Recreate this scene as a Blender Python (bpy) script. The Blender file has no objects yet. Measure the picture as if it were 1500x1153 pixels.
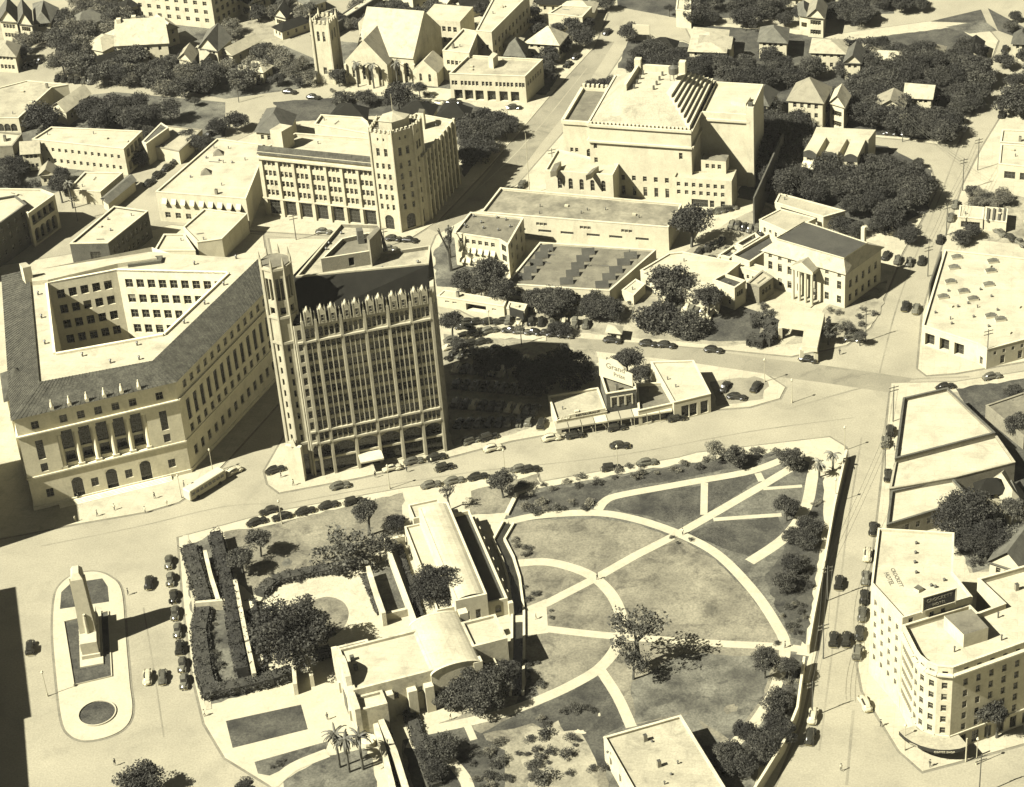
import bpy, math, random
from mathutils import Vector, Matrix
from mathutils.geometry import tessellate_polygon
RND = random.Random(11)
SC = bpy.context.scene
COL = SC.collection
# ------------------------------------------------------------------ camera, sky, sun
FPX, TH, RO, HC = 3208.65, .574663, -.082496, 286.489
_c, _s = math.cos(TH), math.sin(TH)
FWD = Vector((0, _c, -_s)); _r = Vector((1, 0, 0)); _u = Vector((0, _s, _c))
RGT = _r * math.cos(RO) + _u * math.sin(RO); UPV = _u * math.cos(RO) - _r * math.sin(RO)
cd = bpy.data.cameras.new('camera'); cam = bpy.data.objects.new('camera', cd); COL.objects.link(cam)
M = Matrix((RGT, UPV, -FWD)).transposed().to_4x4(); M.translation = (0, 0, HC)
cam.matrix_world = M
cd.sensor_width = 36; cd.lens = 36 * FPX / 1500; cd.clip_start = 5; cd.clip_end = 6000
SC.camera = cam
SUN_EL = math.radians(46); SHX, SHY = math.cos(math.radians(24)), math.sin(math.radians(24))   # ground direction shadows fall
w = bpy.data.worlds.new('World'); SC.world = w; w.use_nodes = True
nt = w.node_tree; nt.nodes.clear()
sky = nt.nodes.new('ShaderNodeTexSky'); sky.sky_type = 'NISHITA'; sky.sun_disc = False
sky.sun_elevation = SUN_EL
sky.sun_rotation = math.atan2(-SHX, -SHY)
sky.dust_density = .1; sky.air_density = .35
bw = nt.nodes.new('ShaderNodeRGBToBW'); tn = nt.nodes.new('ShaderNodeVectorMath'); tn.operation = 'MULTIPLY'
tn.inputs[1].default_value = (1.0, .99, .84)
bg = nt.nodes.new('ShaderNodeBackground'); bg.inputs[1].default_value = .05
ow = nt.nodes.new('ShaderNodeOutputWorld')
nt.links.new(sky.outputs[0], bw.inputs[0]); nt.links.new(bw.outputs[0], tn.inputs[0])
nt.links.new(tn.outputs[0], bg.inputs[0]); nt.links.new(bg.outputs[0], ow.inputs[0])
sl = bpy.data.lights.new('sun', 'SUN'); sl.energy = 5.0; sl.angle = math.radians(.5); sl.color = (1, .965, .86)
so = bpy.data.objects.new('sun', sl); COL.objects.link(so)
sd = Vector((SHX * math.cos(SUN_EL), SHY * math.cos(SUN_EL), -math.sin(SUN_EL)))
so.rotation_euler = sd.to_track_quat('-Z', 'Y').to_euler(); so.location = (-200, 200, 300)
SC.view_settings.view_transform = 'Standard'; SC.view_settings.look = 'None'
SC.view_settings.exposure = 1.93; SC.view_settings.gamma = 1
SC.view_settings.use_curve_mapping = False
SC.render.engine = 'CYCLES'; SC.cycles.max_bounces = 5; SC.cycles.diffuse_bounces = 1; SC.cycles.glossy_bounces = 2

# ------------------------------------------------------------------ survey: photo pixel (1500 wide) -> point on the plane z
def P(x, y, z=0.0):
    d = FWD * FPX + RGT * (x - 750) + UPV * (576.5 - y)
    t = (z - HC) / d.z
    return Vector((d.x * t, d.y * t, z))
def PX(v):
    q = v - Vector((0, 0, HC)); k = FPX / q.dot(FWD)
    return (750 + k * q.dot(RGT), 576.5 - k * q.dot(UPV))
def PP(l, z=0.0): return [P(a, b, z) for a, b in l]
def HH(top, bot):
    g = P(*bot); best = (1e9, 0)
    for i in range(0, 900):
        h = i * .1; p = PX(Vector((g.x, g.y, h)))
        e = abs(p[1] - top[1])
        if e < best[0]: best = (e, h)
    return best[1]
def KS(y): return 4.3 + y * .00296   # px per metre at image row y

# ------------------------------------------------------------------ materials
TINT = (1.0, .925, .63)
MATS = {}
STAIN = dict(road=(.11, .12), road_dark=(.16, .25), concrete=(.3, .16), path=(.5, .10), gravel=(.5, .18), earth=(.35, .4), lawn=(.33, .5), lawn_pale=(.22, .45), lawn_dark=(.3, .4), roof_white=(.16, .20), roof_pale=(.2, .26), roof_grey=(.3, .3), stucco=(.35, .14, (1, 1, .35)), stone=(.4, .16, (1, 1, .3)), stone_old=(.5, .28), terra=(.5, .22, (1, 1, .25)), limestone=(.4, .12, (1, 1, .3)), tile=(.9, .35), shingle=(.6, .3), shingle_pale=(.5, .25), brick_dark=(.5, .3), brick_mid=(.5, .25), marble=(.5, .1), dirt_pale=(.5, .35))
def mat(name, g, var=.12, scale=.25, grain=.06, gscale=3.0, rough=.9, tint=None, bump=0, spec=.3, metal=0, stretch=None):
    if name in MATS: return MATS[name]
    m = bpy.data.materials.new(name); m.use_nodes = True; n = m.node_tree; b = n.nodes['Principled BSDF']
    t = tint or TINT; d = 1 - min(1, g / .12) * .0
    k = (t[0], t[1], t[2]) if g > .09 else (1.0, .965, .70)
    if tint: k = tint
    base = Vector((g * k[0], g * k[1], g * k[2]))
    tc = n.nodes.new('ShaderNodeTexCoord'); 
    vec = tc.outputs['Object']
    if stretch:
        mp = n.nodes.new('ShaderNodeMapping'); mp.inputs['Scale'].default_value = stretch
        n.links.new(vec, mp.inputs[0]); vec = mp.outputs[0]
    n1 = n.nodes.new('ShaderNodeTexNoise'); n1.inputs['Scale'].default_value = scale; n1.inputs['Detail'].default_value = 6; n1.inputs['Roughness'].default_value = .6
    n2 = n.nodes.new('ShaderNodeTexNoise'); n2.inputs['Scale'].default_value = gscale; n2.inputs['Detail'].default_value = 3
    n.links.new(vec, n1.inputs['Vector']); n.links.new(vec, n2.inputs['Vector'])
    a = n.nodes.new('ShaderNodeMapRange'); a.inputs[1].default_value = .3; a.inputs[2].default_value = .7
    a.inputs[3].default_value = 1 - var * 1.3; a.inputs[4].default_value = 1 + var
    c = n.nodes.new('ShaderNodeMapRange'); c.inputs[1].default_value = .3; c.inputs[2].default_value = .7
    c.inputs[3].default_value = 1 - grain; c.inputs[4].default_value = 1 + grain
    n.links.new(n1.outputs[0], a.inputs[0]); n.links.new(n2.outputs[0], c.inputs[0])
    mu = n.nodes.new('ShaderNodeMath'); mu.operation = 'MULTIPLY'
    n.links.new(a.outputs[0], mu.inputs[0]); n.links.new(c.outputs[0], mu.inputs[1])
    st = STAIN.get(name)
    if st:
        n3 = n.nodes.new('ShaderNodeTexNoise'); n3.inputs['Scale'].default_value = st[0]; n3.inputs['Detail'].default_value = 8; n3.inputs['Roughness'].default_value = .68; n3.inputs['Distortion'].default_value = .6
        mp3 = n.nodes.new('ShaderNodeMapping'); mp3.inputs['Scale'].default_value = st[2] if len(st) > 2 else (1, 1, 1); mp3.inputs['Location'].default_value = (13.1, 7.7, 3.3)
        n.links.new(tc.outputs['Object'], mp3.inputs[0]); n.links.new(mp3.outputs[0], n3.inputs['Vector'])
        e = n.nodes.new('ShaderNodeMapRange'); e.interpolation_type = 'SMOOTHSTEP'; e.inputs[1].default_value = .50; e.inputs[2].default_value = .66; e.inputs[3].default_value = 1; e.inputs[4].default_value = 1 - st[1]
        n.links.new(n3.outputs[0], e.inputs[0]); mu2 = n.nodes.new('ShaderNodeMath'); mu2.operation = 'MULTIPLY'; n.links.new(mu.outputs[0], mu2.inputs[0]); n.links.new(e.outputs[0], mu2.inputs[1]); mu = mu2
    if name[:4] in ('leaf', 'palm') or name in ('car_black', 'car_grey', 'shingle', 'shingle_pale'):
        oi = n.nodes.new('ShaderNodeObjectInfo'); er = n.nodes.new('ShaderNodeMapRange'); er.inputs[3].default_value = .68; er.inputs[4].default_value = 1.4
        n.links.new(oi.outputs['Random'], er.inputs[0]); m4 = n.nodes.new('ShaderNodeMath'); m4.operation = 'MULTIPLY'; n.links.new(mu.outputs[0], m4.inputs[0]); n.links.new(er.outputs[0], m4.inputs[1]); mu = m4
    if name in ('roof_white', 'roof_pale', 'roof_grey', 'concrete', 'roof_patchy'):
        bt = n.nodes.new('ShaderNodeTexBrick'); bt.inputs['Scale'].default_value = 1; bt.inputs['Mortar Size'].default_value = .035; bt.inputs['Mortar Smooth'].default_value = .4
        bt.inputs['Brick Width'].default_value = 9.0 if name != 'concrete' else 3.0; bt.inputs['Row Height'].default_value = 1.9 if name != 'concrete' else 3.0; bt.offset = .37 if name != 'concrete' else 0
        bt.inputs['Color1'].default_value = (1, 1, 1, 1); bt.inputs['Color2'].default_value = (.93, .93, .93, 1); bt.inputs['Mortar'].default_value = (.72, .72, .72, 1)
        mpb = n.nodes.new('ShaderNodeMapping'); mpb.inputs['Rotation'].default_value = (0, 0, .24); n.links.new(tc.outputs['Object'], mpb.inputs[0]); n.links.new(mpb.outputs[0], bt.inputs['Vector'])
        m5 = n.nodes.new('ShaderNodeMath'); m5.operation = 'MULTIPLY'; n.links.new(mu.outputs[0], m5.inputs[0]); n.links.new(bt.outputs['Color'], m5.inputs[1]); mu = m5
    vm = n.nodes.new('ShaderNodeVectorMath'); vm.operation = 'SCALE'; vm.inputs[0].default_value = base
    n.links.new(mu.outputs[0], vm.inputs['Scale']); n.links.new(vm.outputs[0], b.inputs['Base Color'])
    b.inputs['Roughness'].default_value = rough; b.inputs['Specular IOR Level'].default_value = spec
    b.inputs['Metallic'].default_value = metal
    if bump:
        bp = n.nodes.new('ShaderNodeBump'); bp.inputs['Strength'].default_value = bump; bp.inputs['Distance'].default_value = .1
        n.links.new(n2.outputs[0], bp.inputs['Height']); n.links.new(bp.outputs[0], b.inputs['Normal'])
    MATS[name] = m; return m
mat('road', .178, .13, .06, .13, 2.6, rough=.9, bump=.25)
mat('road_dark', .138, .15, .07, .14, 2.6, rough=.9, bump=.25)
mat('gutter', .105, .2, .3, .15, 2)
mat('concrete', .25, .10, .12, .09, 2.6)
mat('kerb', 0.260, .08, .3, .05, 3)
mat('path', .255, .07, .2, .08, 2.4)
mat('gravel', .26, .14, .12, .14, 3.5, bump=.3)
mat('earth', 0.167, .28, .12, .15, 2.5, bump=.4)
mat('dirt_pale', 0.186, .22, .25, .12, 2, bump=.3)
mat('lawn', .068, .5, .13, .3, 2.4, rough=1, bump=.6)
mat('lawn_pale', .112, .36, .1, .24, 2.2, rough=1, bump=.5)
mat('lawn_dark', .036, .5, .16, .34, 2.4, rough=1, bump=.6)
mat('water', .02, .3, .3, .1, 2, rough=.15, spec=.5)
mat('stucco', .33, .09, .25, .07, 2.4)
mat('stone', .315, .12, .3, .09, 2.2, bump=.1)
mat('stone_old', .30, .20, .35, .10, 2.0, bump=.3)
mat('terra', .25, .12, .3, .06, 2.5)
mat('limestone', .47, .10, .3, .08, 2.2, bump=.1)
mat('blind', .15, .05, .5, .03, 3)
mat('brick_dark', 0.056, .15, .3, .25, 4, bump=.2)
mat('brick_mid', 0.136, .12, .3, .2, 4, bump=.2)
mat('roof_white', .265, .13, .18, .09, 2.4)
mat('roof_pale', .215, .18, .15, .11, 2.4)
mat('roof_grey', 0.099, .25, .2, .12, 2.2)
mat('roof_dark', 0.031, .25, .25, .15, 2.5)
mat('roof_patchy', 0.136, .40, .16, .16, 1.1)
mat('tile', .042, .3, .5, .35, 2.5, rough=.9, spec=.15)
mat('slate', .010, .2, .5, .2, 5, rough=.95, spec=.08)
mat('shingle', 0.053, .22, .5, .15, 4)
mat('shingle_pale', .20, .12, .5, .08, 4)
mat('glass', .018, .3, .3, .1, 2, rough=.12, spec=.5)
mat('glass_grey', 0.068, .3, .8, .1, 2, rough=.2, spec=.5)
mat('frame', 0.186, .05, .5, .03, 3, rough=.6)
mat('frame_dark', 0.062, .1, .5, .05, 3, rough=.6)
mat('awning', 0.322, .06, .5, .03, 3)
mat('awning_grey', 0.186, .06, .5, .03, 3)
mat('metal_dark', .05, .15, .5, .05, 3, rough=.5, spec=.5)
mat('metal_pale', 0.279, .12, .5, .05, 3, rough=.5)
mat('pole_wood', 0.062, .2, 1, .1, 6)
mat('bark', 0.056, .3, 1.2, .2, 5, bump=.4)
mat('leaf_a', .034, .35, .5, .25, 3, rough=.8)
mat('leaf_b', .062, .35, .5, .25, 3, rough=.8)
mat('leaf_c', .021, .35, .5, .25, 3, rough=.8)
mat('leaf_pale', .105, .3, .5, .25, 3, rough=.8)
mat('palm_leaf', 0.074, .3, .8, .2, 3, rough=.6)
mat('car_black', .014, .1, .5, .03, 3, rough=.16, spec=.6)
mat('car_grey', 0.062, .1, .5, .03, 3, rough=.2, spec=.6)
mat('car_pale', 0.279, .06, .5, .03, 3, rough=.25, spec=.6)
mat('car_glass', .02, .1, .5, .03, 3, rough=.08, spec=.7)
mat('chrome', .6, .05, .5, .02, 3, rough=.2, metal=1)
mat('tyre', .02, .1, .5, .05, 3)
mat('skin', .35, .05, 2, .02, 6, rough=.6)
mat('cloth_dark', 0.025, .1, 2, .05, 9)
mat('cloth_pale', 0.372, .05, 2, .03, 9)
mat('sign_black', .015, .1, .5, .03, 3, rough=.6)
mat('sign_white', 0.322, .04, .5, .02, 3)
mat('marble', .28, .08, .4, .06, 2)
for _m in ('leaf_a', 'leaf_b', 'leaf_c', 'leaf_pale', 'palm_leaf'):
    MATS[_m].node_tree.nodes['Principled BSDF'].inputs['Specular IOR Level'].default_value = .25

# ------------------------------------------------------------------ mesh building
ORG = {}
def tag(o, label=None, cat=None, group=None, kind=None):
    if label: o['label'] = label
    if cat: o['category'] = cat
    if group: o['group'] = group
    if kind: o['kind'] = kind
    return o
class MB:
    def __init__(s): s.v = []; s.f = []; s.m = []; s.mats = []
    def mi(s, m):
        if m not in s.mats: s.mats.append(m)
        return s.mats.index(m)
    def poly(s, pts, m):
        b = len(s.v); s.v += [tuple(p) for p in pts]; s.f.append(tuple(range(b, b + len(pts)))); s.m.append(s.mi(m))
    def ngon(s, pts, m, up=True):
        tr = tessellate_polygon([[Vector((p[0], p[1], 0)) for p in pts]])
        b = len(s.v); s.v += [tuple(p) for p in pts]; k = s.mi(m)
        for a, c, d in tr:
            A, B, C_ = pts[a], pts[c], pts[d]
            cr = (B[0] - A[0]) * (C_[1] - A[1]) - (B[1] - A[1]) * (C_[0] - A[0])
            if abs(cr) < 1e-9: continue
            t = (a, c, d) if (cr > 0) == up else (a, d, c)
            s.f.append(tuple(b + i for i in t)); s.m.append(k)
    def prism(s, pts, z0, z1, m, top=None, bottom=False):
        n = len(pts)
        for i in range(n):
            a, b = pts[i], pts[(i + 1) % n]
            s.poly([(a[0], a[1], z0), (b[0], b[1], z0), (b[0], b[1], z1), (a[0], a[1], z1)], m)
        s.ngon([(p[0], p[1], z1) for p in pts], top or m)
        if bottom: s.ngon([(p[0], p[1], z0) for p in pts], m, up=False)
    def box(s, c, u, l, w_, z0, z1, m, top=None, bottom=True):
        "box centred on c (xy); half length l along unit u, half width w_ across"
        u = Vector((u[0], u[1])); v = Vector((-u.y, u.x)); c = Vector((c[0], c[1]))
        q = [c - u * l - v * w_, c + u * l - v * w_, c + u * l + v * w_, c - u * l + v * w_]
        s.prism(q, z0, z1, m, top, bottom)
    def tube(s, a, b, r0, r1, m, n=6, cap=True):
        a, b = Vector(a), Vector(b); d = (b - a)
        if d.length < 1e-6: return
        d.normalize(); x = d.orthogonal().normalized(); y = d.cross(x)
        ra = [a + (x * math.cos(t) + y * math.sin(t)) * r0 for t in [2 * math.pi * i / n for i in range(n)]]
        rb = [b + (x * math.cos(t) + y * math.sin(t)) * r1 for t in [2 * math.pi * i / n for i in range(n)]]
        for i in range(n):
            j = (i + 1) % n; s.poly([ra[i], ra[j], rb[j], rb[i]], m)
        if cap: s.poly(rb, m); s.poly(ra[::-1], m)
    def ring(s, A, B, m):
        n = len(A)
        for i in range(n):
            j = (i + 1) % n; s.poly([A[i], A[j], B[j], B[i]], m)
    def mesh(s, name, off=Vector((0, 0, 0)), smooth=False):
        me = bpy.data.meshes.new(name)
        me.from_pydata([(v[0] - off[0], v[1] - off[1], v[2] - off[2]) for v in s.v], [], s.f)
        for m in s.mats: me.materials.append(MATS[m])
        me.polygons.foreach_set('material_index', s.m)
        if smooth: me.polygons.foreach_set('use_smooth', [True] * len(s.f))
        me.update(); return me
    def build(s, name, parent=None, smooth=False, kind=None, label=None, cat=None, group=None, off=None):
        if not s.f: return None
        if off is None: off = ORG.get(parent, Vector((0, 0, 0)))
        o = bpy.data.objects.new(name, s.mesh(name, off, smooth)); COL.objects.link(o)
        if parent: o.parent = parent; ORG[o] = ORG[parent]
        else: o.location = off
        tag(o, label, cat, group, kind); return o
    def thing(s, name, label, cat, group=None, kind=None, smooth=False):
        n = len(s.v); c = Vector((sum(v[0] for v in s.v) / n, sum(v[1] for v in s.v) / n, min(v[2] for v in s.v)))
        return s.build(name, None, smooth, kind, label, cat, group, off=c)
def root(name, label, cat, loc, group=None, rz=0):
    o = bpy.data.objects.new(name, None); COL.objects.link(o); o.location = loc; o.rotation_euler.z = rz
    o.empty_display_size = .5
    ORG[o] = Vector((loc[0], loc[1], loc[2] if len(loc) > 2 else 0)) if rz == 0 else Vector((0, 0, 0))
    return tag(o, label, cat, group)
def cen(pts):
    return Vector((sum(p[0] for p in pts) / len(pts), sum(p[1] for p in pts) / len(pts), 0))
def sheet(name, pts, z, m, kind='structure', label=None):
    b = MB(); b.ngon([(p[0], p[1], z) for p in pts], m); o = b.build(name, kind=kind, off=Vector((0, 0, 0))); 
    if label: o['label'] = label
    return o
def block(name, pts, z1, m, side='kerb'):
    pts = ccw(pts); b = MB(); b.prism(pts, -.05, z1, side, top=m); return b.build(name, kind='structure', off=Vector((0, 0, 0)))
def ccw(pts):
    a = sum(pts[i][0] * pts[(i + 1) % len(pts)][1] - pts[(i + 1) % len(pts)][0] * pts[i][1] for i in range(len(pts)))
    return pts if a > 0 else pts[::-1]
def smooth_line(pts, n=6, closed=False):
    out = []; L = len(pts); R_ = range(L if closed else L - 1)
    for i in R_:
        if closed: p0, p1, p2, p3 = [pts[(i + k) % L] for k in (-1, 0, 1, 2)]
        else: p0, p1, p2, p3 = pts[max(i - 1, 0)], pts[i], pts[i + 1], pts[min(i + 2, L - 1)]
        for k in range(n):
            t = k / n
            out.append(tuple(.5 * ((2 * p1[j]) + (-p0[j] + p2[j]) * t + (2 * p0[j] - 5 * p1[j] + 4 * p2[j] - p3[j]) * t * t + (-p0[j] + 3 * p1[j] - 3 * p2[j] + p3[j]) * t ** 3) for j in (0, 1)))
    if not closed: out.append(tuple(pts[-1][:2]))
    return out
def strip_edges(line, w_):
    L, R2 = [], []
    for i, p in enumerate(line):
        a = Vector(line[max(i - 1, 0)][:2]); b = Vector(line[min(i + 1, len(line) - 1)][:2]); d = (b - a).normalized(); nrm = Vector((-d.y, d.x))
        q = Vector(p[:2]); L.append(q + nrm * w_ / 2); R2.append(q - nrm * w_ / 2)
    return L, R2
PATHZ = [.150]
def path(px, w_, z=None, m='path', name='path', smooth=True, world=False, kind='structure'):
    line = [tuple(p[:2]) for p in (px if world else PP(px))]
    if smooth and len(line) > 2: line = smooth_line(line)
    if z is None: PATHZ[0] += .004; z = PATHZ[0]
    L, R2 = strip_edges(line, w_); b = MB()
    for i in range(len(line) - 1):
        b.poly([(*R2[i], z), (*R2[i + 1], z), (*L[i + 1], z), (*L[i], z)], m)
    return b.build(name, kind=kind, off=Vector((0, 0, 0)))
def wall_line(px, w_, z0, z1, m, name, label, cat='wall', smooth=False, world=False, cap=None, group=None, zc=None):
    line = [tuple(p[:2]) for p in (px if world else PP(px, z1 if zc is None else zc))]
    if smooth: line = smooth_line(line)
    L, R2 = strip_edges(line, w_); b = MB(); cap = cap or m
    for i in range(len(line) - 1):
        b.poly([(*R2[i], z0), (*R2[i + 1], z0), (*R2[i + 1], z1), (*R2[i], z1)], m)
        b.poly([(*L[i + 1], z0), (*L[i], z0), (*L[i], z1), (*L[i + 1], z1)], m)
        b.poly([(*R2[i], z1), (*R2[i + 1], z1), (*L[i + 1], z1), (*L[i], z1)], cap)
    for i, s in ((0, 1), (-1, -1)):
        q = [(*L[i], z0), (*R2[i], z0), (*R2[i], z1), (*L[i], z1)]
        b.poly(q if s > 0 else q[::-1], m)
    return b.thing(name, label, cat, group=group)

# ------------------------------------------------------------------ windows and walls
WM = {}
def win_mesh(w_, h, kind='sash', var=0):
    key = (round(w_, 1), round(h, 1), kind, var)
    if key in WM: return WM[key]
    w_, h = max(key[0], .3), max(key[1], .3); b = MB(); g = {'grey': 'glass_grey'}.get(kind, 'glass'); fr = 'frame_dark' if kind in ('shop', 'steel') else 'frame'
    b.poly([(-w_ / 2, 0, 0), (w_ / 2, 0, 0), (w_ / 2, 0, h), (-w_ / 2, 0, h)], g)
    t = min(.09, w_ * .12)
    if var in (1, 2, 3) and kind == 'sash':
        zb = h * (.72, .5, .25)[var - 1]; b.poly([(-w_ / 2, -.02, zb), (w_ / 2, -.02, zb), (w_ / 2, -.02, h), (-w_ / 2, -.02, h)], 'blind')
    if var == 4: b.poly([(-w_ / 2 + .1, -.03, .1), (w_ / 2 - .1, -.03, .1), (w_ / 2 - .1, -.03, h * .45), (-w_ / 2 + .1, -.03, h * .45)], 'glass_grey')
    def bar(x0, x1, z0, z1, y=.06):
        b.poly([(x0, -y, z0), (x1, -y, z0), (x1, -y, z1), (x0, -y, z1)], fr)
        b.poly([(x0, -y, z1), (x1, -y, z1), (x1, 0, z1), (x0, 0, z1)], fr)
        b.poly([(x1, -y, z0), (x1, 0, z0), (x1, 0, z1), (x1, -y, z1)], fr)
        b.poly([(x0, 0, z0), (x0, -y, z0), (x0, -y, z1), (x0, 0, z1)], fr)
    bar(-w_ / 2, -w_ / 2 + t, 0, h); bar(w_ / 2 - t, w_ / 2, 0, h); bar(-w_ / 2 + t, w_ / 2 - t, 0, t, .09); bar(-w_ / 2 + t, w_ / 2 - t, h - t, h)
    nz = 1 if h < 3 else int(h / 1.5)
    for k in range(1, nz + 1): z = h * k / (nz + 1); bar(-w_ / 2 + t, w_ / 2 - t, z - .035, z + .035, .05)
    nx = int(w_ / 1.3)
    for k in range(1, nx + 1): x = -w_ / 2 + w_ * k / (nx + 1); bar(x - .035, x + .035, t, h - t, .05)
    WM[key] = b.mesh('window_mesh'); return WM[key]
AW = {}
def awn_mesh(w_, h, m='awning'):
    key = (round(w_, 1), round(h, 1), m)
    if key in AW: return AW[key]
    b = MB(); w2 = w_ / 2; d = h * .75
    b.poly([(-w2, -d, 0), (w2, -d, 0), (w2, 0, h), (-w2, 0, h)], m); b.poly([(-w2, -d, 0), (-w2, 0, h), (-w2, 0, 0)], m); b.poly([(w2, -d, 0), (w2, 0, 0), (w2, 0, h)], m)
    b.poly([(-w2, -d, -.25), (w2, -d, -.25), (w2, -d, 0), (-w2, -d, 0)], m)
    AW[key] = b.mesh('awning_mesh'); return AW[key]
NW = {}
WRND = random.Random(77)
def put(parent, me, name, p, nrm):
    o = bpy.data.objects.new(name, me); COL.objects.link(o); o.parent = parent
    off = ORG[parent]; o.location = Vector(p) - off; o.rotation_euler.z = math.atan2(nrm[1], nrm[0]) + math.pi / 2
    return o
def add_window(parent, p, nrm, w_, h, kind='sash', name='window'):
    k = NW.get(parent, 0); NW[parent] = k + 1
    me = win_mesh(w_, h, kind, WRND.choice((0, 0, 0, 0, 0, 0, 0, 0, 1, 1, 2, 4)) if kind == 'sash' else 0)
    if k < 295 or name != 'window': put(parent, me, name, p, nrm)
    else:
        EX.setdefault(parent, []).append((me, Vector(p), Vector(nrm)))
EX = {}
def flush_extra():
    for par, L in EX.items():
        b = MB(); off = ORG[par]
        for me, p, nrm in L:
            a = math.atan2(nrm[1], nrm[0]) + math.pi / 2; R3 = Matrix.Rotation(a, 3, 'Z')
            vs = [R3 @ v.co + p for v in me.vertices]
            for f in me.polygons: b.poly([vs[i] for i in f.vertices], 'glass' if f.material_index == 0 else 'frame')
        o = b.build('windows', par, kind='stuff')
def panel(mb, a, b, z0, z1, ops, m, depth=.3, flip=False):
    """outer face from a to b (outward normal on the right of a->b); ops: (u0,u1,v0,v1,depth)"""
    a = Vector((a[0], a[1])); b = Vector((b[0], b[1])); L = (b - a).length
    if L < 1e-3: return
    d = (b - a) / L; n = Vector((d.y, -d.x))
    def pt(u, z, dd=0): q = a + d * u - n * dd; return (q.x, q.y, z)
    ops = [(max(o[0], 0.01), min(o[1], L - .01), max(o[2], z0 + .0), min(o[3], z1), o[4] if len(o) > 4 else depth) for o in ops]
    ops = [o for o in ops if o[1] > o[0] and o[3] > o[2]]
    zs = sorted(set([z0, z1] + [round(o[2], 3) for o in ops] + [round(o[3], 3) for o in ops]))
    for z_a, z_b in zip(zs, zs[1:]):
        if z_b - z_a < 1e-3: continue
        zm = (z_a + z_b) / 2; cur = 0
        for o in sorted([o for o in ops if o[2] < zm < o[3]]):
            if o[0] > cur + 1e-3: mb.poly([pt(cur, z_a), pt(o[0], z_a), pt(o[0], z_b), pt(cur, z_b)], m)
            cur = o[1]
        if L > cur + 1e-3: mb.poly([pt(cur, z_a), pt(L, z_a), pt(L, z_b), pt(cur, z_b)], m)
    for u0, u1, v0, v1, dd in ops:
        mb.poly([pt(u0, v0), pt(u1, v0), pt(u1, v0, dd), pt(u0, v0, dd)], m)
        mb.poly([pt(u0, v1, dd), pt(u1, v1, dd), pt(u1, v1), pt(u0, v1)], m)
        mb.poly([pt(u0, v0, dd), pt(u0, v1, dd), pt(u0, v1), pt(u0, v0)], m)
        mb.poly([pt(u1, v0), pt(u1, v1), pt(u1, v1, dd), pt(u1, v0, dd)], m)
def edge(a, b):
    a = Vector((a[0], a[1])); b = Vector((b[0], b[1])); L = (b - a).length; d = (b - a) / max(L, 1e-6); return a, d, Vector((d.y, -d.x)), L
def cols(L, n, w_, m0=1.0, m1=1.0, grp=1, gap=.3):
    "n groups of grp windows of width w_"
    out = []; S = (L - m0 - m1) / n
    for i in range(n):
        c = m0 + S * (i + .5); W = grp * w_ + (grp - 1) * gap
        for k in range(grp): out.append(c - W / 2 + w_ / 2 + k * (w_ + gap))
    return out
def facade(mb, parent, a, b, z0, z1, specs, m, depth=.3):
    """specs: dict(n,w,z,h,m0,m1,grp,gap,kind,arch,awn,us)"""
    A, d, n, L = edge(a, b); ops = []
    for s in specs:
        us = s.get('us') or cols(L, s['n'], s['w'], s.get('m0', 1), s.get('m1', 1), s.get('grp', 1), s.get('gap', .3))
        us = [u * L if s.get('frac') else u for u in us]
        dep = s.get('depth', depth)
        for u in us:
            w_, z, h = s['w'], s['z'], s['h']
            if u - w_ / 2 < 0 or u + w_ / 2 > L: continue
            ops.append((u - w_ / 2, u + w_ / 2, z, z + h, dep))
            q = A + d * u - n * dep
            add_window(parent, (q.x, q.y, z), n, w_, h, s.get('kind', 'sash'))
            if s.get('arch'):
                r = w_ / 2; zc = z + h - r
                def pt(uu, zz): q2 = A + d * uu - n * .02; return (q2.x, q2.y, zz)
                for sg in (-1, 1):
                    pts = [pt(u + sg * r, z + h)] 
                    arc = [pt(u + sg * r * math.cos(t), zc + r * math.sin(t)) for t in [math.pi / 2 * i / 6 for i in range(7)]]
                    for i in range(6):
                        tri = [pts[0], arc[i], arc[i + 1]]
                        mb.poly(tri if sg < 0 else tri[::-1], m)
            if s.get('awn'):
                q = A + d * u + n * .02
                put(parent, awn_mesh(w_ * 1.15, min(h * .75, 1.8), s['awn']), 'awning', (q.x, q.y, z + h * .42), n)
    panel(mb, a, b, z0, z1, ops, m, depth)
def inset(pts, t):
    n = len(pts); out = []
    for i in range(n):
        p0, p1, p2 = [Vector((pts[(i + k) % n][0], pts[(i + k) % n][1])) for k in (-1, 0, 1)]
        d1 = (p1 - p0).normalized(); d2 = (p2 - p1).normalized(); n1 = Vector((-d1.y, d1.x)); n2 = Vector((-d2.y, d2.x))
        bis = n1 + n2; 
        if bis.length < .3: bis = n1
        bis.normalize(); k = t / max(bis.dot(n1), .35); out.append(p1 + bis * k)
    return out
CRND = random.Random(5)
def inside(p, poly):
    c = False; n = len(poly)
    for i in range(n):
        a, b = poly[i], poly[i - 1]
        if (a[1] > p[1]) != (b[1] > p[1]) and p[0] < (b[0] - a[0]) * (p[1] - a[1]) / (b[1] - a[1] + 1e-9) + a[0]: c = not c
    return c
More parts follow.
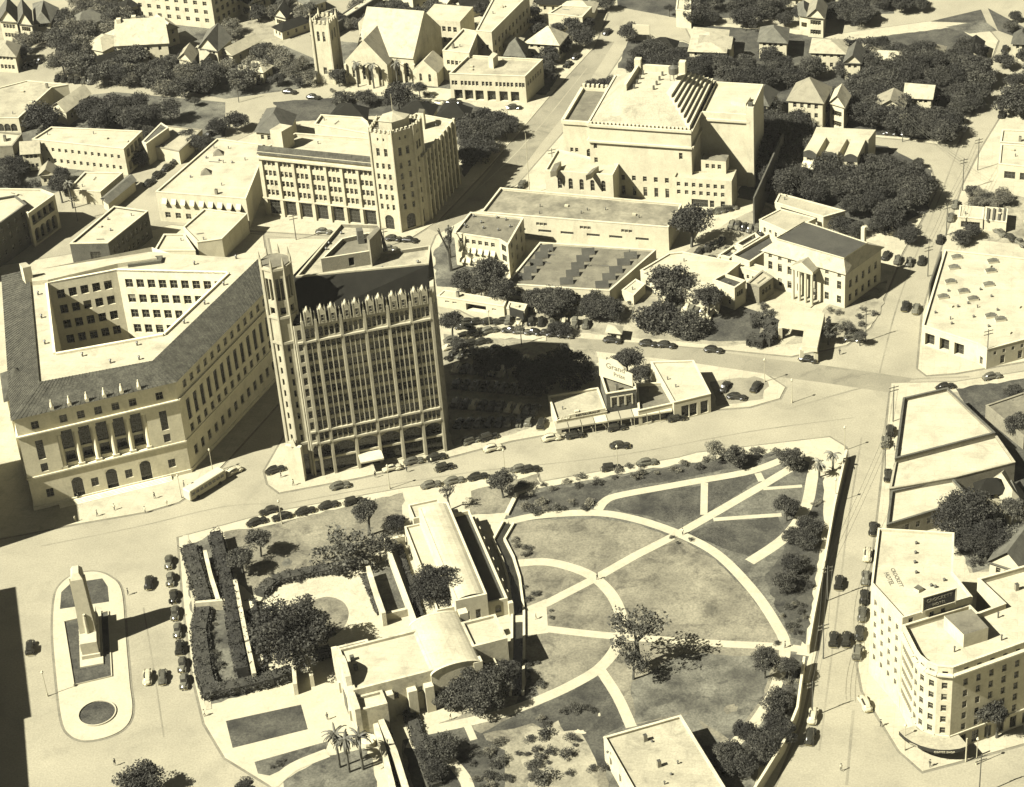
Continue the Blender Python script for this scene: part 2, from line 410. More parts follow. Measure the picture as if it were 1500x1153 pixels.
def roof_clutter(r, poly, z):
    xs = [p[0] for p in poly]; ys = [p[1] for p in poly]; ar = abs(sum(poly[i][0] * poly[(i + 1) % len(poly)][1] - poly[(i + 1) % len(poly)][0] * poly[i][1] for i in range(len(poly)))) / 2
    sm = inset(poly, 1.1); n = min(int(ar / 90) + 1, 10); k = t = 0; d = (Vector(poly[1]) - Vector(poly[0])).normalized()
    while k < n and t < 200:
        t += 1; x, y = CRND.uniform(min(xs), max(xs)), CRND.uniform(min(ys), max(ys))
        if not inside((x, y), sm): continue
        k += 1; b = MB(); q = CRND.random()
        if q < .5: b.tube((x, y, z), (x, y, z + .7), .13, .13, 'metal_dark', 6); b.tube((x, y, z + .7), (x, y, z + .9), .25, .1, 'metal_dark', 6); b.build('roof_vent', r)
        elif q < .72: b.box((x, y), d, .5, .4, z, z + .45, 'metal_pale'); b.build('roof_hatch', r)
        elif q < .84: b.box((x, y), d, .35, .35, z, z + 1.5, 'brick_mid', 'roof_dark'); b.build('chimney', r)
        else:
            L = CRND.uniform(1.5, 4); v = d if CRND.random() < .5 else Vector((-d.y, d.x)); b.tube((x, y, z + .2), (x + v.x * L, y + v.y * L, z + .2), .09, .09, 'metal_dark', 5)
            if inside((x + v.x * L, y + v.y * L), sm): b.build('roof_pipe', r)
def building(name, label, pts, h, wall='stucco', roof='roof_white', par=.7, wins=None, cat='building', group=None,
             cop=None, z0=0, inner=None, coping_w=.35, clutter=True):
    "flat roofed building: pts world CCW; wins {edge: [spec]}"
    pts = ccw([Vector((p[0], p[1])) for p in pts]); c = cen(pts); r = root(name, label, cat, (c.x, c.y, z0), group)
    ORG[r] = Vector((c.x, c.y, z0)); mb = MB(); n = len(pts); wins = wins or {}
    for i in range(n):
        facade(mb, r, pts[i], pts[(i + 1) % n], z0, h, wins.get(i, []), wall)
    ins = inset(pts, coping_w); zr = h - par
    O_ = [(p.x, p.y, h) for p in pts]; I_ = [(p.x, p.y, h) for p in ins]; IR = [(p.x, p.y, zr) for p in ins]
    for i in range(n):
        j = (i + 1) % n
        mb.poly([I_[j], I_[i], IR[i], IR[j]], wall)
    mb.build('wall', r)
    cb = MB(); out = inset(pts, -.08)
    OO = [(p.x, p.y, h - .12) for p in out]; OT = [(p.x, p.y, h + .1) for p in out]; ii = inset(pts, coping_w + .06); IT = [(p.x, p.y, h + .1) for p in ii]; IB = [(p.x, p.y, h - .12) for p in ii]
    cb.ring(OO, OT, cop or wall); cb.ring(OT, IT, cop or wall); cb.ring(IT, IB, cop or wall); cb.ring([(p[0], p[1], h - .12) for p in O_], OO, cop or wall)
    cb.build('coping', r)
    rb = MB(); rb.ngon([(p.x, p.y, zr) for p in inset(pts, coping_w * .5)], roof); rb.build('roof', r)
    r_info[r] = (pts, h, zr)
    if clutter: roof_clutter(r, ins, zr)
    return r
r_info = {}
def B(name, label, px, h, **k):
    return building(name, label, [P(x, y, h) for x, y in px], h, **k)
def pbox(parent, name, px, z0, z1, m, top=None, label=None):
    "box part given by its top corners in photo pixels at height z1"
    b = MB(); b.prism(ccw(PP(px, z1)), z0, z1, m, top); o = b.build(name, parent)
    if label: o['label'] = label
    return o
def vents(parent, pxs, z, kind='roof_vent', r=.22, h=.9, m='metal_dark'):
    for x, y in pxs:
        p = P(x, y, z); b = MB(); b.tube((p.x, p.y, z), (p.x, p.y, z + h), r, r, m, 6); b.tube((p.x, p.y, z + h), (p.x, p.y, z + h + .25), r * 1.7, r * .5, m, 6); b.build(kind, parent)
def hip_house(name, label, px, h, rh, inset_f=.5, wall='stucco', roof='shingle', wins=None, over=.6, gable=False, chim=None, group=None, world=None, cat='house', porch=None):
    "four corner eave polygon at height h, ridge along the longer side"
    q = ccw([Vector((p[0], p[1])) for p in (world or PP(px, h))]); c = cen(q); r = root(name, label, cat, (c.x, c.y, 0), group); ORG[r] = Vector((c.x, c.y, 0))
    mb = MB()
    for i in range(4): facade(mb, r, q[i], q[(i + 1) % 4], 0, h, (wins or {}).get(i, []), wall)
    L0 = (q[1] - q[0]).length; L1 = (q[2] - q[1]).length
    if L0 < L1: q = q[1:] + q[:1]
    m0 = (q[0] + q[3]) / 2; m1 = (q[1] + q[2]) / 2; half = (q[3] - q[0]).length / 2; d = (m1 - m0).normalized()
    k = 0 if gable else min(half * inset_f * 2, (m1 - m0).length * .48)
    e = inset(q, -over); ze = h - .15
    E = [(p.x, p.y, ze) for p in e]
    oo = over if gable else 0
    r0 = m0 + d * (k - oo); r1 = m1 - d * (k - oo); R0 = (r0.x, r0.y, h + rh); R1 = (r1.x, r1.y, h + rh)
    rb = MB(); rb.poly([E[0], E[1], R1, R0], roof); rb.poly([E[2], E[3], R0, R1], roof)
    if gable:
        for (A_, B_, C_) in ((q[3], q[0], m0), (q[1], q[2], m1)): mb.poly([(A_.x, A_.y, h), (B_.x, B_.y, h), (C_.x, C_.y, h + rh * .96)], wall)
    else:
        rb.poly([E[1], E[2], R1], roof); rb.poly([E[3], E[0], R0], roof)
    rb.poly(E[::-1], roof)
    mb.build('wall', r); rb.build('roof', r)
    for (x, y) in (chim or []):
        p = P(x, y, h + rh); b = MB(); b.box((p.x, p.y), d, .45, .45, h * .8, h + rh + 1.0, 'stucco'); b.build('chimney', r)
    return r
# ------------------------------------------------------------------ vegetation
def leafq(b, c, s, m, rnd, flat=0.0):
    d = Vector((rnd.gauss(0, 1), rnd.gauss(0, 1), rnd.gauss(0, 1) + flat)); d.normalize()
    x = d.orthogonal().normalized(); a = rnd.random() * 6.28; y = d.cross(x); X = x * math.cos(a) + y * math.sin(a); Y = d.cross(X)
    s2 = s * rnd.uniform(.45, .8)
    b.poly([c - X * s - Y * s2 * .3, c + Y * -s2, c + X * s, c + Y * s2], m)
def crown_mesh(seed, kind):
    rnd = random.Random(seed); b = MB()
    if kind == 'oak': lobes, per, ls, spread, mats = 46, 150, .092, .30, ['leaf_a', 'leaf_b', 'leaf_a', 'leaf_c']
    elif kind == 'light': lobes, per, ls, spread, mats = 38, 120, .085, .30, ['leaf_b', 'leaf_pale', 'leaf_b']
    elif kind == 'big': lobes, per, ls, spread, mats = 95, 170, .055, .22, ['leaf_c', 'leaf_a', 'leaf_c']
    elif kind == 'loose': lobes, per, ls, spread, mats = 26, 60, .085, .26, ['leaf_b', 'leaf_a']
    elif kind == 'dark': lobes, per, ls, spread, mats = 46, 150, .092, .31, ['leaf_c', 'leaf_c', 'leaf_a']
    elif kind == 'bush': lobes, per, ls, spread, mats = 12, 60, .15, .42, ['leaf_a', 'leaf_b', 'leaf_c']
    elif kind == 'pale_bush': lobes, per, ls, spread, mats = 12, 60, .15, .42, ['leaf_pale', 'leaf_b']
    elif kind == 'cypress': lobes, per, ls, spread, mats = 26, 60, .14, .25, ['leaf_c', 'leaf_a']
    for i in range(lobes):
        t = rnd.random() * 6.283
        if kind == 'cypress':
            z = rnd.random(); rr = .55 * (1 - z) ** .7 + .06; c = Vector((math.cos(t) * rr * rnd.uniform(.3, .8), math.sin(t) * rr * rnd.uniform(.3, .8), z * 2 - 1)); sp = spread * (1.1 - z * .7)
        else:
            u = rnd.uniform(-.55, 1) ; rr = math.sqrt(max(0, 1 - u * u)) ; q = rnd.uniform(.45, .82) if i % 4 else rnd.uniform(.1, .45)
            c = Vector((math.cos(t) * rr * q, math.sin(t) * rr * q, u * q * .72)); sp = spread * rnd.uniform(.5, 1.35)
        for k in range(per):
            d = Vector((rnd.gauss(0, 1), rnd.gauss(0, 1), rnd.gauss(0, 1))); d.normalize()
            rad = sp * rnd.uniform(.35, 1.12) ** .6
            leafq(b, c + Vector((d.x, d.y, d.z * .75)) * rad, ls * rnd.uniform(.6, 1.15) * .62, rnd.choice(mats), rnd, .4)
    return b.mesh('crown_' + kind)
def trunk_mesh(seed, kind):
    rnd = random.Random(seed); b = MB()
    def limb(a, d, L, r, dep):
        a = Vector(a); e = a + d * L; b.tube(a, e, r, r * .65, 'bark', 6, False)
        if dep:
            for k in range(3 if dep > 1 else 2):
                nd = (d + Vector((rnd.uniform(-.9, .9), rnd.uniform(-.9, .9), rnd.uniform(-.1, .5)))).normalized(); limb(e, nd, L * .7, r * .6, dep - 1)
    limb((0, 0, 0), Vector((rnd.uniform(-.1, .1), rnd.uniform(-.1, .1), 1)).normalized(), .85, .085, 2 if kind != 'bush' else 1)
    return b.mesh('trunk')
CR = {}
def crowns(kind):
    if kind not in CR:
        n = 5 if kind in ('oak', 'dark', 'light') else (2 if kind == 'big' else 3)
        CR[kind] = [(crown_mesh(100 + i * 7 + len(kind), kind), trunk_mesh(i, kind)) for i in range(n)]
    return CR[kind]
TI = [0]
def tree(cx, cy, rpx, label, kind='oak', group=None, h=None, name=None, rz=None, squash=1.0):
    k = KS(cy); r = rpx / k; h = h or max(r * 1.75, 2.5); hc = h - r * .75 * squash
    g = P(cx, cy, hc); TI[0] += 1; rnd = random.Random(TI[0] * 13)
    cm, tm = crowns(kind)[TI[0] % len(crowns(kind))]
    nm = name or {'oak': 'oak_tree', 'dark': 'live_oak', 'big': 'live_oak', 'light': 'shade_tree', 'loose': 'young_tree', 'cypress': 'cypress_tree'}.get(kind, 'tree')
    t = root(nm, label, 'tree', (g.x, g.y, 0), group)
    o = bpy.data.objects.new('crown', cm); COL.objects.link(o); o.parent = t; o.location = (0, 0, hc)
    o.scale = (r * 1.2 * rnd.uniform(.92, 1.08), r * 1.2 * rnd.uniform(.92, 1.08), r * 1.1 * squash * rnd.uniform(.95, 1.1)); o.rotation_euler.z = rnd.random() * 6.28
    o = bpy.data.objects.new('trunk', tm); COL.objects.link(o); o.parent = t; s = max(hc / 1.35, .5); o.scale = (s * .9, s * .9, s); o.rotation_euler.z = rnd.random() * 6.28
    return t
def bush(cx, cy, rpx, label, kind='bush', group=None, name='bush', squash=.8):
    k = KS(cy); r = rpx / k; g = P(cx, cy, r * .5); TI[0] += 1; rnd = random.Random(TI[0] * 17)
    cm = crowns(kind)[TI[0] % len(crowns(kind))][0]
    o = bpy.data.objects.new(name, cm); COL.objects.link(o); o.location = (g.x, g.y, r * .45 + .1); o.scale = (r, r, r * squash); o.rotation_euler.z = rnd.random() * 6.28
    return tag(o, label, 'bush', group)
def inpoly(p, poly):
    c = False; n = len(poly)
    for i in range(n):
        a, b = poly[i], poly[i - 1]
        if (a[1] > p[1]) != (b[1] > p[1]) and p[0] < (b[0] - a[0]) * (p[1] - a[1]) / (b[1] - a[1] + 1e-9) + a[0]: c = not c
    return c
ORD = ['first', 'second', 'third', 'fourth', 'fifth', 'sixth', 'seventh', 'eighth', 'ninth', 'tenth', 'eleventh', 'twelfth', 'thirteenth', 'fourteenth', 'fifteenth', 'sixteenth', 'seventeenth', 'eighteenth', 'nineteenth', 'twentieth']
def ranked(L):
    "bands from near to far, each counted from the left: yields item, wording"
    n = len(L); nb = 1 if n <= 7 else (2 if n <= 14 else (3 if n <= 30 else 4)); bn = {1: [''], 2: ['front row', 'back row'], 3: ['front row', 'middle row', 'back row'], 4: ['front row', 'second row', 'third row', 'back row']}[nb]
    S = sorted(L, key=lambda q: -q[1]); out = []
    for k in range(nb):
        band = sorted(S[k * n // nb:(k + 1) * n // nb], key=lambda q: q[0])
        for i, q in enumerate(band): out.append((q, (bn[k] + ', ' if bn[k] else '') + ORD[min(i, 19)] + ' from left'))
    return out
def grove(poly, n, r0, r1, label, kind='dark', group=None, seed=1, mind=.8):
    "trees filling an area given in photo pixels"
    rnd = random.Random(seed); xs = [p[0] for p in poly]; ys = [p[1] for p in poly]; L = []; tries = 0
    while len(L) < n and tries < n * 60:
        tries += 1; p = (rnd.uniform(min(xs), max(xs)), rnd.uniform(min(ys), max(ys)))
        r = rnd.uniform(r0, r1)
        if inpoly(p, poly) and all((p[0] - q[0]) ** 2 + ((p[1] - q[1]) * 1.4) ** 2 > ((r + q[2]) * .5 * mind) ** 2 * 1.6 for q in L): L.append((*p, r))
    for (x, y, r), wd in ranked(L): tree(x, y, r, label + ', ' + wd, kind if isinstance(kind, str) else rnd.choice(kind), group)
def bushes(poly, n, r0, r1, label, kind='bush', group=None, seed=1):
    rnd = random.Random(seed); xs = [p[0] for p in poly]; ys = [p[1] for p in poly]; t = 0; L = []
    while len(L) < n and t < n * 50:
        t += 1; p = (rnd.uniform(min(xs), max(xs)), rnd.uniform(min(ys), max(ys)))
        if inpoly(p, poly): L.append(p)
    for p, wd in ranked(L): bush(p[0], p[1], rnd.uniform(r0, r1), label + ', ' + wd, kind if isinstance(kind, str) else rnd.choice(kind), group)
def hedge(px, w_, h, label, mats=('leaf_a', 'leaf_c'), dens=26, name='hedge', group=None, seed=3, ls=.26):
    rnd = random.Random(seed); line = [tuple(p[:2]) for p in PP(px, h * .5)]; b = MB(); L, R2 = strip_edges(line, w_)
    for i in range(len(line) - 1):
        a = Vector(line[i]); c = Vector(line[i + 1]); d = c - a; ln = d.length; d.normalize(); nv = Vector((-d.y, d.x))
        b.box(((a + c) / 2)[:], d, ln / 2, w_ * .36, .1, h * .82, 'leaf_c')
        for k in range(int(ln * w_ * dens)):
            u = rnd.uniform(0, ln); v = rnd.uniform(-1, 1) * w_ / 2 * (1 + .28 * math.sin(u * 1.3 + seed * 2) + .15 * math.sin(u * 3.7)); bump = .8 + .32 * math.sin(u * 1.9 + seed) * math.cos(u * .7 + v) + .14 * math.sin(u * 4.3 + v * 2.1)
            z = h * bump * (1 - .35 * abs(v / (w_ / 2)) ** 3) * rnd.uniform(.75, 1.08) if rnd.random() < .7 else rnd.uniform(.1, h)
            if z < h * .7: v = math.copysign(w_ / 2 * rnd.uniform(.75, 1.05), v)
            q = a + d * u + nv * v; leafq(b, Vector((q.x, q.y, z)), ls * rnd.uniform(.6, 1.2), rnd.choice(mats), rnd)
    return b.thing(name, label, 'hedge', group)
def palm(px_, py_, h, label, group=None, r=2.4):
    g = P(px_, py_, 0); TI[0] += 1; rnd = random.Random(TI[0]); t = root('palm_tree', label, 'palm tree', (g.x, g.y, 0), group); ORG[t] = Vector((0, 0, 0))
    b = MB(); b.tube((0, 0, 0), (0, 0, h), .28, .2, 'bark', 8); b.build('trunk', t)
    b = MB()
    for i in range(26):
        a = rnd.random() * 6.28; el = rnd.uniform(-.7, 1.1); L = r * rnd.uniform(.8, 1.1); p = Vector((0, 0, h)); ax = Vector((math.cos(a), math.sin(a), 0)); sd_ = Vector((-ax.y, ax.x, 0)); v = el
        for k in range(5):
            q = p + (ax * math.cos(v) + Vector((0, 0, 1)) * math.sin(v)) * L / 5; w0 = .32 * (1 - k / 6) + .05; w1 = .32 * (1 - (k + 1) / 6) + .03; dz = Vector((0, 0, -.16))
            b.poly([p, q, q + sd_ * w1 + dz, p + sd_ * w0 + dz], 'palm_leaf'); b.poly([q, p, p - sd_ * w0 + dz, q - sd_ * w1 + dz], 'palm_leaf'); p = q; v -= .38
    b.build('crown', t); return t
# ------------------------------------------------------------------ cars of the forties
def loft(b, secs, m, n=12, pick=None):
    "secs: (x, half width, z bottom, z top, power)"
    rings = []
    for x, hw, z0, z1, pw in secs:
        zc = (z0 + z1) / 2; hz = (z1 - z0) / 2; R_ = []
        for i in range(n):
            t = 2 * math.pi * (i + .5) / n; c, s = math.cos(t), math.sin(t)
            R_.append((x, math.copysign(abs(c) ** pw, c) * hw, zc + math.copysign(abs(s) ** pw, s) * hz))
        rings.append(R_)
    for k in range(len(rings) - 1):
        for i in range(n):
            j = (i + 1) % n; mm = pick(k, i) if pick else m; b.poly([rings[k][i], rings[k + 1][i], rings[k + 1][j], rings[k][j]], mm)
    b.poly(rings[0], m); b.poly(rings[-1][::-1], m)
CARS = {}
def car_parts(style, col):
    key = (style, col)
    if key in CARS: return CARS[key]
    m = 'car_' + col; body = MB()
    if style == 'sedan':
        loft(body, [(-2.25, .35, .45, .75, .6), (-2.1, .62, .35, .95, .55), (-1.5, .74, .3, 1.08, .5), (-.6, .78, .3, 1.1, .5), (.6, .74, .3, 1.1, .5), (1.2, .58, .32, 1.08, .55), (1.9, .42, .35, 1.02, .55), (2.15, .3, .42, .85, .6)], m)
        for sx, L in ((1.45, .75), (-1.35, .72)):
            for sy in (-1, 1): loft(body, [(sx - L, .06, .35, .5, .7), (sx - L * .6, .2, .3, .78, .6), (sx, .24, .3, .9, .6), (sx + L * .6, .2, .3, .78, .6), (sx + L, .08, .35, .6, .7)], m, 8) if False else None
        cab = MB(); loft(cab, [(-1.75, .45, 1.0, 1.12, .7), (-1.35, .6, 1.0, 1.42, .6), (-.8, .66, 1.0, 1.6, .55), (-.1, .68, 1.0, 1.64, .55), (.45, .64, 1.0, 1.56, .55), (.85, .6, 1.0, 1.1, .6)], m, 12, lambda k, i: 'car_glass' if (i in (0, 5, 1, 4) and k in (1, 2, 3)) or (k == 4 and i in (1, 2, 3, 4)) else m)
    elif style == 'coupe':
        loft(body, [(-2.2, .35, .45, .7, .6), (-1.9, .66, .35, .95, .55), (-1.2, .74, .3, 1.05, .5), (.5, .74, .3, 1.08, .5), (1.2, .56, .32, 1.06, .55), (1.85, .4, .35, 1.0, .55), (2.1, .3, .42, .8, .6)], m)
        cab = MB(); loft(cab, [(-1.2, .45, .98, 1.1, .7), (-.85, .6, 1.0, 1.45, .6), (-.2, .66, 1.0, 1.6, .55), (.35, .64, 1.0, 1.55, .55), (.8, .58, 1.0, 1.1, .6)], m, 12, lambda k, i: 'car_glass' if (i in (0, 5, 1, 4) and k in (1, 2)) or (k == 3 and i in (1, 2, 3, 4)) else m)
    else:   # boxy early thirties car
        loft(body, [(-2.0, .6, .4, 1.0, .5), (-1.6, .7, .35, 1.1, .45), (.5, .7, .35, 1.12, .45), (.8, .45, .4, 1.15, .5), (1.9, .36, .45, 1.1, .5)], m)
        cab = MB(); loft(cab, [(-1.75, .62, 1.05, 1.6, .4), (-1.5, .66, 1.05, 1.72, .4), (.3, .66, 1.05, 1.72, .4), (.55, .62, 1.05, 1.55, .4)], m, 12, lambda k, i: 'car_glass' if k == 1 and i in (0, 5, 1, 4) else m)
    fen = {}
    for sx, L in ((1.42, .78), (-1.32, .76)):
        f = MB(); loft(f, [(sx - L, .07, .36, .5, .7), (sx - L * .6, .2, .3, .76, .6), (sx, .23, .34, .9, .6), (sx + L * .6, .2, .34, .78, .6), (sx + L, .08, .4, .6, .7)], m, 8)
        fen[sx] = f.mesh('fender')
    wh = MB(); wh.tube((0, -.09, 0), (0, .09, 0), .34, .34, 'tyre', 10); wh.tube((0, -.1, 0), (0, .1, 0), .16, .16, 'chrome', 8)
    bu = MB(); bu.box((0, 0), (0, 1), .75, .05, .42, .54, 'chrome')
    hl = MB(); hl.tube((0, 0, 0), (.12, 0, 0), .1, .12, 'chrome', 8)
    bm = body.mesh('body')
    CARS[key] = dict(body=bm, cab=cab.mesh('cabin'), fen=fen, wheel=wh.mesh('wheel'), bumper=bu.mesh('bumper'), head=hl.mesh('headlight'))
    return CARS[key]
def car(x, y, dx, dy, label, col='black', style='sedan', group=None, parts=True, z=.01, s=1.0):
    g = P(x, y, .7); q = P(x + dx, y + dy, .7); a = math.atan2(q.y - g.y, q.x - g.x)
    t = root('parked_car', label, 'car', (g.x, g.y, z), group, rz=a); t.scale = (s * 1.05,) * 3
    D = car_parts(style, col)
    def ch(me, nm, loc=(0, 0, 0)):
        o = bpy.data.objects.new(nm, me); COL.objects.link(o); o.parent = t; o.location = loc; return o
    ch(D['body'], 'body'); ch(D['cab'], 'cabin')
    for sx, me in D['fen'].items():
        for sy in (-.72, .72): ch(me, 'fender', (0, sy, 0))
    for sx in (1.42, -1.32):
        for sy in (-.74, .74): ch(D['wheel'], 'wheel', (sx, sy, .34))
    if parts:
        ch(D['bumper'], 'bumper', (2.25, 0, 0)); ch(D['bumper'], 'bumper', (-2.3, 0, 0))
        for sy in (-.5, .5): ch(D['head'], 'headlight', (1.95, sy, .85))
    return t
ST = ['sedan', 'sedan', 'coupe', 'sedan', 'boxy']
def carrow(a, b, n, d, label, group, cols=('black', 'grey', 'black', 'black', 'pale'), jit=.8, seed=0, parts=False, z=.01):
    rnd = random.Random(seed * 31 + n); lr = abs(b[0] - a[0]) > 12 or abs(b[0] - a[0]) > abs(b[1] - a[1])
    for i in range(n):
        t = i / max(n - 1, 1); x = a[0] + (b[0] - a[0]) * t + rnd.uniform(-jit, jit); y = a[1] + (b[1] - a[1]) * t + rnd.uniform(-jit, jit) * .5
        sg = 1 if rnd.random() < .6 else -1
        j = i if (b[0] > a[0] if lr else b[1] > a[1]) else n - 1 - i
        car(x, y, d[0] * sg, d[1] * sg, label + (', ' + ORD[j] + (' from left' if lr else ' from top') if n > 1 else ''), rnd.choice(cols), rnd.choice(ST), group, parts, z)
def bus(x, y, dx, dy, label):
    g = P(x, y, 1.5); q = P(x + dx, y + dy, 1.5); a = math.atan2(q.y - g.y, q.x - g.x); t = root('city_bus', label, 'bus', (g.x, g.y, .01), rz=a); ORG[t] = Vector((0, 0, 0))
    t.scale = (1.12,) * 3; b = MB(); loft(b, [(-4.9, 1.0, .5, 2.6, .35), (-4.7, 1.15, .4, 2.85, .25), (4.6, 1.15, .4, 2.85, .25), (4.9, 1.0, .5, 2.6, .35)], 'sign_white', 20); b.build('body', t)
    for sy in (-1, 1):
        for i in range(8):
            w_ = MB(); w_.box((-3.9 + i * 1.1, sy * 1.15), (1, 0), .42, .02, 1.5, 2.15, 'car_glass'); w_.build('window', t)
        for sx in (-3, 3):
            w_ = MB(); w_.tube((sx, sy * 1.0, .45), (sx, sy * 1.2, .45), .45, .45, 'tyre', 10); w_.build('wheel', t)
    w_ = MB(); w_.box((4.9, 0), (0, 1), .75, .03, 1.4, 2.1, 'car_glass'); w_.build('windscreen', t)
    return t
# ------------------------------------------------------------------ street furniture, people
def upole(x, y, h, label, group=None, arms=2, d=(1, .3), r=.14):
    g = P(x, y, 0); t = root('utility_pole', label, 'utility pole', (g.x, g.y, 0), group); ORG[t] = Vector((0, 0, 0))
    b = MB(); b.tube((0, 0, 0), (0, 0, h), r, r * .7, 'pole_wood', 7); b.build('post', t); u = Vector(d).normalized()
    for k in range(arms):
        z = h - .5 - k * .9; b = MB(); b.box((0, 0), u, 1.2, .07, z - .07, z + .07, 'pole_wood'); c = b.build('crossarm', t)
        for s in (-1, -.5, .5, 1):
            i = MB(); i.tube((u.x * s, u.y * s, z + .07), (u.x * s, u.y * s, z + .3), .06, .04, 'metal_pale', 5); i.build('insulator', c)
def lamp(x, y, h, label, group=None, pale=True, r=.1):
    g = P(x, y, 0); t = root('street_lamp', label, 'street lamp', (g.x, g.y, 0), group); ORG[t] = Vector((0, 0, 0)); m = 'metal_pale' if pale else 'metal_dark'
    b = MB(); b.tube((0, 0, 0), (0, 0, .8), r * 2, r * 1.5, m, 8); b.build('base', t)
    b = MB(); b.tube((0, 0, .8), (0, 0, h), r, r * .6, m, 7); b.build('post', t)
    b = MB(); b.tube((0, 0, h), (0, 0, h + .35), .12, .3, m, 8); b.tube((0, 0, h + .35), (0, 0, h + .75), .3, .1, 'sign_white', 8); b.build('lantern', t)
def wire(a, ha, c, hc, label, n=3):
    p, q = P(*a, 0), P(*c, 0); b = MB(); d = (q - p).normalized(); s = Vector((-d.y, d.x, 0))
    for k in range(n):
        o = s * ((k - (n - 1) / 2) * .9); last = None
        for i in range(11):
            t = i / 10; z = ha + (hc - ha) * t - 4 * .9 * t * (1 - t); pt = (p + (q - p) * t + o); pt.z = z
            if last is not None: b.tube(last, pt, .035, .035, 'metal_dark', 3, False)
            last = pt.copy()
    return b.thing('power_line', label, 'power line')
PM = {}
def person_mesh(kind):
    if kind in PM: return PM[kind]
    J = [(0, 0, .95), (0, 0, 1.2), (0, 0, 1.42), (0, 0, 1.52), (.02, 0, 1.64), (0, .1, .9), (.12, .11, .5), (.05, .11, .08), (.17, .12, .03), (0, -.1, .9), (-.1, -.11, .5), (-.22, -.11, .1), (-.1, -.12, .03), (0, .19, 1.4), (-.06, .25, 1.12), (.04, .26, .88), (0, -.19, 1.4), (.08, -.25, 1.12), (.16, -.24, .9)]
    E_ = [(0, 1), (1, 2), (2, 3), (3, 4), (0, 5), (5, 6), (6, 7), (7, 8), (0, 9), (9, 10), (10, 11), (11, 12), (2, 13), (13, 14), (14, 15), (2, 16), (16, 17), (17, 18)]
    Rr = [.15, .13, .13, .055, .1, .1, .07, .045, .04, .1, .07, .045, .04, .065, .045, .035, .065, .045, .035]
    me = bpy.data.meshes.new('person_skin'); me.from_pydata(J, E_, []); o = bpy.data.objects.new('tmp', me); COL.objects.link(o)
    o.modifiers.new('s', 'SKIN'); o.modifiers.new('d', 'SUBSURF').levels = 1
    for i, v in enumerate(me.skin_vertices[0].data): v.radius = (Rr[i], Rr[i]); v.use_root = (i == 0)
    dg = bpy.context.evaluated_depsgraph_get(); me2 = bpy.data.meshes.new_from_object(o.evaluated_get(dg)); bpy.data.objects.remove(o)
    top, bot = {'pale': ('cloth_pale', 'cloth_dark'), 'dark': ('cloth_dark', 'cloth_dark'), 'dress': ('cloth_pale', 'cloth_pale')}[kind]
    me2.materials.clear()
    for m in ('skin', top, bot, 'tyre'): me2.materials.append(MATS[m])
    for f in me2.polygons:
        z = f.center.z; f.material_index = 0 if z > 1.48 or (abs(f.center.y) > .2 and z < .98) else (1 if z > .95 else (2 if z > .1 else 3)); f.use_smooth = True
    PM[kind] = me2; me2.name = 'person_' + kind; return me2
def person(x, y, label, kind='pale', rz=0, group=None):
    g = P(x, y, 0); o = bpy.data.objects.new('person', person_mesh(kind)); COL.objects.link(o); o.location = (g.x, g.y, .14); o.rotation_euler.z = rz; tag(o, label, 'person', group)
    b = MB(); b.tube((.02, 0, 1.7), (.02, 0, 1.72), .17, .17, 'cloth_dark', 10); b.tube((.02, 0, 1.72), (.02, 0, 1.82), .11, .09, 'cloth_dark', 8)
    if kind != 'dress': h = bpy.data.objects.new('hat', b.mesh('hat')); COL.objects.link(h); h.parent = o
    return o
def lettering(parent, text, p, xdir, zdir, size, m, name='lettering'):
    cu = bpy.data.curves.new('t', 'FONT'); cu.body = text; cu.size = size; cu.extrude = .03; cu.align_x = 'CENTER'; cu.resolution_u = 2
    o = bpy.data.objects.new('t', cu); COL.objects.link(o); dg = bpy.context.evaluated_depsgraph_get(); me = bpy.data.meshes.new_from_object(o.evaluated_get(dg)); bpy.data.objects.remove(o)
    me.materials.clear(); me.materials.append(MATS[m]); x = Vector(xdir).normalized(); z = Vector(zdir).normalized(); n = x.cross(z)
    Mx = Matrix((x, z, n)).transposed().to_4x4(); off = ORG.get(parent, Vector((0, 0, 0))); Mx.translation = Vector(p) - off
    me.transform(Mx); o = bpy.data.objects.new(name, me); COL.objects.link(o); o.parent = parent; return o
# ------------------------------------------------------------------ the ground
b = MB(); b.ngon([(-1500, 100, 0), (1500, 100, 0), (1500, 3500, 0), (-1500, 3500, 0)], 'road'); b.build('ground', kind='structure', off=Vector((0, 0, 0)))
GZ = [.0035]
def blk(px, m='concrete', name='pavement', z=.13, sm=False):
    pts = [tuple(p[:2]) for p in PP(px)]
    if sm: pts = smooth_line(pts, 5, True)
    pv = ccw([Vector(p) for p in pts]); GZ[0] += .00015; sheet('gutter', inset(pv, -.55), GZ[0], 'gutter')
    return block(name, pv, z, m)
ZS = [.138]
JR = random.Random(21)
def rough_edge(pts, a):
    out = []
    for i, p in enumerate(pts):
        q = pts[(i + 1) % len(pts)]; L = math.hypot(q[0] - p[0], q[1] - p[1]); n = max(1, int(L / 1.6)); nx, ny = (q[1] - p[1]) / max(L, .01), -(q[0] - p[0]) / max(L, .01)
        for k in range(n): t = k / n; j = JR.gauss(0, a) if k else 0; out.append((p[0] + (q[0] - p[0]) * t + nx * j, p[1] + (q[1] - p[1]) * t + ny * j))
    return out
def lawn(px, m='lawn', sm=False, name='lawn', jit=.22):
    pts = [tuple(p[:2]) for p in PP(px)]
    if sm: pts = smooth_line(pts, 5, True)
    elif jit: pts = rough_edge(pts, jit)
    ZS[0] += .0004
    return sheet(name, ccw([Vector(p) for p in pts]), ZS[0], m)
K1 = [(-60, 800), (111, 768), (215, 750), (262, 736), (290, 716), (325, 683), (425, 572), (405, 480), (385, 345), (250, 330), (110, 372), (-60, 400)]
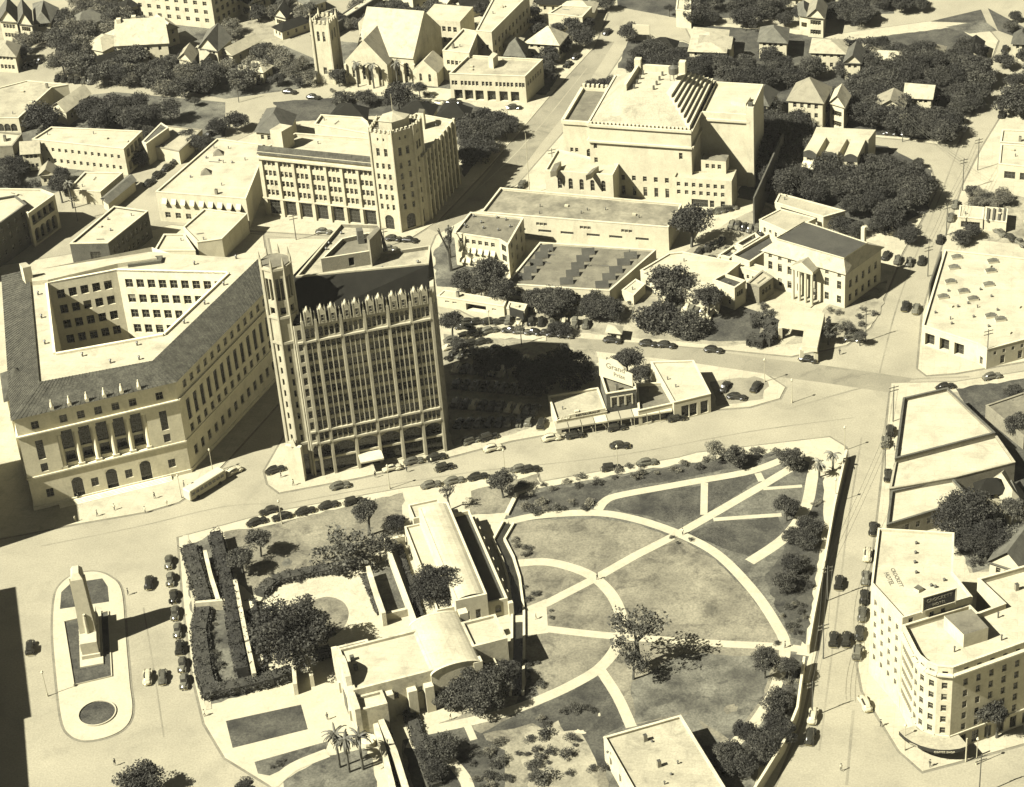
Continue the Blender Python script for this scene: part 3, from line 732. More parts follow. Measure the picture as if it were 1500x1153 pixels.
blk(K1)
blk([(388, 690), (393, 709), (410, 722), (532, 699), (654, 671), (750, 646), (800, 637), (1050, 600), (1100, 596), (1142, 584), (1150, 568), (1120, 548), (1000, 530), (860, 514), (745, 500), (660, 478), (590, 410), (500, 350), (395, 350), (420, 480), (440, 600)])
blk([(262, 788), (395, 752), (497, 733), (590, 716), (717, 698), (785, 690), (791, 707), (995, 671), (1021, 664), (1180, 645), (1215, 641), (1238, 655), (1243, 675), (1205, 830), (1196, 955), (1172, 1060), (1130, 1160), (1090, 1260), (560, 1300), (395, 1150), (330, 1110), (300, 1060), (283, 990), (270, 890)], 'path')
blk([(80, 880), (88, 858), (108, 843), (138, 838), (162, 846), (178, 866), (184, 930), (190, 1000), (194, 1040), (185, 1064), (160, 1079), (125, 1085), (102, 1076), (91, 1055), (84, 1003), (78, 930)], 'path', 'traffic_island', .14, True)
blk([(1306, 562), (1302, 600), (1294, 690), (1284, 780), (1276, 850), (1268, 910), (1257, 975), (1264, 1012), (1290, 1055), (1318, 1100), (1352, 1130), (1420, 1112), (1640, 1050), (1640, 500), (1500, 545), (1400, 560)])
blk([(1345, 540), (1358, 550), (1400, 547), (1500, 530), (1640, 500), (1640, 120), (1480, 150), (1440, 215), (1412, 270), (1392, 330), (1375, 380), (1352, 460)])
blk([(640, 437), (690, 462), (730, 478), (745, 487), (829, 494), (892, 499), (993, 507), (1059, 512), (1160, 522), (1240, 506), (1275, 480), (1300, 425), (1322, 370), (1350, 322), (1372, 275), (1362, 245), (1300, 225), (1180, 205), (1150, 130), (1000, 60), (925, 62), (880, 130), (830, 190), (760, 270), (700, 310), (640, 345), (625, 380)])
blk([(1160, 190), (1250, 198), (1330, 205), (1400, 215), (1430, 150), (1462, 60), (1440, 35), (1360, 32), (1230, 50), (1130, 40), (1000, 30), (1020, 70), (1140, 120)])
blk([(368, 338), (480, 345), (600, 350), (640, 325), (700, 262), (760, 195), (815, 130), (870, 70), (890, 20), (700, 10), (640, 60), (470, 150), (330, 215), (250, 280), (280, 330)])
# planted and bare surfaces laid on them
lawn([(650, 490), (700, 492), (760, 502), (870, 512), (880, 530), (800, 570), (810, 618), (735, 640), (665, 655), (640, 560)], 'earth', name='car_park')
lawn([(1040, 560), (1105, 552), (1125, 560), (1118, 585), (1050, 596)], 'road_dark', name='forecourt')
lawn([(700, 477), (745, 489), (800, 492), (800, 500), (700, 494)], 'gravel')
lawn([(755, 1012), (870, 970), (890, 1010), (920, 1062), (890, 1085), (900, 1180), (590, 1180), (590, 1085)], 'lawn_pale')
park = [(735, 765), (752, 728), (790, 716), (1000, 680), (1140, 662), (1192, 680), (1200, 720), (1190, 780), (1175, 940), (1150, 1005), (1120, 1090), (1095, 1200), (900, 1200), (880, 1080), (745, 1045), (770, 1005), (768, 930), (750, 850)]
lawn(park, 'lawn')
lawn([(748, 768), (790, 762), (870, 760), (930, 768), (995, 790), (1048, 820), (1095, 868), (1130, 915), (1143, 950), (1128, 1010), (1100, 1060), (1062, 1095), (1015, 1045), (925, 1062), (880, 985), (840, 1000), (790, 1020), (765, 960), (752, 850)], 'lawn_pale')
lawn([(925, 1000), (1000, 958), (1135, 962), (1120, 1020), (1070, 1085), (1010, 1045), (930, 1060)], 'lawn')
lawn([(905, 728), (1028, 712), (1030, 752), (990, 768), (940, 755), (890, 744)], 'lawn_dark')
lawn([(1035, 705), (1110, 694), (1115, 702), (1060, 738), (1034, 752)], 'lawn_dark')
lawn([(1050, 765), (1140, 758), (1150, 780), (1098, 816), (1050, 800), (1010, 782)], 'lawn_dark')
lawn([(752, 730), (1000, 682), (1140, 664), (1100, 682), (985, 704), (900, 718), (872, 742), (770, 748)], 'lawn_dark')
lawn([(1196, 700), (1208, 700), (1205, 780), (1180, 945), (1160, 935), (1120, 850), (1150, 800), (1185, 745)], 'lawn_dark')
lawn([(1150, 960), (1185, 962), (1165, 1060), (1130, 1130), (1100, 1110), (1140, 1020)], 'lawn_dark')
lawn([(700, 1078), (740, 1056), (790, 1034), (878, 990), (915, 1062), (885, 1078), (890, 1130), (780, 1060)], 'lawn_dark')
lawn([(762, 1072), (778, 1064), (800, 1068), (818, 1056), (826, 1072), (848, 1070), (862, 1092), (872, 1112), (880, 1180), (770, 1180), (776, 1140), (762, 1110), (772, 1090)], 'earth', name='gravel_patch')
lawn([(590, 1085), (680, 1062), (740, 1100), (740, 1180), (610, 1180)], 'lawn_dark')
lawn([(328, 780), (395, 770), (500, 745), (590, 722), (590, 800), (560, 808), (500, 838), (430, 850), (370, 872), (345, 850)], 'lawn_pale')
lawn([(690, 720), (790, 694), (792, 710), (757, 722), (742, 752), (690, 755)], 'lawn_pale')
lawn([(272, 800), (318, 780), (345, 870), (388, 975), (395, 985), (300, 1032), (285, 980)], 'lawn')
lawn([(300, 1034), (428, 1000), (432, 988), (420, 978), (300, 1010)], 'lawn')
lawn([(543, 830), (568, 820), (597, 895), (563, 900)], 'lawn', jit=0)
lawn([(331, 1057), (341, 1096.5), (451, 1069), (441, 1033)], 'lawn_dark', jit=0)
lawn([(373, 1117), (482, 1086), (478, 1098), (395, 1137), (378, 1134)], 'lawn', jit=0)
lawn([(415, 1145), (480, 1108), (540, 1095), (560, 1180), (420, 1180)], 'lawn')
yard = [(372, 886), (395, 866), (430, 856), (470, 843), (535, 836), (545, 865), (556, 898), (545, 915), (500, 946), (430, 970), (390, 975), (378, 930)]
lawn(yard, 'gravel', name='courtyard')
lawn([(440, 905), (452, 885), (478, 875), (502, 882), (511, 900), (502, 922), (478, 938), (450, 935)], 'lawn_pale', True)
lawn([(88, 893), (90, 868), (104, 855), (150, 848), (158, 860), (160, 882)], 'lawn_dark', name='flower_bed', jit=0)
lawn([(93.6, 912), (108.6, 1005), (164, 992), (159, 897)], 'lawn_dark', name='flower_bed', jit=0)
cc = P(142.5, 1046); rr_ = 3.75
sheet('flower_bed', [Vector((cc.x + rr_ * math.cos(t), cc.y + rr_ * math.sin(t))) for t in [2 * math.pi * i / 32 for i in range(32)]], .152, 'lawn_dark')
wall_line([(142, 850)], .1, 0, .1, 'kerb', 'x', 'x') if False else None
# kerb rings of the beds
def kring(px, name, label, h=.28, w_=.25, world=None):
    line = world or [tuple(p[:2]) for p in PP(px)]; line = list(line) + [line[0], ]
    return wall_line(line, w_, .14, .14 + h, 'kerb', name, label, 'kerb', world=True)
kring([(93.6, 912), (108.6, 1005), (164, 992), (159, 897)], 'bed_kerb', 'low pale kerb around the rectangular bed under the marble monument')
kring(None, 'bed_kerb', 'low pale kerb ring around the round flower bed on the traffic island', world=[(cc.x + rr_ * math.cos(t), cc.y + rr_ * math.sin(t)) for t in [2 * math.pi * i / 32 for i in range(32)]])
# park paths
W = 2.1
path([(745, 765), (790, 756), (870, 752), (930, 761), (995, 783), (1050, 812), (1100, 862), (1135, 912), (1150, 950), (1135, 1010), (1105, 1060), (1062, 1103)], 2.3)
path([(770, 897), (800, 885), (872, 848), (930, 815), (995, 782), (1060, 745), (1120, 710), (1165, 683)], 2.2, smooth=False)
path([(757, 826), (800, 824), (840, 833), (872, 848), (898, 875), (911, 910), (905, 945), (880, 978), (840, 1003), (790, 1026), (735, 1046), (660, 1064), (590, 1078)], 2.5)
path([(800, 922), (880, 931), (970, 938), (1060, 944), (1140, 948), (1195, 955)], 2.1)
path([(878, 980), (905, 1022), (925, 1066)], 2.2)
path([(876, 748), (885, 736), (905, 727), (980, 713), (1030, 704), (1100, 691), (1150, 673), (1185, 660)], 2.2)
path([(1032, 708), (1031, 755)], 1.6); path([(1045, 762), (1100, 758), (1145, 755)], 1.3); path([(1098, 824), (1150, 788), (1180, 745), (1190, 700), (1196, 672)], 2.6)
path([(1118, 717), (1175, 713)], 1.1); path([(1110, 694), (1116, 706)], 1.6)
path([(680, 906), (720, 909), (768, 907)], 2.2); path([(640, 765), (700, 762), (745, 765)], 1.5)
path([(597, 1090), (640, 1100), (680, 1140), (690, 1180)], 2.4); path([(684, 1062), (694, 1085)], 1.5)
path([(400, 1150), (430, 1125), (480, 1104)], 2.6)
path([(272, 785), (283, 870), (296, 960), (306, 1040)], 1.2, m='concrete')
lawn_z = ZS[0]
sheet('plaza', ccw(PP([(766, 892), (800, 878), (803, 928), (768, 932)])), .147, 'path')
for i, px in enumerate([[(640, 700), (720, 690)]]): pass
# old irrigation channel with stone edges
ch = [(745, 768), (731, 793), (744, 820), (753, 850), (759, 900), (759, 950), (757, 1020)]
wtr = path(ch, 1.9, z=.149, m='water', name='channel_water', smooth=False)
L, R2 = strip_edges([tuple(p[:2]) for p in PP(ch)], 2.5)
wall_line([tuple(p) for p in L], .5, .1, .75, 'stucco', 'channel_wall', 'pale stone edge on the west bank of the narrow water channel', world=True)
wall_line([tuple(p) for p in R2], .5, .1, .75, 'stucco', 'channel_wall', 'pale stone edge on the park bank of the narrow water channel', world=True)
wall_line([(757, 722), (742, 752)], 1.0, .1, .7, 'stucco', 'channel_wall', 'short pale stone channel edge north of the museum garden')
# street surfaces: darker worn lane and lines
path([(690, 492), (745, 498), (860, 508), (1000, 521), (1110, 536), (1200, 547), (1330, 566)], 7.5, z=.006, m='road_dark', name='road_surface')
path([(880, 60), (830, 135), (770, 210), (700, 300), (640, 340)], 9, z=.0075, m='road_dark', name='road_surface')
# ground of the blocks further off
lawn([(650, 300), (720, 250), (790, 195), (790, 240), (700, 330)], 'lawn_dark') if False else None
lawn([(655, 345), (700, 372), (740, 395), (745, 430), (700, 425), (640, 420), (635, 370)], 'lawn')
lawn([(740, 430), (900, 435), (960, 400), (1060, 330), (1120, 300), (1180, 330), (1120, 440), (1130, 500), (1060, 508), (900, 492), (760, 480)], 'earth')
lawn([(950, 470), (1060, 440), (1120, 460), (1110, 500), (1000, 500)], 'lawn_dark')
lawn([(1100, 180), (1160, 190), (1300, 215), (1365, 250), (1360, 310), (1320, 330), (1250, 330), (1130, 300), (1080, 290), (1100, 230)], 'lawn_dark')
lawn([(1220, 440), (1300, 410), (1290, 460), (1250, 500), (1150, 505), (1190, 470)], 'earth')
lawn([(920, 60), (1000, 62), (1160, 120), (1160, 185), (1000, 110), (905, 100)], 'lawn_dark')
lawn([(1165, 188), (1250, 196), (1395, 208), (1425, 150), (1450, 70), (1400, 40), (1240, 60), (1130, 46), (1010, 35), (1060, 80)], 'lawn_dark')
lawn([(1385, 40), (1440, 30), (1460, 45), (1420, 50)], 'lawn')
sheet('lawn', ccw(PP([(1305, 45), (1437, 14), (1452, 48), (1400, 47)])), .02, 'lawn_dark'); sheet('lawn', ccw(PP([(1447, 12), (1500, 40), (1490, 55), (1462, 45)])), .02, 'lawn_dark')
sheet('lawn', ccw(PP([(120, 30), (330, 30), (470, 90), (440, 130), (330, 145), (200, 120), (120, 95)])), .02, 'lawn')
sheet('lawn', ccw(PP([(30, 150), (170, 135), (330, 150), (330, 200), (230, 230), (30, 300), (0, 300), (0, 200)])), .021, 'lawn')
sheet('lawn', ccw(PP([(900, -40), (1300, -40), (1310, 20), (1000, 28), (905, 10)])), .02, 'lawn_dark')
lawn([(400, 150), (540, 140), (680, 150), (740, 170), (730, 200), (680, 260), (670, 200), (560, 170), (420, 180)], 'lawn_dark')
lawn([(480, 60), (600, 70), (700, 40), (760, 60), (820, 110), (800, 140), (650, 130), (480, 120)], 'lawn')
lawn([(1330, 590), (1400, 575), (1500, 560), (1640, 540), (1640, 830), (1420, 840), (1400, 780), (1480, 760), (1480, 700), (1420, 620)], 'earth')
lawn([(1400, 570), (1500, 555), (1640, 530), (1640, 760), (1500, 740), (1470, 680)], 'lawn_dark')
lawn([(1400, 740), (1500, 730), (1500, 820), (1425, 840), (1400, 800)], 'lawn')
lawn([(1420, 275), (1500, 290), (1500, 360), (1410, 350)], 'earth')

# worn and bare patches in the grass
WR = random.Random(8)
def blotch(cx, cy, rx, m, name, z):
    g = P(cx, cy); n = 14; f = [WR.uniform(.65, 1.2) for _ in range(n)]; a0 = WR.random() * 3; el = WR.uniform(.5, .9)
    pts = []
    for i in range(n):
        t = 2 * math.pi * i / n; x, y = rx * f[i] * math.cos(t), rx * el * f[i] * math.sin(t); pts.append((g.x + x * math.cos(a0) - y * math.sin(a0), g.y + x * math.sin(a0) + y * math.cos(a0)))
    return sheet(name, [Vector(q) for q in smooth_line(pts, 3, True)], z, m)
zz = ZS[0] + .0008
for i, (x, y, r_, m) in enumerate([(855, 800, 1.3, 'lawn_pale'), (1090, 890, 1.6, 'lawn_pale'), (1040, 900, 2.0, 'lawn_pale'), (1070, 1040, 1.8, 'lawn_pale'), (730, 1120, 1.2, 'dirt_pale'), (655, 1095, 1.2, 'lawn_pale'), (850, 1073, 1.2, 'path'), (878, 1048, .5, 'path'), (420, 825, 1.6, 'lawn'), (700, 560, 5, 'dirt_pale'), (1000, 450, 4, 'dirt_pale'), (1160, 470, 3, 'dirt_pale')]):
    zz += .0003; blotch(x, y, r_, m, 'worn_patch', zz)
# repaired strips in the carriageways
zz = .012
for px, w_, m in [([(420, 738), (560, 712), (700, 690)], .35, 'road_dark'), ([(60, 800), (200, 772), (330, 742), (420, 738)], .35, 'road_dark'), ([(700, 690), (900, 668), (1100, 632), (1250, 612)], .35, 'road_dark'), ([(1262, 640), (1240, 780), (1222, 930), (1200, 1100)], .35, 'road_dark'), ([(1285, 560), (1320, 430), (1380, 280), (1440, 120)], .35, 'road_dark'), ([(640, 330), (760, 220), (860, 100)], .3, 'road'), ([(1150, 600), (1300, 560), (1420, 552)], .5, 'road_dark'), ([(210, 890), (225, 980), (240, 1080)], .3, 'road_dark'), ([(1250, 1040), (1240, 1150)], .5, 'road_dark'), ([(380, 345), (480, 352), (600, 358)], .3, 'road_dark')]:
    zz += .0015; path(px, w_, z=zz, m=m, name='road_patch')
# ------------------------------------------------------------------ HAZE
hb = MB(); hb.prism([(-460, -60), (460, -60), (700, 1500), (-700, 1500)], -1.5, 292, 'road', bottom=True); ho = hb.build('haze', kind='stuff', off=Vector((0, 0, 0)))
hm = bpy.data.materials.new('haze'); hm.use_nodes = True; hn = hm.node_tree; hn.nodes.clear(); ho.data.materials.clear(); ho.data.materials.append(hm)
hv = hn.nodes.new('ShaderNodeVolumePrincipled'); hv.inputs['Density'].default_value = .00003; hv.inputs['Color'].default_value = (1, .985, .90, 1); hv.inputs['Anisotropy'].default_value = .2
hout = hn.nodes.new('ShaderNodeOutputMaterial'); hn.links.new(hv.outputs[0], hout.inputs['Volume'])
# ------------------------------------------------------------------ federal building with light well
def federal():
    ZE, ZF, ZT = 25.3, 27.4, 8.7
    e = [(p.x, p.y) for p in PP([(20, 613), (256, 558), (392, 420), (222, 362), (6, 405)], ZE)]
    ri = [(p.x, p.y) for p in PP([(58, 562), (224, 531), (380, 380), (219, 369), (43, 397)], ZF)]
    wl = [(p.x, p.y) for p in PP([(70, 417), (171, 398), (333, 402), (239, 491), (82, 519)], ZF)]
    c = cen(e); r = root('federal_building', 'pale limestone federal building round an open light well, columned front facing the plaza', 'building', (c.x, c.y, 0))
    mb = MB(); A, d, n, L = edge(e[0], e[1])
    def pt(u, z, o=0): q = A + d * u + n * o; return (q.x, q.y, z)
    fr = [.115, .29, .398, .506, .614, .722, .89]; us = [f * L for f in fr]
    # base storey
    facade(mb, r, e[0], e[1], 0, ZT, [dict(us=[us[1], us[3], us[5]], w=2.6, z=.6, h=5.6, arch=1, kind='shop', depth=.7), dict(us=[us[2], us[4]], w=1.7, z=2.6, h=2.3), dict(us=[us[0], us[6]], w=1.7, z=2.6, h=2.3)], 'limestone')
    p0, p1 = us[1] - 2.3, us[5] + 2.3
    zc1 = 19.2
    ops = [(p0, p1, ZT + .4, zc1, 2.0)]
    for u in (us[0], us[6]):
        for z, h, w_ in ((9.7, 2.2, 1.6), (13.0, 5.2, 1.7)):
            ops.append((u - w_ / 2, u + w_ / 2, z, z + h, .4)); q = A + d * u - n * .4; add_window(r, (q.x, q.y, z), n, w_, h, 'steel')
    panel(mb, e[0], e[1], ZT, zc1, ops, 'limestone')
    q0, q1 = A + d * p0 - n * 2, A + d * p1 - n * 2
    uu = [u - p0 for u in us[1:6]]
    facade(mb, r, q0, q1, ZT + .4, zc1, [dict(us=uu, w=2.2, z=9.9, h=2.4, kind='steel'), dict(us=uu, w=2.6, z=13.0, h=5.6, kind='steel')], 'limestone')
    facade(mb, r, e[0], e[1], zc1, ZE, [dict(us=us, w=1.7, z=21.3, h=2.0)], 'limestone')
    # right side
    Lr = edge(e[1], e[2])[3]
    facade(mb, r, e[1], e[2], 0, ZE, [dict(n=13, w=1.5, z=21.5, h=2.0, m0=2, m1=1), dict(n=13, w=1.6, z=12.8, h=5.6, m0=2, m1=1, kind='steel'), dict(n=13, w=1.5, z=9.4, h=2.2, m0=2, m1=1), dict(n=13, w=1.5, z=3, h=2.6, m0=2, m1=1)], 'limestone')
    for i in (2, 3, 4): facade(mb, r, e[i], e[(i + 1) % 5], 0, ZE, [dict(n=8, w=1.5, z=z, h=2, m0=2, m1=2) for z in ((21.5, 13) if i == 4 else ())], 'limestone')
    # light well
    for i in range(5):
        a, b_ = wl[i], wl[(i + 1) % 5]; nn = {0: 5, 1: 9}.get(i, 0)
        sp = [dict(n=nn, w=1.9, z=z, h=2.4, m0=1.2, m1=1.2) for z in (5.8, 10.1, 14.4, 18.7, 23.0)] if nn else []
        facade(mb, r, a, b_, 3.5, ZF + .5, sp, 'limestone')
    mb.ngon([(p[0], p[1], 3.5) for p in ccw([Vector(x) for x in wl])], 'roof_grey')
    mb.build('wall', r)
    # flat roof with a hole: fan strips between the rim and the well
    b = MB(); o5 = [ri[4], ri[3], ri[2], ri[1], ri[0]]
    for i in range(5):
        j = (i + 1) % 5; b.poly([(*wl[i], ZF), (*o5[i], ZF), (*o5[j], ZF), (*wl[j], ZF)], 'roof_white')
    b.build('roof', r)
    for i in range(5):
        j = (i + 1) % 5; A2, d2, n2, L2 = edge(wl[i], wl[j]); b = MB(); m_ = A2 + d2 * L2 / 2 - n2 * .3; b.box(m_[:], d2, L2 / 2, .3, ZF + .02, ZF + .55, 'limestone'); b.build('parapet', r)
    # tiled slopes on three sides
    for i, j in ((0, 1), (1, 2), (4, 0)):
        b = MB(); ov = inset([Vector(x) for x in e], -.7); A3, B3, C3, D3 = ov[i], ov[j], Vector(ri[j]), Vector(ri[i]); NR = int((A3 - B3).length / 1.1)
        b.poly([(*A3, ZE), (*B3, ZE), (*C3, ZF + .5), (*D3, ZF + .5)], 'tile')
        b.poly([(*D3, ZF + .5), (*C3, ZF + .5), (*C3, ZF), (*D3, ZF)], 'limestone')
        for k in range(1, NR):
            t = k / NR; lo = A3.lerp(B3, t); hi = D3.lerp(C3, t); b.tube((*lo, ZE + .05), (*hi, ZF + .52), .09, .09, 'tile', 4, False)
        b.build('tiled_roof', r)
    # eaves, cornices
    for z, o, h in ((ZE - .5, .55, .5), (zc1 + .9, .5, .35), (ZT - .1, .25, .4), (.0, .25, 1.0)):
        for i in (0, 1, 4):
            A3, d3, n3, L3 = edge(e[i], e[(i + 1) % 5]); b = MB(); q = A3 + d3 * L3 / 2 + n3 * (o / 2 - .02); b.box(q[:], d3, L3 / 2 + o * .5, o / 2, z, z + h, 'limestone'); b.build('cornice', r)
    # giant columns, statues
    for k in range(6):
        u = (us[1] + (k - .5) * (us[2] - us[1])); q = A + d * u - n * .75
        b = MB(); b.tube((q.x, q.y, ZT + 1.0), (q.x, q.y, zc1 - .9), .62, .52, 'limestone', 12); b.box(q[:], d, .75, .75, ZT + .4, ZT + 1.0, 'limestone'); b.box(q[:], d, .75, .7, zc1 - .9, zc1 - .01, 'limestone'); b.build('column', r)
        q = A + d * u + n * .1; b = MB(); b.box(q[:], d, .4, .35, ZE, ZE + .9, 'limestone'); b.tube((q.x, q.y, ZE + .9), (q.x, q.y, ZE + 1.9), .4, .28, 'limestone', 7); b.tube((q.x, q.y, ZE + 1.9), (q.x, q.y, ZE + 2.6), .22, .12, 'limestone', 6); b.build('finial', r)
    for k in range(5):
        u = us[k + 1]; q = A + d * u - n * .8; b = MB(); b.box(q[:], d, 1.2, .12, ZT + .4, ZT + 1.4, 'limestone'); b.build('balustrade', r)
    b = MB()
    for i in range(4): b.box((A + d * (L * .51) + n * (.4 + .35 * i))[:], d, L * .36, .2 + .17, 0, .62 - .14 * i, 'limestone')
    b.build('steps', r)
    # penthouse, roof turret, vents
    pbox(r, 'penthouse', [(75, 398), (46, 403), (47, 412), (70, 410), (172, 386), (230, 378), (222, 371)], ZF, ZF + 1.2, 'stucco', 'roof_white')
    pbox(r, 'roof_turret', [(28, 386), (38, 384), (45, 390), (33, 393)], ZF - 6, ZF + 4.5, 'stucco', 'roof_pale')
    pbox(r, 'skylight', [(188, 378), (238, 374), (236, 382), (187, 388)], ZF, ZF + .8, 'metal_dark', 'glass_grey')
    vents(r, [(56, 432), (61, 466), (66, 504), (121, 522), (162, 532), (204, 527), (201, 506), (270, 474), (300, 446), (328, 418), (285, 388), (346, 379)], ZF)
    # hipped corner pavilion
    q = [Vector((p.x, p.y)) for p in PP([(10, 585), (55, 570), (40, 540), (5, 548)], 23)]; cq = cen(q); b = MB(); b.prism(ccw(q), 0, 23, 'limestone'); b.build('corner_pavilion', r)
    b = MB(); qe = inset(ccw(q), -.8)
    for i in range(4): b.poly([(*qe[i], 22.9), (*qe[(i + 1) % 4], 22.9), (cq.x, cq.y, 27)], 'tile')
    b.build('pavilion_roof', r)
federal()
# ------------------------------------------------------------------ gothic tower block
def medical():
    Z1, Z2 = 40.5, 47.3
    a = Vector((-46.6, 414.2)); bb = Vector((-16.1, 420.4)); F0 = Vector((-48.8, 413.75))
    A, d, n, L = edge(a, bb)
    rp = [Vector((p.x, p.y)) for p in PP([(433, 407), (628, 388), (631, 361), (562, 371), (556, 331), (499, 329)], Z2)]
    c_ = rp[2] + Vector((.15, .15)); d_ = rp[3] + Vector((.5, .6)); e_ = rp[4] + Vector((1.2, 1.2)); f_ = rp[5] + Vector((-1.5, 1.2)); g_ = Vector((-50.6, 421.5))
    W_ = [a, bb, c_, d_, e_, f_, g_]; c = cen(W_)
    r = root('office_tower', 'thirteen storey gothic terracotta office tower with dark mansard roof and corner spire', 'skyscraper', (c.x, c.y, 0))
    mb = MB()
    fb = [0, .06, .155, .335, .505, .675, .84, 1.0]; cnt = [1, 2, 4, 4, 4, 4, 4]
    fb = [x * L for x in fb]
    rows = [9.9 + 3.0 * k for k in range(9)]; us_all = []; specs = []
    for k in range(7):
        u0, u1 = fb[k] + .35, fb[k + 1] - .35; m_ = cnt[k]
        if k == 6: u1 = fb[7] - .7
        wd = (u1 - u0) / m_; ww = wd * .8
        us = [u0 + wd * (i + .5) for i in range(m_)]; us_all += us
        for z in rows: specs.append(dict(us=us, w=ww, z=z - .1, h=2.05, depth=.42))
        specs.append(dict(us=us, w=ww, z=36.7, h=2.6, arch=1, depth=.42))
        specs.append(dict(us=[(u0 + u1) / 2], w=(u1 - u0) * .97, z=.3, h=8.2, kind='shop', depth=1.1))
    facade(mb, r, a, bb, 0, Z1, specs, 'terra')
    facade(mb, r, bb, c_, 0, Z1, [dict(n=3, w=1.0, z=z, h=1.75) for z in rows], 'brick_mid')
    for i in range(2, 6): facade(mb, r, W_[i], W_[i + 1], 0, Z1, [dict(n=2, w=1.1, z=z, h=1.75) for z in rows[4:]] if i == 5 else [], 'brick_mid')
    facade(mb, r, g_, a, 0, Z1, [], 'terra')
    mb.build('wall', r)
    def pier(u, w_, z0, z1, o, name, pin=0):
        q = A + d * u + n * (o / 2 - .03); b = MB(); b.box(q[:], d, w_ / 2, o / 2, z0, z1, 'terra')
        if pin: b.tube((q.x, q.y, z1), (q.x, q.y, z1 + pin), w_ * .42, .03, 'terra', 5)
        return b.build(name, r)
    for k, u in enumerate(fb[1:-1] + [L - .35]): pier(u, .6, 0, Z1 + 1.0, .5, 'buttress', 2.2)
    for k in range(7):
        m_ = cnt[k]; u0, u1 = fb[k] + .35, fb[k + 1] - .35
        if k == 6: u1 = fb[7] - .7
        for i in range(1, m_): pier(u0 + (u1 - u0) * i / m_, .17, 9.3, 36.2, .26, 'mullion')
        um = (u0 + u1) / 2
        for z in (8.9, 35.9, 12.1):
            q = A + d * um + n * .3; b = MB(); b.box(q[:], d, (u1 - u0) / 2, .28, z, z + .45, 'terra'); b.build('balcony', r)
        # arch over the shop bay
        b = MB(); N = 8; ww = (u1 - u0) * .97
        for i in range(N):
            t0, t1 = -1 + 2 * i / N, -1 + 2 * (i + 1) / N; f0, f1 = 8.45 - .9 * t0 * t0, 8.45 - .9 * t1 * t1
            q0, q1 = A + d * (um + t0 * ww / 2) + n * .12, A + d * (um + t1 * ww / 2) + n * .12
            b.poly([(*q0, f0), (*q1, f1), (*q1, 8.6), (*q0, 8.6)], 'terra'); h0, h1 = q0 - n * .9, q1 - n * .9; b.poly([(*h0, f0), (*h1, f1), (*q1, f1), (*q0, f0)], 'terra')
        b.build('arch', r)
        q = A + d * um - n * .3; b = MB(); b.box(q[:], d, (u1 - u0) / 2, .2, 4.2, 4.7, 'stone'); b.build('transom', r)
        # gothic dormers
        for j in range(2 if k > 1 else (1 if k == 1 else 0)):
            u = um + (0 if k == 1 else (j - .5) * (u1 - u0) * .48); q = A + d * u + n * .1
            b = MB(); b.box(q[:], d, .75, .35, Z1 - .3, Z1 + 2.4, 'terra')
            for s in (-1, 1):
                q3 = q + d * (.75 * s); b.box(q3[:], d, .13, .4, Z1 - .3, Z1 + 3.3, 'terra'); b.tube((*q3, Z1 + 3.3), (*q3, Z1 + 4.2), .13, .02, 'terra', 4)
            g0, g1 = q - d * .75 + n * .36, q + d * .75 + n * .36; pk = q + n * .36
            b.poly([(*g0, Z1 + 2.4), (*g1, Z1 + 2.4), (*pk, Z1 + 4.0)], 'terra'); h0, h1, hk = g0 - n * 1.5, g1 - n * 1.5, pk - n * 1.5
            b.poly([(*g1, Z1 + 2.4), (*h1, Z1 + 2.4), (*hk, Z1 + 4.0), (*pk, Z1 + 4.0)], 'terra'); b.poly([(*h0, Z1 + 2.4), (*g0, Z1 + 2.4), (*pk, Z1 + 4.0), (*hk, Z1 + 4.0)], 'terra')
            b.tube((*pk, Z1 + 4.0), (*pk, Z1 + 4.9), .1, .02, 'terra', 4)
            dm = b.build('dormer', r); q2 = q + n * .37; add_window(r, (q2.x, q2.y, Z1 + .3), n, .85, 1.7, 'sash', 'dormer_window')
    # mansard
    rq = [rp[0], rp[1], rp[2], rp[3], rp[4], rp[5], Vector((-46.2, 425.2))]
    low = [A - n * .6, bb - n * .6 - d * .5, c_, d_, e_, f_, g_ + Vector((.6, 0))]
    b = MB(); b.ring([(*p, Z1) for p in low], [(*p, Z2) for p in rq], 'slate'); b.build('mansard', r)
    top = ccw([p.copy() for p in rq[:6]]); ins = inset(top, .45); b = MB(); b.ngon([(*p, Z2 - .5) for p in ins], 'roof_pale'); b.build('roof', r)
    b = MB(); b.ring([(*p, Z2 - .01) for p in top], [(*p, Z2 + .35) for p in top], 'terra'); b.ring([(*p, Z2 + .35) for p in top], [(*p, Z2 + .35) for p in ins], 'terra'); b.ring([(*p, Z2 + .35) for p in ins], [(*p, Z2 - .5) for p in ins], 'brick_mid'); b.build('parapet', r)
    # lit gable end on the right
    q = bb + d * .1; b = MB(); e2, dd, nn, LL = edge(bb, c_); m_ = e2 + dd * LL / 2; b.box(((bb + rp[1]) / 2 + Vector((.3, .2)))[:], (rp[1] - bb).normalized(), (rp[1] - bb).length / 2, .45, Z1 - .5, Z1 + 3.5, 'terra'); b.build('gable_pier', r)
    # penthouse
    ph = PP([(470, 379), (546, 367), (541, 340), (500, 349)], Z2 + 3.0); ph = ccw([Vector((p.x, p.y)) for p in ph]); b = MB()
    for i in range(4): panel(b, ph[i], ph[(i + 1) % 4], Z2 - .5, Z2 + 3.0, [(edge(ph[i], ph[(i + 1) % 4])[3] * .52, edge(ph[i], ph[(i + 1) % 4])[3] * .52 + 1.2, Z2, Z2 + 2.1, .4)] if i == 0 else [], 'brick_mid')
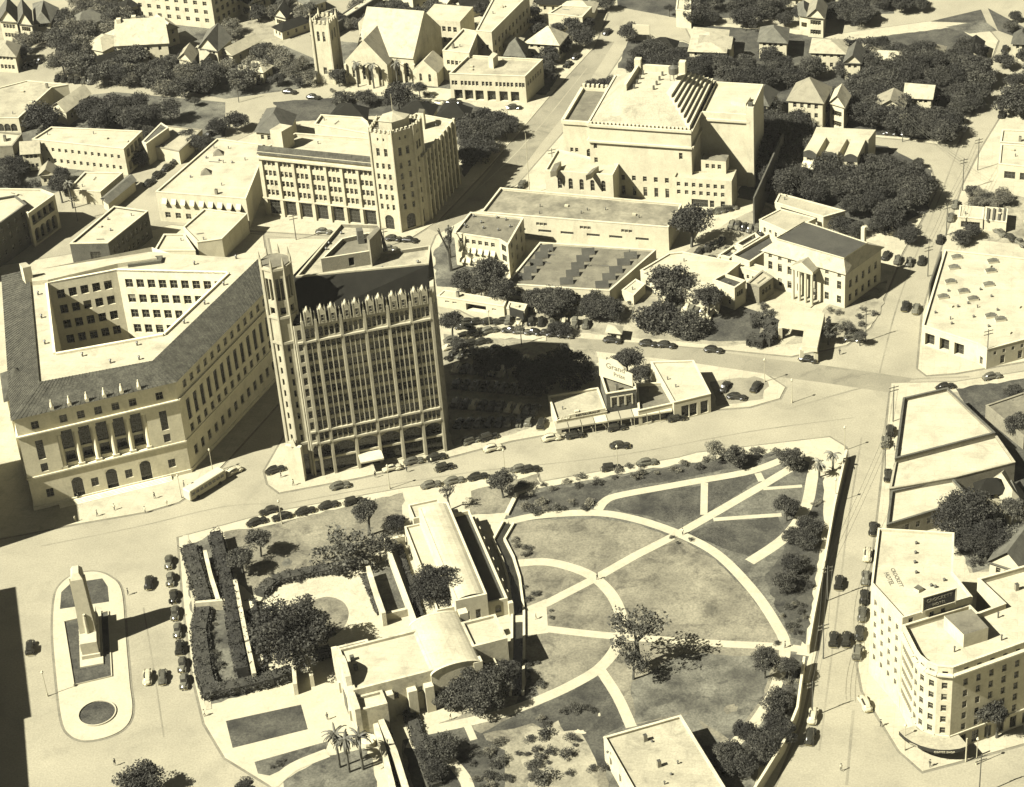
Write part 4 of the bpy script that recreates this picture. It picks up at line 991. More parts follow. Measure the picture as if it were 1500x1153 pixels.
    pi_ = inset(ph, .4); b.ring([(*p, Z2 + 3.0) for p in ph], [(*p, Z2 + 3.0) for p in pi_], 'stucco'); b.ring([(*p, Z2 + 3.0) for p in pi_], [(*p, Z2 + 1.9) for p in pi_], 'brick_mid'); b.ngon([(*p, Z2 + 1.9) for p in pi_], 'roof_grey'); b.build('penthouse', r)
    pbox(r, 'roof_tower', [(541, 352), (557, 335), (553, 331), (537, 347)], Z2 - .5, Z2 + 6.2, 'brick_mid', 'roof_grey')
    pbox(r, 'chimney', [(523, 339), (532, 338), (530, 333), (521, 334)], Z2 - .5, Z2 + 5.2, 'brick_dark')
    vents(r, [(452, 391), (478, 366), (482, 358), (500, 343), (588, 371), (612, 385), (560, 394)], Z2 - .5, h=.5)
    # corner spire
    cx, cy = -49.0, 417.6; R0 = 3.35; a0 = math.atan2(n.y, n.x)
    def oc(R_): return [Vector((cx + R_ * math.cos(a0 + math.pi / 8 + math.pi / 4 * i), cy + R_ * math.sin(a0 + math.pi / 8 + math.pi / 4 * i))) for i in range(8)]
    o8 = oc(R0); b = MB()
    for i in range(8):
        Lf = edge(o8[i], o8[(i + 1) % 8])[3]
        sp = [(Lf / 2 - .28, Lf / 2 + .28, z, z + 1.7, .35) for z in rows] if i in (4, 5, 6, 7) else []
        sp += [(Lf / 2 - .85, Lf / 2 - .1, 47, 52.5, .6), (Lf / 2 + .1, Lf / 2 + .85, 47, 52.5, .6), (Lf / 2 - .6, Lf / 2 + .6, 43.5, 45.2, .5)]
        if i in (5, 6, 7): sp += [(Lf / 2 - .9, Lf / 2 + .9, .3, 6.2, .8)]
        panel(b, o8[i], o8[(i + 1) % 8], 0, 55.5, sp, 'terra')
    b.ngon([(*p, 55.4) for p in o8], 'roof_grey'); b.build('corner_tower', r)
    inn = oc(2.6); b = MB(); b.ring([(*p, 43.8) for p in inn], [(*p, 52.7) for p in inn], 'glass'); b.ring([(*p, .3) for p in inn], [(*p, 42) for p in inn], 'glass'); b.build('belfry_louvres', r)
    for i, p in enumerate(oc(R0 + .1)):
        b = MB(); b.tube((*p, 0), (*p, 56.3), .34, .28, 'terra', 6); b.tube((*p, 56.3), (*p, 57.8), .28, .03, 'terra', 6); b.build('pinnacle', r)
    for z in (9.0, 36, 42.5, 54.6):
        b = MB(); A_, B_ = oc(R0 + .35), oc(R0 - .1); b.ring([(*p, z) for p in A_], [(*p, z + .6) for p in A_], 'terra'); b.ring([(*p, z + .6) for p in A_], [(*p, z + .6) for p in B_], 'terra'); b.ring([(*p, z) for p in B_], [(*p, z) for p in A_], 'terra'); b.build('string_course', r)
    # pale corner entrance and street canopy
    q = Vector((cx, cy)) + Vector((-.35, -.94)) * 4.3; b = MB(); b.box(q[:], (.94, -.35), 1.9, .5, 0, 9.5, 'stucco'); b.tube((*q, 9.5), (*q, 11.6), .9, .05, 'stucco', 4); b.build('portal', r)
    um = (fb[3] + fb[4]) / 2; q = A + d * um + n * 1.9; b = MB(); b.box(q[:], d, 2.7, 1.9, 3.6, 4.0, 'stucco'); b.build('canopy', r)
medical()
# ------------------------------------------------------------------ newspaper building with corner tower
def news():
    h = 19.8; pts = [Vector((p.x, p.y)) for p in PP([(376, 222), (607, 246), (664, 176), (610, 166), (545, 203), (433, 195)], h)]; pts[1:2] = [Vector((-28.2, 529.7)), Vector((-18.9, 532.6))]
    L = edge(pts[0], pts[1])[3]; x1 = L * .885; m1 = L - x1
    rowz = (6.6, 9.6, 12.6, 15.8); sp = [dict(n=7, grp=3, gap=.35, w=.95, z=z, h=1.75, m0=.9, m1=m1) for z in rowz] + [dict(n=7, w=3.3, z=.6, h=4.6, m0=.9, m1=m1, kind='shop', depth=.5)]
    Lr = edge(pts[2], pts[3])[3]
    side = [dict(n=8, grp=2, gap=.18, w=1.2, z=z - .1, h=2.35, kind='steel', depth=.2, m0=1.5, m1=.6) for z in rowz] + [dict(n=8, w=2.6, z=.6, h=4.6, m0=1.5, m1=.6, kind='shop')]
    r = building('newspaper_building', 'cream four storey newspaper building with square corner tower on the avenue', pts, h, wall='stone', roof='roof_white', wins={0: sp, 2: side}, par=1.0)
    p, _, _ = r_info[r]; A, d, n, L = edge(p[0], p[1])
    for i in range(8):
        u = .9 + (x1 - .9) * i / 7; q = A + d * u + n * .2; b = MB(); b.box(q[:], d, .42, .22, 0, 17.9, 'stone'); b.build('pilaster', r)
    q = A + d * (x1 / 2) + n * .45; b = MB(); b.box(q[:], d, x1 / 2, .45, 17.9, 18.5, 'stone'); b.build('cornice', r)
    b = MB(); q = A + d * (x1 / 2) + n * .3
    a0, a1 = A + d * .1 + n * .5, A + d * x1 + n * .5; b0, b1 = A + d * .1 - n * 1.2, A + d * x1 - n * 1.2
    b.poly([(*a0, 19.3), (*a1, 19.3), (*b1, 21.2), (*b0, 21.2)], 'tile'); b.poly([(*b0, 21.2), (*b1, 21.2), (*b1, 19.2), (*b0, 19.2)], 'stone'); b.poly([(*a0, 19.3), (*b0, 21.2), (*b0, 19.3)], 'stone'); b.build('tiled_roof', r)
    q = A + d * (x1 / 2) + n * .3; b = MB(); b.box(q[:], d, x1 / 2, .2, 5.5, 5.9, 'stone'); b.build('string_course', r)
    B2, d2, n2, L2 = edge(p[2], p[3])
    for i in range(9):
        u = 1.5 + (L2 - 2.1) * i / 8; q = B2 + d2 * u + n2 * .3; b = MB(); b.box(q[:], d2, .38, .33, 0, 20.6, 'stone'); b.build('pilaster', r)
    # tower
    cpt = [Vector(q) for q in ((-32.4, 530.2), (-26.4, 527.6), (-20.6, 530.4), (-18.4, 534.6), (-25.5, 539.3), (-30.2, 536.8))]
    H = 30; b = MB(); Ls = [edge(cpt[i], cpt[(i + 1) % 6])[3] for i in range(6)]
    for i in range(6):
        sp = []
        if i < 3:
            for z in (6.6, 9.6, 12.6, 15.8, 19): sp.append(dict(n=3 if i == 0 else 2, w=.8, z=z, h=1.75, m0=.7, m1=.7))
            sp.append(dict(n=2, w=1.0, z=22.8, h=2.4, m0=1, m1=1)); sp.append(dict(n=2, w=.5, z=27.4, h=.9, m0=1.6, m1=1.6)); 
            sp.append(dict(n=1, w=2.6, z=.6, h=4.4, m0=.5, m1=.5, kind='shop', arch=1))
        facade(b, r, cpt[i], cpt[(i + 1) % 6], 0, H, sp, 'stone')
    b.ngon([(*q, H - .6) for q in cpt], 'roof_grey'); b.build('tower', r)
    for i, q in enumerate(cpt):
        b = MB(); b.tube((*q, 0), (*q, H + .3), .42, .36, 'stone', 6); b.tube((*q, H + .3), (*q, H + 1.4), .36, .05, 'stone', 6); b.build('tower_buttress', r)
    ccp = cen(cpt); b = MB(); lp = [q.lerp(Vector((ccp.x, ccp.y)), .42) for q in cpt]
    b.prism(lp, H - .6, H + 2.2, 'stone'); b.ring([(*q, H + 2.2) for q in [q.lerp(Vector((ccp.x, ccp.y)), .38) for q in cpt]], [(ccp.x, ccp.y, H + 3.6)] * 6, 'shingle_pale'); b.tube((ccp.x, ccp.y, H + 4), (ccp.x, ccp.y, H + 9), .1, .05, 'metal_pale', 5); b.build('lantern', r)
    for i in range(6):
        A3, d3, n3, L3 = edge(cpt[i], cpt[(i + 1) % 6]); nb = int(L3 / 1.2)
        for k in range(nb): q = A3 + d3 * (L3 * (k + .5) / nb); b = MB(); b.box(q[:], d3, .3, .25, H, H + .8, 'stone'); b.build('merlon', r)
    pbox(r, 'roof_house', [(395, 190), (412, 193), (428, 184), (410, 181)], h - 1, h + 5, 'stucco', 'roof_white')
    pbox(r, 'roof_house', [(560, 195), (580, 197), (590, 186), (572, 183)], h - 1, h + 3, 'stucco', 'roof_white')
    pbox(r, 'chimney', [(612, 165), (620, 166), (622, 160), (614, 159)], h - 1, h + 4, 'stucco', 'roof_grey')
    t = B('annexe', 'lower cream annexe behind the newspaper building with pale roof', [(460, 182), (545, 197), (538, 178), (530, 172), (470, 168)], 17, roof='roof_white', par=.6)
news()
# ------------------------------------------------------------------ masonic temple
def temple():
    main = PP([(862, 181), (1012, 191), (1036, 118), (903, 112)], 22); main = [Vector((p.x, p.y)) for p in main]; c = cen(main)
    # square it up from the front edge
    A = main[0]; d = (main[1] - main[0]).normalized(); v = Vector((-d.y, d.x)); W_ = (main[1] - main[0]).length; D = 31
    q = lambda u, w_: A + d * u + v * w_
    r = root('masonic_temple', 'huge cream stone temple with stepped pyramid roof and windowless walls', 'temple', (c.x, c.y, 0))
    mb = MB(); n = -v
    F = [q(0, 0), q(W_, 0), q(W_, D), q(0, D)]
    facade(mb, r, F[0], F[1], 0, 22, [dict(us=[W_ - 3, ], w=1.0, z=13, h=2.0), dict(us=[1.6], w=1, z=14.5, h=1.6), dict(us=[1.6], w=1, z=10.2, h=1.6), dict(us=[9 + 3.1 * i for i in range(6)], w=1.1, z=5.4, h=1.6), dict(us=[9 + 3.1 * i for i in range(6)], w=1.1, z=.8, h=2.9)], 'stucco')
    for i in (1, 2, 3): facade(mb, r, F[i], F[(i + 1) % 4], 0, 22, [], 'stucco')
    mb.build('wall', r)
    for z, o, h in ((16.6, .7, .5), (21.3, .55, .7)):
        for i in range(4):
            A3, d3, n3, L3 = edge(F[i], F[(i + 1) % 4]); b = MB(); p = A3 + d3 * L3 / 2 + n3 * (o / 2 - .02); b.box(p[:], d3, L3 / 2 + o * .45, o / 2, z, z + h, 'stucco'); b.build('cornice', r)
    NB = 26
    for k in range(NB): p = q(.6 + (W_ - 1.2) * k / (NB - 1), .25); b = MB(); b.box(p[:], d, .28, .3, 22, 22.5, 'stucco'); b.build('merlon', r)
    # stepped pyramid: front and left slope smooth, right side stepped
    N = 7; T0 = [q(.4, .4), q(W_ - .4, .4), q(W_ - .4, D - .4), q(.4, D - .4)]; T1 = [q(8.3, 9.2), q(20.4, 9.2), q(21.4, 22.5), q(8.8, 22.5)]
    zt = 29.6; b = MB()
    b.poly([(*T0[0], 22), (*T0[1], 22), (*T1[1], zt - 1.6), (*T1[0], zt - 1.6)], 'roof_pale')
    b.poly([(*T0[3], 22), (*T0[0], 22), (*T1[0], zt - 1.6), (*T1[3], zt - 1.6)], 'roof_pale')
    b.poly([(*T0[2], 22), (*T0[3], 22), (*T1[3], zt - 1.6), (*T1[2], zt - 1.6)], 'roof_pale'); b.build('pyramid_roof', r)
    b = MB(); b.ngon([(*p, zt - 1.6) for p in T1], 'roof_white'); b.build('roof_deck', r)
    for k in range(N):
        t0, t1 = k / N, (k + 1) / N; a0, a1 = T0[1].lerp(T1[1], t0), T0[1].lerp(T1[1], t1); b0, b1 = T0[2].lerp(T1[2], t0), T0[2].lerp(T1[2], t1)
        z0 = 22 + (zt - 1.6 - 22) * t0; z1 = 22 + (zt - 1.6 - 22) * t1 + .25
        ip = T1[1] - d * 1.2; ip2 = T1[2] - d * 1.2
        b = MB(); b.prism([a0 + Vector((0, 0)), b0, Vector((b1 - d * .6)), Vector((a1 - d * .6))], z0 - .3, z1, 'stucco'); b.build('roof_step', r)
    for (p0, p1) in ((T1[0], T1[3]), (T1[3], T1[2])):
        b = MB(); dd = (p1 - p0); b.box(((p0 + p1) / 2)[:], dd.normalized(), dd.length / 2, .4, zt - 2, zt + .3, 'stucco'); b.build('parapet', r)
    for p in (T1[3], T1[2]): b = MB(); b.box(p[:], d, .9, .9, zt - 2, zt + 2.0, 'stucco'); b.build('corner_block', r)
    for i in range(4):
        for j in range(2):
            p = T1[0].lerp(T1[3], (i + .6) / 4.4) + d * (2.0 + j * 5.5); b = MB(); b.box(p[:], d, .25, .25, zt - 1.6, zt - .4, 'metal_dark'); b.build('roof_vent', r)
    p = T1[1].lerp(T1[2], .62) - d * 1.0; b = MB()
    for k in range(4): a = k * 1.57; b.tube((p.x + math.cos(a), p.y + math.sin(a), zt - 1.6), (p.x + math.cos(a), p.y + math.sin(a), zt + .6), .08, .08, 'metal_dark', 4)
    b.tube((p.x, p.y, zt + .6), (p.x, p.y, zt + 2.4), 1.4, 1.4, 'metal_dark', 14); b.tube((p.x, p.y, zt + 2.4), (p.x, p.y, zt + 3.1), 1.4, .1, 'metal_dark', 14); b.build('water_tank', r)
    # right wing
    R4 = [q(W_, 11.5), q(W_ + 13.8, 11.5), q(W_ + 13.8, 31), q(W_, 31)]; b = MB()
    for i in range(4): facade(b, r, R4[i], R4[(i + 1) % 4], 0, 22, [], 'stucco')
    ii = inset(R4, .5); b.ring([(*p, 22) for p in R4], [(*p, 22) for p in ii], 'stucco'); b.ring([(*p, 22) for p in ii], [(*p, 21.2) for p in ii], 'stucco'); b.build('wing', r)
    b = MB(); b.ngon([(*p, 21.2) for p in ii], 'roof_white'); b.build('wing_roof', r)
    b = MB(); b.box(((R4[0] + R4[1]) / 2 - v * .25)[:], d, 6.9, .3, 19.6, 20.2, 'stucco'); b.build('cornice', r)
    b = MB(); b.box(q(W_ + 13.9, 12.0)[:], d, 1.0, 1.0, 0, 24.5, 'stucco'); b.box(q(W_ + 13.9, 12.0)[:], d, .6, .6, 24.5, 25.4, 'metal_dark'); b.build('chimney', r)
    p0, p1, p2, p3 = q(W_ + 7, 19), q(W_ + 11.5, 17.5), q(W_ + 12, 22), q(W_ + 7.5, 23); b = MB(); b.prism([p0, p1, p2, p3], 21.2, 22.3, 'stucco', 'roof_white'); b.build('roof_house', r)
    # left wing with parapet
    LW = [q(-9.3, 6.5), q(0, 6.5), q(0, 28), q(-9.3, 28)]; b = MB()
    facade(b, r, LW[0], LW[1], 0, 18.5, [dict(us=[2.2, 3.6], w=.9, z=9.6, h=1.3), dict(us=[7.3], w=1.7, z=8.3, h=2.6, arch=1), dict(us=[1.0], w=1.2, z=8.0, h=1.4, arch=1)], 'stucco')
    for i in (1, 2, 3): facade(b, r, LW[i], LW[(i + 1) % 4], 0, 18.5, [], 'stucco')
    b.build('wing', r); b = MB(); b.ngon([(*p, 18.3) for p in LW], 'roof_grey'); b.build('wing_roof', r)
    for s, t in ((LW[3], LW[0]), (LW[0], LW[1]), (LW[2], LW[3])): b = MB(); dd = t - s; b.box(((s + t) / 2)[:], dd.normalized(), dd.length / 2, .45, 18.2, 19.2, 'stucco'); b.build('parapet', r)
    for i in range(7): p = LW[3].lerp(LW[2], i / 7 + .05); b = MB(); b.box(p[:], d, .35, .35, 19.2, 20.2, 'stucco'); b.build('merlon', r)
    # low front wing with arched windows
    FW = [q(-11.2, -6.8), q(8.0, -6.8), q(8.0, 0), q(-11.2, 6)]; b = MB(); Lf = edge(FW[0], FW[1])[3]
    facade(b, r, FW[0], FW[1], 0, 10.4, [dict(n=5, w=1.2, z=5.0, h=3.4, m0=2.5, m1=1.2, arch=1)], 'stucco')
    for i in (1, 2, 3): facade(b, r, FW[i], FW[(i + 1) % 4], 0, 10.4, [], 'stucco')
    b.ngon([(*p, 9.8) for p in inset(FW, .3)], 'roof_white'); ii = inset(FW, .4); b.ring([(*p, 10.4) for p in FW], [(*p, 10.4) for p in ii], 'stucco'); b.ring([(*p, 10.4) for p in ii], [(*p, 9.8) for p in ii], 'stucco'); b.build('front_wing', r)
    for px in ([(868, 247), (877, 243), (866, 254), (858, 257)], [(812, 240), (822, 236), (815, 250), (806, 252)]): pbox(r, 'parapet_block', px, 9.8, 11.4, 'stucco', 'roof_grey')
    # right annexe
    AX = [q(W_ - 4.2, -2.8), q(W_ + 11.5, -2.8), q(W_ + 11.5, 4), q(W_ - 4.2, 0)]; b = MB()
    facade(b, r, AX[0], AX[1], 0, 9, [dict(us=[1, 3.2, 5.2, 7.2, 9.2, 11.2, 13.2], w=1.0, z=6.3, h=1.3), dict(us=[1, 3.2, 5.2, 7.2, 9.2, 11.2, 13.2], w=1.0, z=3.9, h=1.3), dict(us=[6.8], w=4.6, z=.4, h=2.3, kind='shop'), dict(us=[10.2, 13.2], w=1.2, z=.4, h=2.2)], 'stucco')
    for i in (1, 2, 3): facade(b, r, AX[i], AX[(i + 1) % 4], 0, 9, [], 'stucco')
    b.ngon([(*p, 8.5) for p in AX], 'roof_white'); b.build('side_wing', r)
    UX = [q(W_ + 2, 2), q(W_ + 9, 2), q(W_ + 9, 6), q(W_ + 2, 6)]; b = MB(); facade(b, r, UX[0], UX[1], 8.5, 12.3, [dict(n=3, w=1.0, z=9.8, h=1.4)], 'stucco')
    for i in (1, 2, 3): facade(b, r, UX[i], UX[(i + 1) % 4], 8.5, 12.3, [], 'stucco')
    b.ngon([(*p, 12.3) for p in UX], 'roof_grey'); b.build('upper_room', r)
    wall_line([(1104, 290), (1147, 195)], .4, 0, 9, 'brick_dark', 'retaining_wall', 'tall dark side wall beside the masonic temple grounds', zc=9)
temple()
# ------------------------------------------------------------------ old mission church and museum
def mission():
    O = Vector((-39.8, 340.2)); u = Vector((.967, .253)).normalized(); v = Vector((u.y, -u.x)); H = 9.2
    q = lambda a, b: O + u * a + v * b
    r = root('mission_church', 'old stone mission church with pale flat roof and barrel vaulted transept', 'church', (O.x + 15, O.y - 5, 0))
    def block_(name, u0, u1, v0, v1, z, par=.6, m='stone_old', rf='roof_white', front=None):
        pts = [q(u0, v1), q(u1, v1), q(u1, v0), q(u0, v0)]; b = MB()
        for i in range(4): facade(b, r, pts[i], pts[(i + 1) % 4], 0, z, (front or {}).get(i, []), m)
        ii = inset(pts, .55); b.ring([(*p, z) for p in pts], [(*p, z) for p in ii], m); b.ring([(*p, z) for p in ii], [(*p, z - par) for p in ii], m); b.ngon([(*p, z - par) for p in ii], rf); b.build(name, r)
    block_('nave', .9, 17.5, .2, 13.7, H, front={0: [dict(n=3, w=.9, z=4.5, h=1.5)]}); block_('baptistry', .9, 6.5, 13.7, 18.0, 7.6); block_('side_chapel', .9, 7.5, -1.8, .2, H - 1); block_('chancel', 26.2, 33.5, 1.5, 9.8, H); block_('chancel_side', 26.2, 30.5, 9.8, 13.5, 5)
    # facade wall with the humped gable
    b = MB(); prof = [(-2, 0), (18.2, 0), (18.2, 8.2), (13.5, 8.8), (12.2, 9.3), (11.6, 11.2), (10.4, 12.0), (9.2, 12.7), (8.2, 13.0), (7.2, 12.7), (6.0, 12.0), (4.8, 11.2), (4.2, 9.3), (2.9, 8.8), (-2, 8.2)]
    tr = tessellate_polygon([[Vector((a, z, 0)) for a, z in prof]])
    for off, fl in ((0, 0), (1.1, 1)):
        for t in tr:
            ps = [(*q(off, prof[i][0]), prof[i][1]) for i in t]; b.poly(ps if fl else ps[::-1], 'stone_old')
    for i in range(len(prof)):
        a0, a1 = prof[i], prof[(i + 1) % len(prof)]; b.poly([(*q(0, a0[0]), a0[1]), (*q(1.1, a0[0]), a0[1]), (*q(1.1, a1[0]), a1[1]), (*q(0, a1[0]), a1[1])], 'stone_old')
    b.build('facade', r)
    dw = root('x', None, None, (0, 0, 0)) if False else None
    b = MB(); b.box(q(-.06, 8.1)[:], v, 1.5, .05, .1, 4.4, 'frame_dark'); b.build('door', r)
    for w_ in (3.6, 12.6): b = MB(); b.box(q(-.2, w_)[:], v, .5, .2, 1.2, 3.8, 'stone'); b.build('niche', r)
    # transept barrel vault running across
    b = MB(); N = 14; uc, R_ = 21.6, 5.2; b0, b1 = -2.2, 14.2
    arc = [(uc + R_ * math.cos(math.pi * i / N), H - .9 + 1.75 * math.sin(math.pi * i / N)) for i in range(N + 1)]
    for i in range(N):
        a0, a1 = arc[i], arc[i + 1]; b.poly([(*q(a0[0], b1), a0[1]), (*q(a0[0], b0), a0[1]), (*q(a1[0], b0), a1[1]), (*q(a1[0], b1), a1[1])], 'roof_white')
    b.build('vault_roof', r, smooth=True)
    b = MB(); pts = [q(uc - R_, b1), q(uc + R_, b1), q(uc + R_, b0), q(uc - R_, b0)]
    for i in range(4): facade(b, r, pts[i], pts[(i + 1) % 4], 0, H - .9, [dict(n=1, w=1.2, z=4, h=2)] if i in (0,) else [], 'stone_old')
    for vv, s in ((b1, 1), (b0, -1)):
        ps = [(*q(a, vv), z) for a, z in arc]; b.poly(ps[::-1] if s > 0 else ps, 'stone_old')
    b.build('transept', r)
    for vv in (b0, b1):
        b = MB()
        for i in range(N):
            a0, a1 = arc[i], arc[i + 1]; w0, w1 = vv - .25, vv + .25; k = 1.015
            f = lambda a: (uc + (a[0] - uc) * k, H - .9 + (a[1] - H + .9) * k + .04)
            A0, A1 = f(a0), f(a1); b.poly([(*q(A0[0], w1), A0[1]), (*q(A0[0], w0), A0[1]), (*q(A1[0], w0), A1[1]), (*q(A1[0], w1), A1[1])], 'stucco')
            for w_, s in ((w0, 1), (w1, -1)):
                ps = [(*q(a0[0], w_), a0[1]), (*q(A0[0], w_), A0[1]), (*q(A1[0], w_), A1[1]), (*q(a1[0], w_), a1[1])]; b.poly(ps, 'stucco')
        b.build('vault_coping', r)
    for a, w_, h in ((27.5, -1.5, 9.5), (26.0, 13.6, 9.0), (7.5, 14.3, 7.0), (12.2, 14.3, 6.5), (15.6, 14.3, 6.5)): b = MB(); b.box(q(a, w_)[:], u, .9, .9, 0, h, 'stucco'); b.build('buttress', r)
    for a, w_ in ((3.0, 4), (3.0, 7)): b = MB(); b.box(q(a, w_)[:], u, .4, .4, H - .6, H + .5, 'metal_dark'); b.build('roof_vent', r)
    # museum
    A = Vector((-26.3, 387.8)); f = Vector((.215, -.977)).normalized(); g = Vector((-f.y, f.x))   # f runs towards the church, g to the right
    m = lambda a, b_: A + f * a + g * b_
    r = root('museum', 'long white museum hall with low vaulted roof and walled side terraces', 'museum', (*m(17, 6), 0))
    def blk_(name, a0, a1, b0, b1, z, rf='roof_white', par=.5, wall='stucco', wins={}):
        pts = [m(a1, b0), m(a1, b1), m(a0, b1), m(a0, b0)]; b = MB()
        for i in range(4): facade(b, r, pts[i], pts[(i + 1) % 4], 0, z, wins.get(i, []), wall)
        ii = inset(pts, .35); b.ring([(*p, z) for p in pts], [(*p, z) for p in ii], wall); b.ring([(*p, z) for p in ii], [(*p, z - par) for p in ii], wall); b.ngon([(*p, z - par) for p in ii], rf); b.build(name, r)
    blk_('aisle', 1.5, 32.5, .2, 3.9, 4.2); blk_('aisle', .8, 33.8, 10.6, 15.0, 4.4, rf='roof_dark', par=.9, wins={0: [dict(n=1, w=1.3, z=1.2, h=2.0, arch=1)]})
    blk_('porch', -5.5, 0, 2.6, 9.5, 4.6)
    pts = [m(34.5, 3.9), m(34.5, 10.6), m(0, 10.6), m(0, 3.9)]; b = MB()
    for i in range(4): facade(b, r, pts[i], pts[(i + 1) % 4], 0, 7.2, [dict(n=2, w=1.1, z=1.5, h=2.3)] if i == 0 else ([dict(n=8, w=1, z=5.2, h=1)] if i == 1 else []), 'stucco')
    b.build('hall', r)
    b = MB(); N = 8; arc = [(7.25 - 3.0 * math.cos(math.pi * i / N), 6.7 + 1.0 * math.sin(math.pi * i / N)) for i in range(N + 1)]
    for i in range(N): a0, a1 = arc[i], arc[i + 1]; b.poly([(*m(34.1, a0[0]), a0[1]), (*m(34.1, a1[0]), a1[1]), (*m(.4, a1[0]), a1[1]), (*m(.4, a0[0]), a0[1])], 'roof_white')
    b.build('vaulted_roof', r, smooth=True)
    b = MB(); ii = inset(pts, .5); b.ring([(*p, 7.2) for p in pts], [(*p, 7.2) for p in ii], 'stucco'); b.ring([(*p, 7.2) for p in ii], [(*p, 6.4) for p in ii], 'stucco'); b.build('parapet', r)
    for i in range(9):
        p = m(3 + i * 3.9, 15.4); b = MB(); b.box(p[:], f, .45, .5, 0, 3.6, 'stucco'); b.build('buttress', r)
    wl = wall_line([tuple(m(3, -4.6)), tuple(m(36, -4.6)), tuple(m(43, -4.8))], .9, .1, 2.6, 'stucco', 'garden_wall', 'white garden wall running along the left of the museum', world=True)
    wall_line([tuple(m(2.6, -5)), tuple(m(2.6, -.2))], .8, .1, 2.6, 'stucco', 'garden_wall', 'short white wall closing the top of the museum side garden', world=True)
    wall_line([tuple(m(-4, 22)), tuple(m(-4, 22.1))], .1, 0, .1, 'stucco', 'x', 'x', world=True) if False else None
mission()
def hall():
    h = 6.0; px = [(884, 1080), (925, 1200), (1052, 1141), (997, 1048)]
    c0, c1, c3 = P(884, 1080, h), P(997, 1048, h), P(1052, 1141, h)
    e1 = Vector((c1.x - c0.x, c1.y - c0.y)); W_ = e1.length; e1.normalize(); e2 = Vector((e1.y, -e1.x)); Dp = 22
    a = Vector((c0.x, c0.y)); pts = [a + e2 * Dp, a + e2 * Dp + e1 * W_, a + e1 * W_, a]
    r = building('meeting_hall', 'flat roofed pale stone meeting hall at the bottom edge of the park', pts, h, wall='stone', roof='roof_pale', par=.5, wins={3: [dict(n=4, w=1.2, z=1.5, h=2.2)]})
    vents(r, [(955, 1087), (983, 1135), (890, 1103)], h - .5, r=.18, h=.3)
hall()
# ------------------------------------------------------------------ marble monument
def cenotaph():
    c = P(135, 940); c = Vector((c.x - .3, c.y + .6)); u = (P(159, 897) - P(164, 992)).to_2d().normalized()
    r = root('marble_monument', 'tall white marble monument shaft casting a long shadow on the traffic island', 'monument', (c.x, c.y, .14)); ORG[r] = Vector((c.x, c.y, .14))
    p = lambda a: (c + u * a)[:]
    b = MB(); b.box(p(0), u, 9.0, 2.4, .14, .5, 'marble'); b.build('plinth', r)
    b = MB(); b.box(p(-.2), u, 6.6, 1.9, .5, 1.4, 'marble'); b.box(p(-.2), u, 6.2, 1.7, 1.4, 4.3, 'marble'); b.build('base', r)
    b = MB(); s0 = [(-3.0, -1.65), (3.0, -1.65), (3.0, 1.65), (-3.0, 1.65)]; v = Vector((-u.y, u.x))
    Q = lambda L, z: [(*(c + u * a + v * w_), z) for a, w_ in L]; s1 = [(-2.1, -1.2), (2.1, -1.2), (2.1, 1.2), (-2.1, 1.2)]
    b.ring(Q(s0, 4.3), Q(s1, 17.4), 'marble'); b.ngon(Q(s1, 17.4), 'marble'); s2 = [(-1.3, -.6), (1.3, -.6), (1.3, .6), (-1.3, .6)]; b.ring(Q(s1, 17.4), Q(s2, 18.6), 'marble'); b.ngon(Q(s2, 18.6), 'marble'); b.build('shaft', r)
    b = MB()
    for s in (-1, 1): b.box((c + v * s * 1.45)[:], u, .35, .2, 4.3, 16.8, 'marble')
    b.build('rib', r)
    for s in (-1, 1):
        q = c + u * (-2.9 * 1); q = c + u * (2.9 * s)
        b = MB(); b.tube((*q, 4.3), (*q, 6.2), .55, .4, 'marble', 8); b.tube((*q, 6.2), (*q, 8.4), .5, .35, 'marble', 8); b.tube((*q, 8.4), (*q, 9.1), .25, .28, 'marble', 8); b.build('statue', r)
    for s in (-1, 1):
        for k in range(7):
            q = c + u * (-5 + k * 1.6) + v * s * 1.78; b = MB(); b.tube((*q, 1.4), (*q, 3.2), .28, .3, 'marble', 6); b.tube((*q, 3.2), (*q, 3.7), .16, .14, 'marble', 6); b.build('relief_figure', r)
cenotaph()
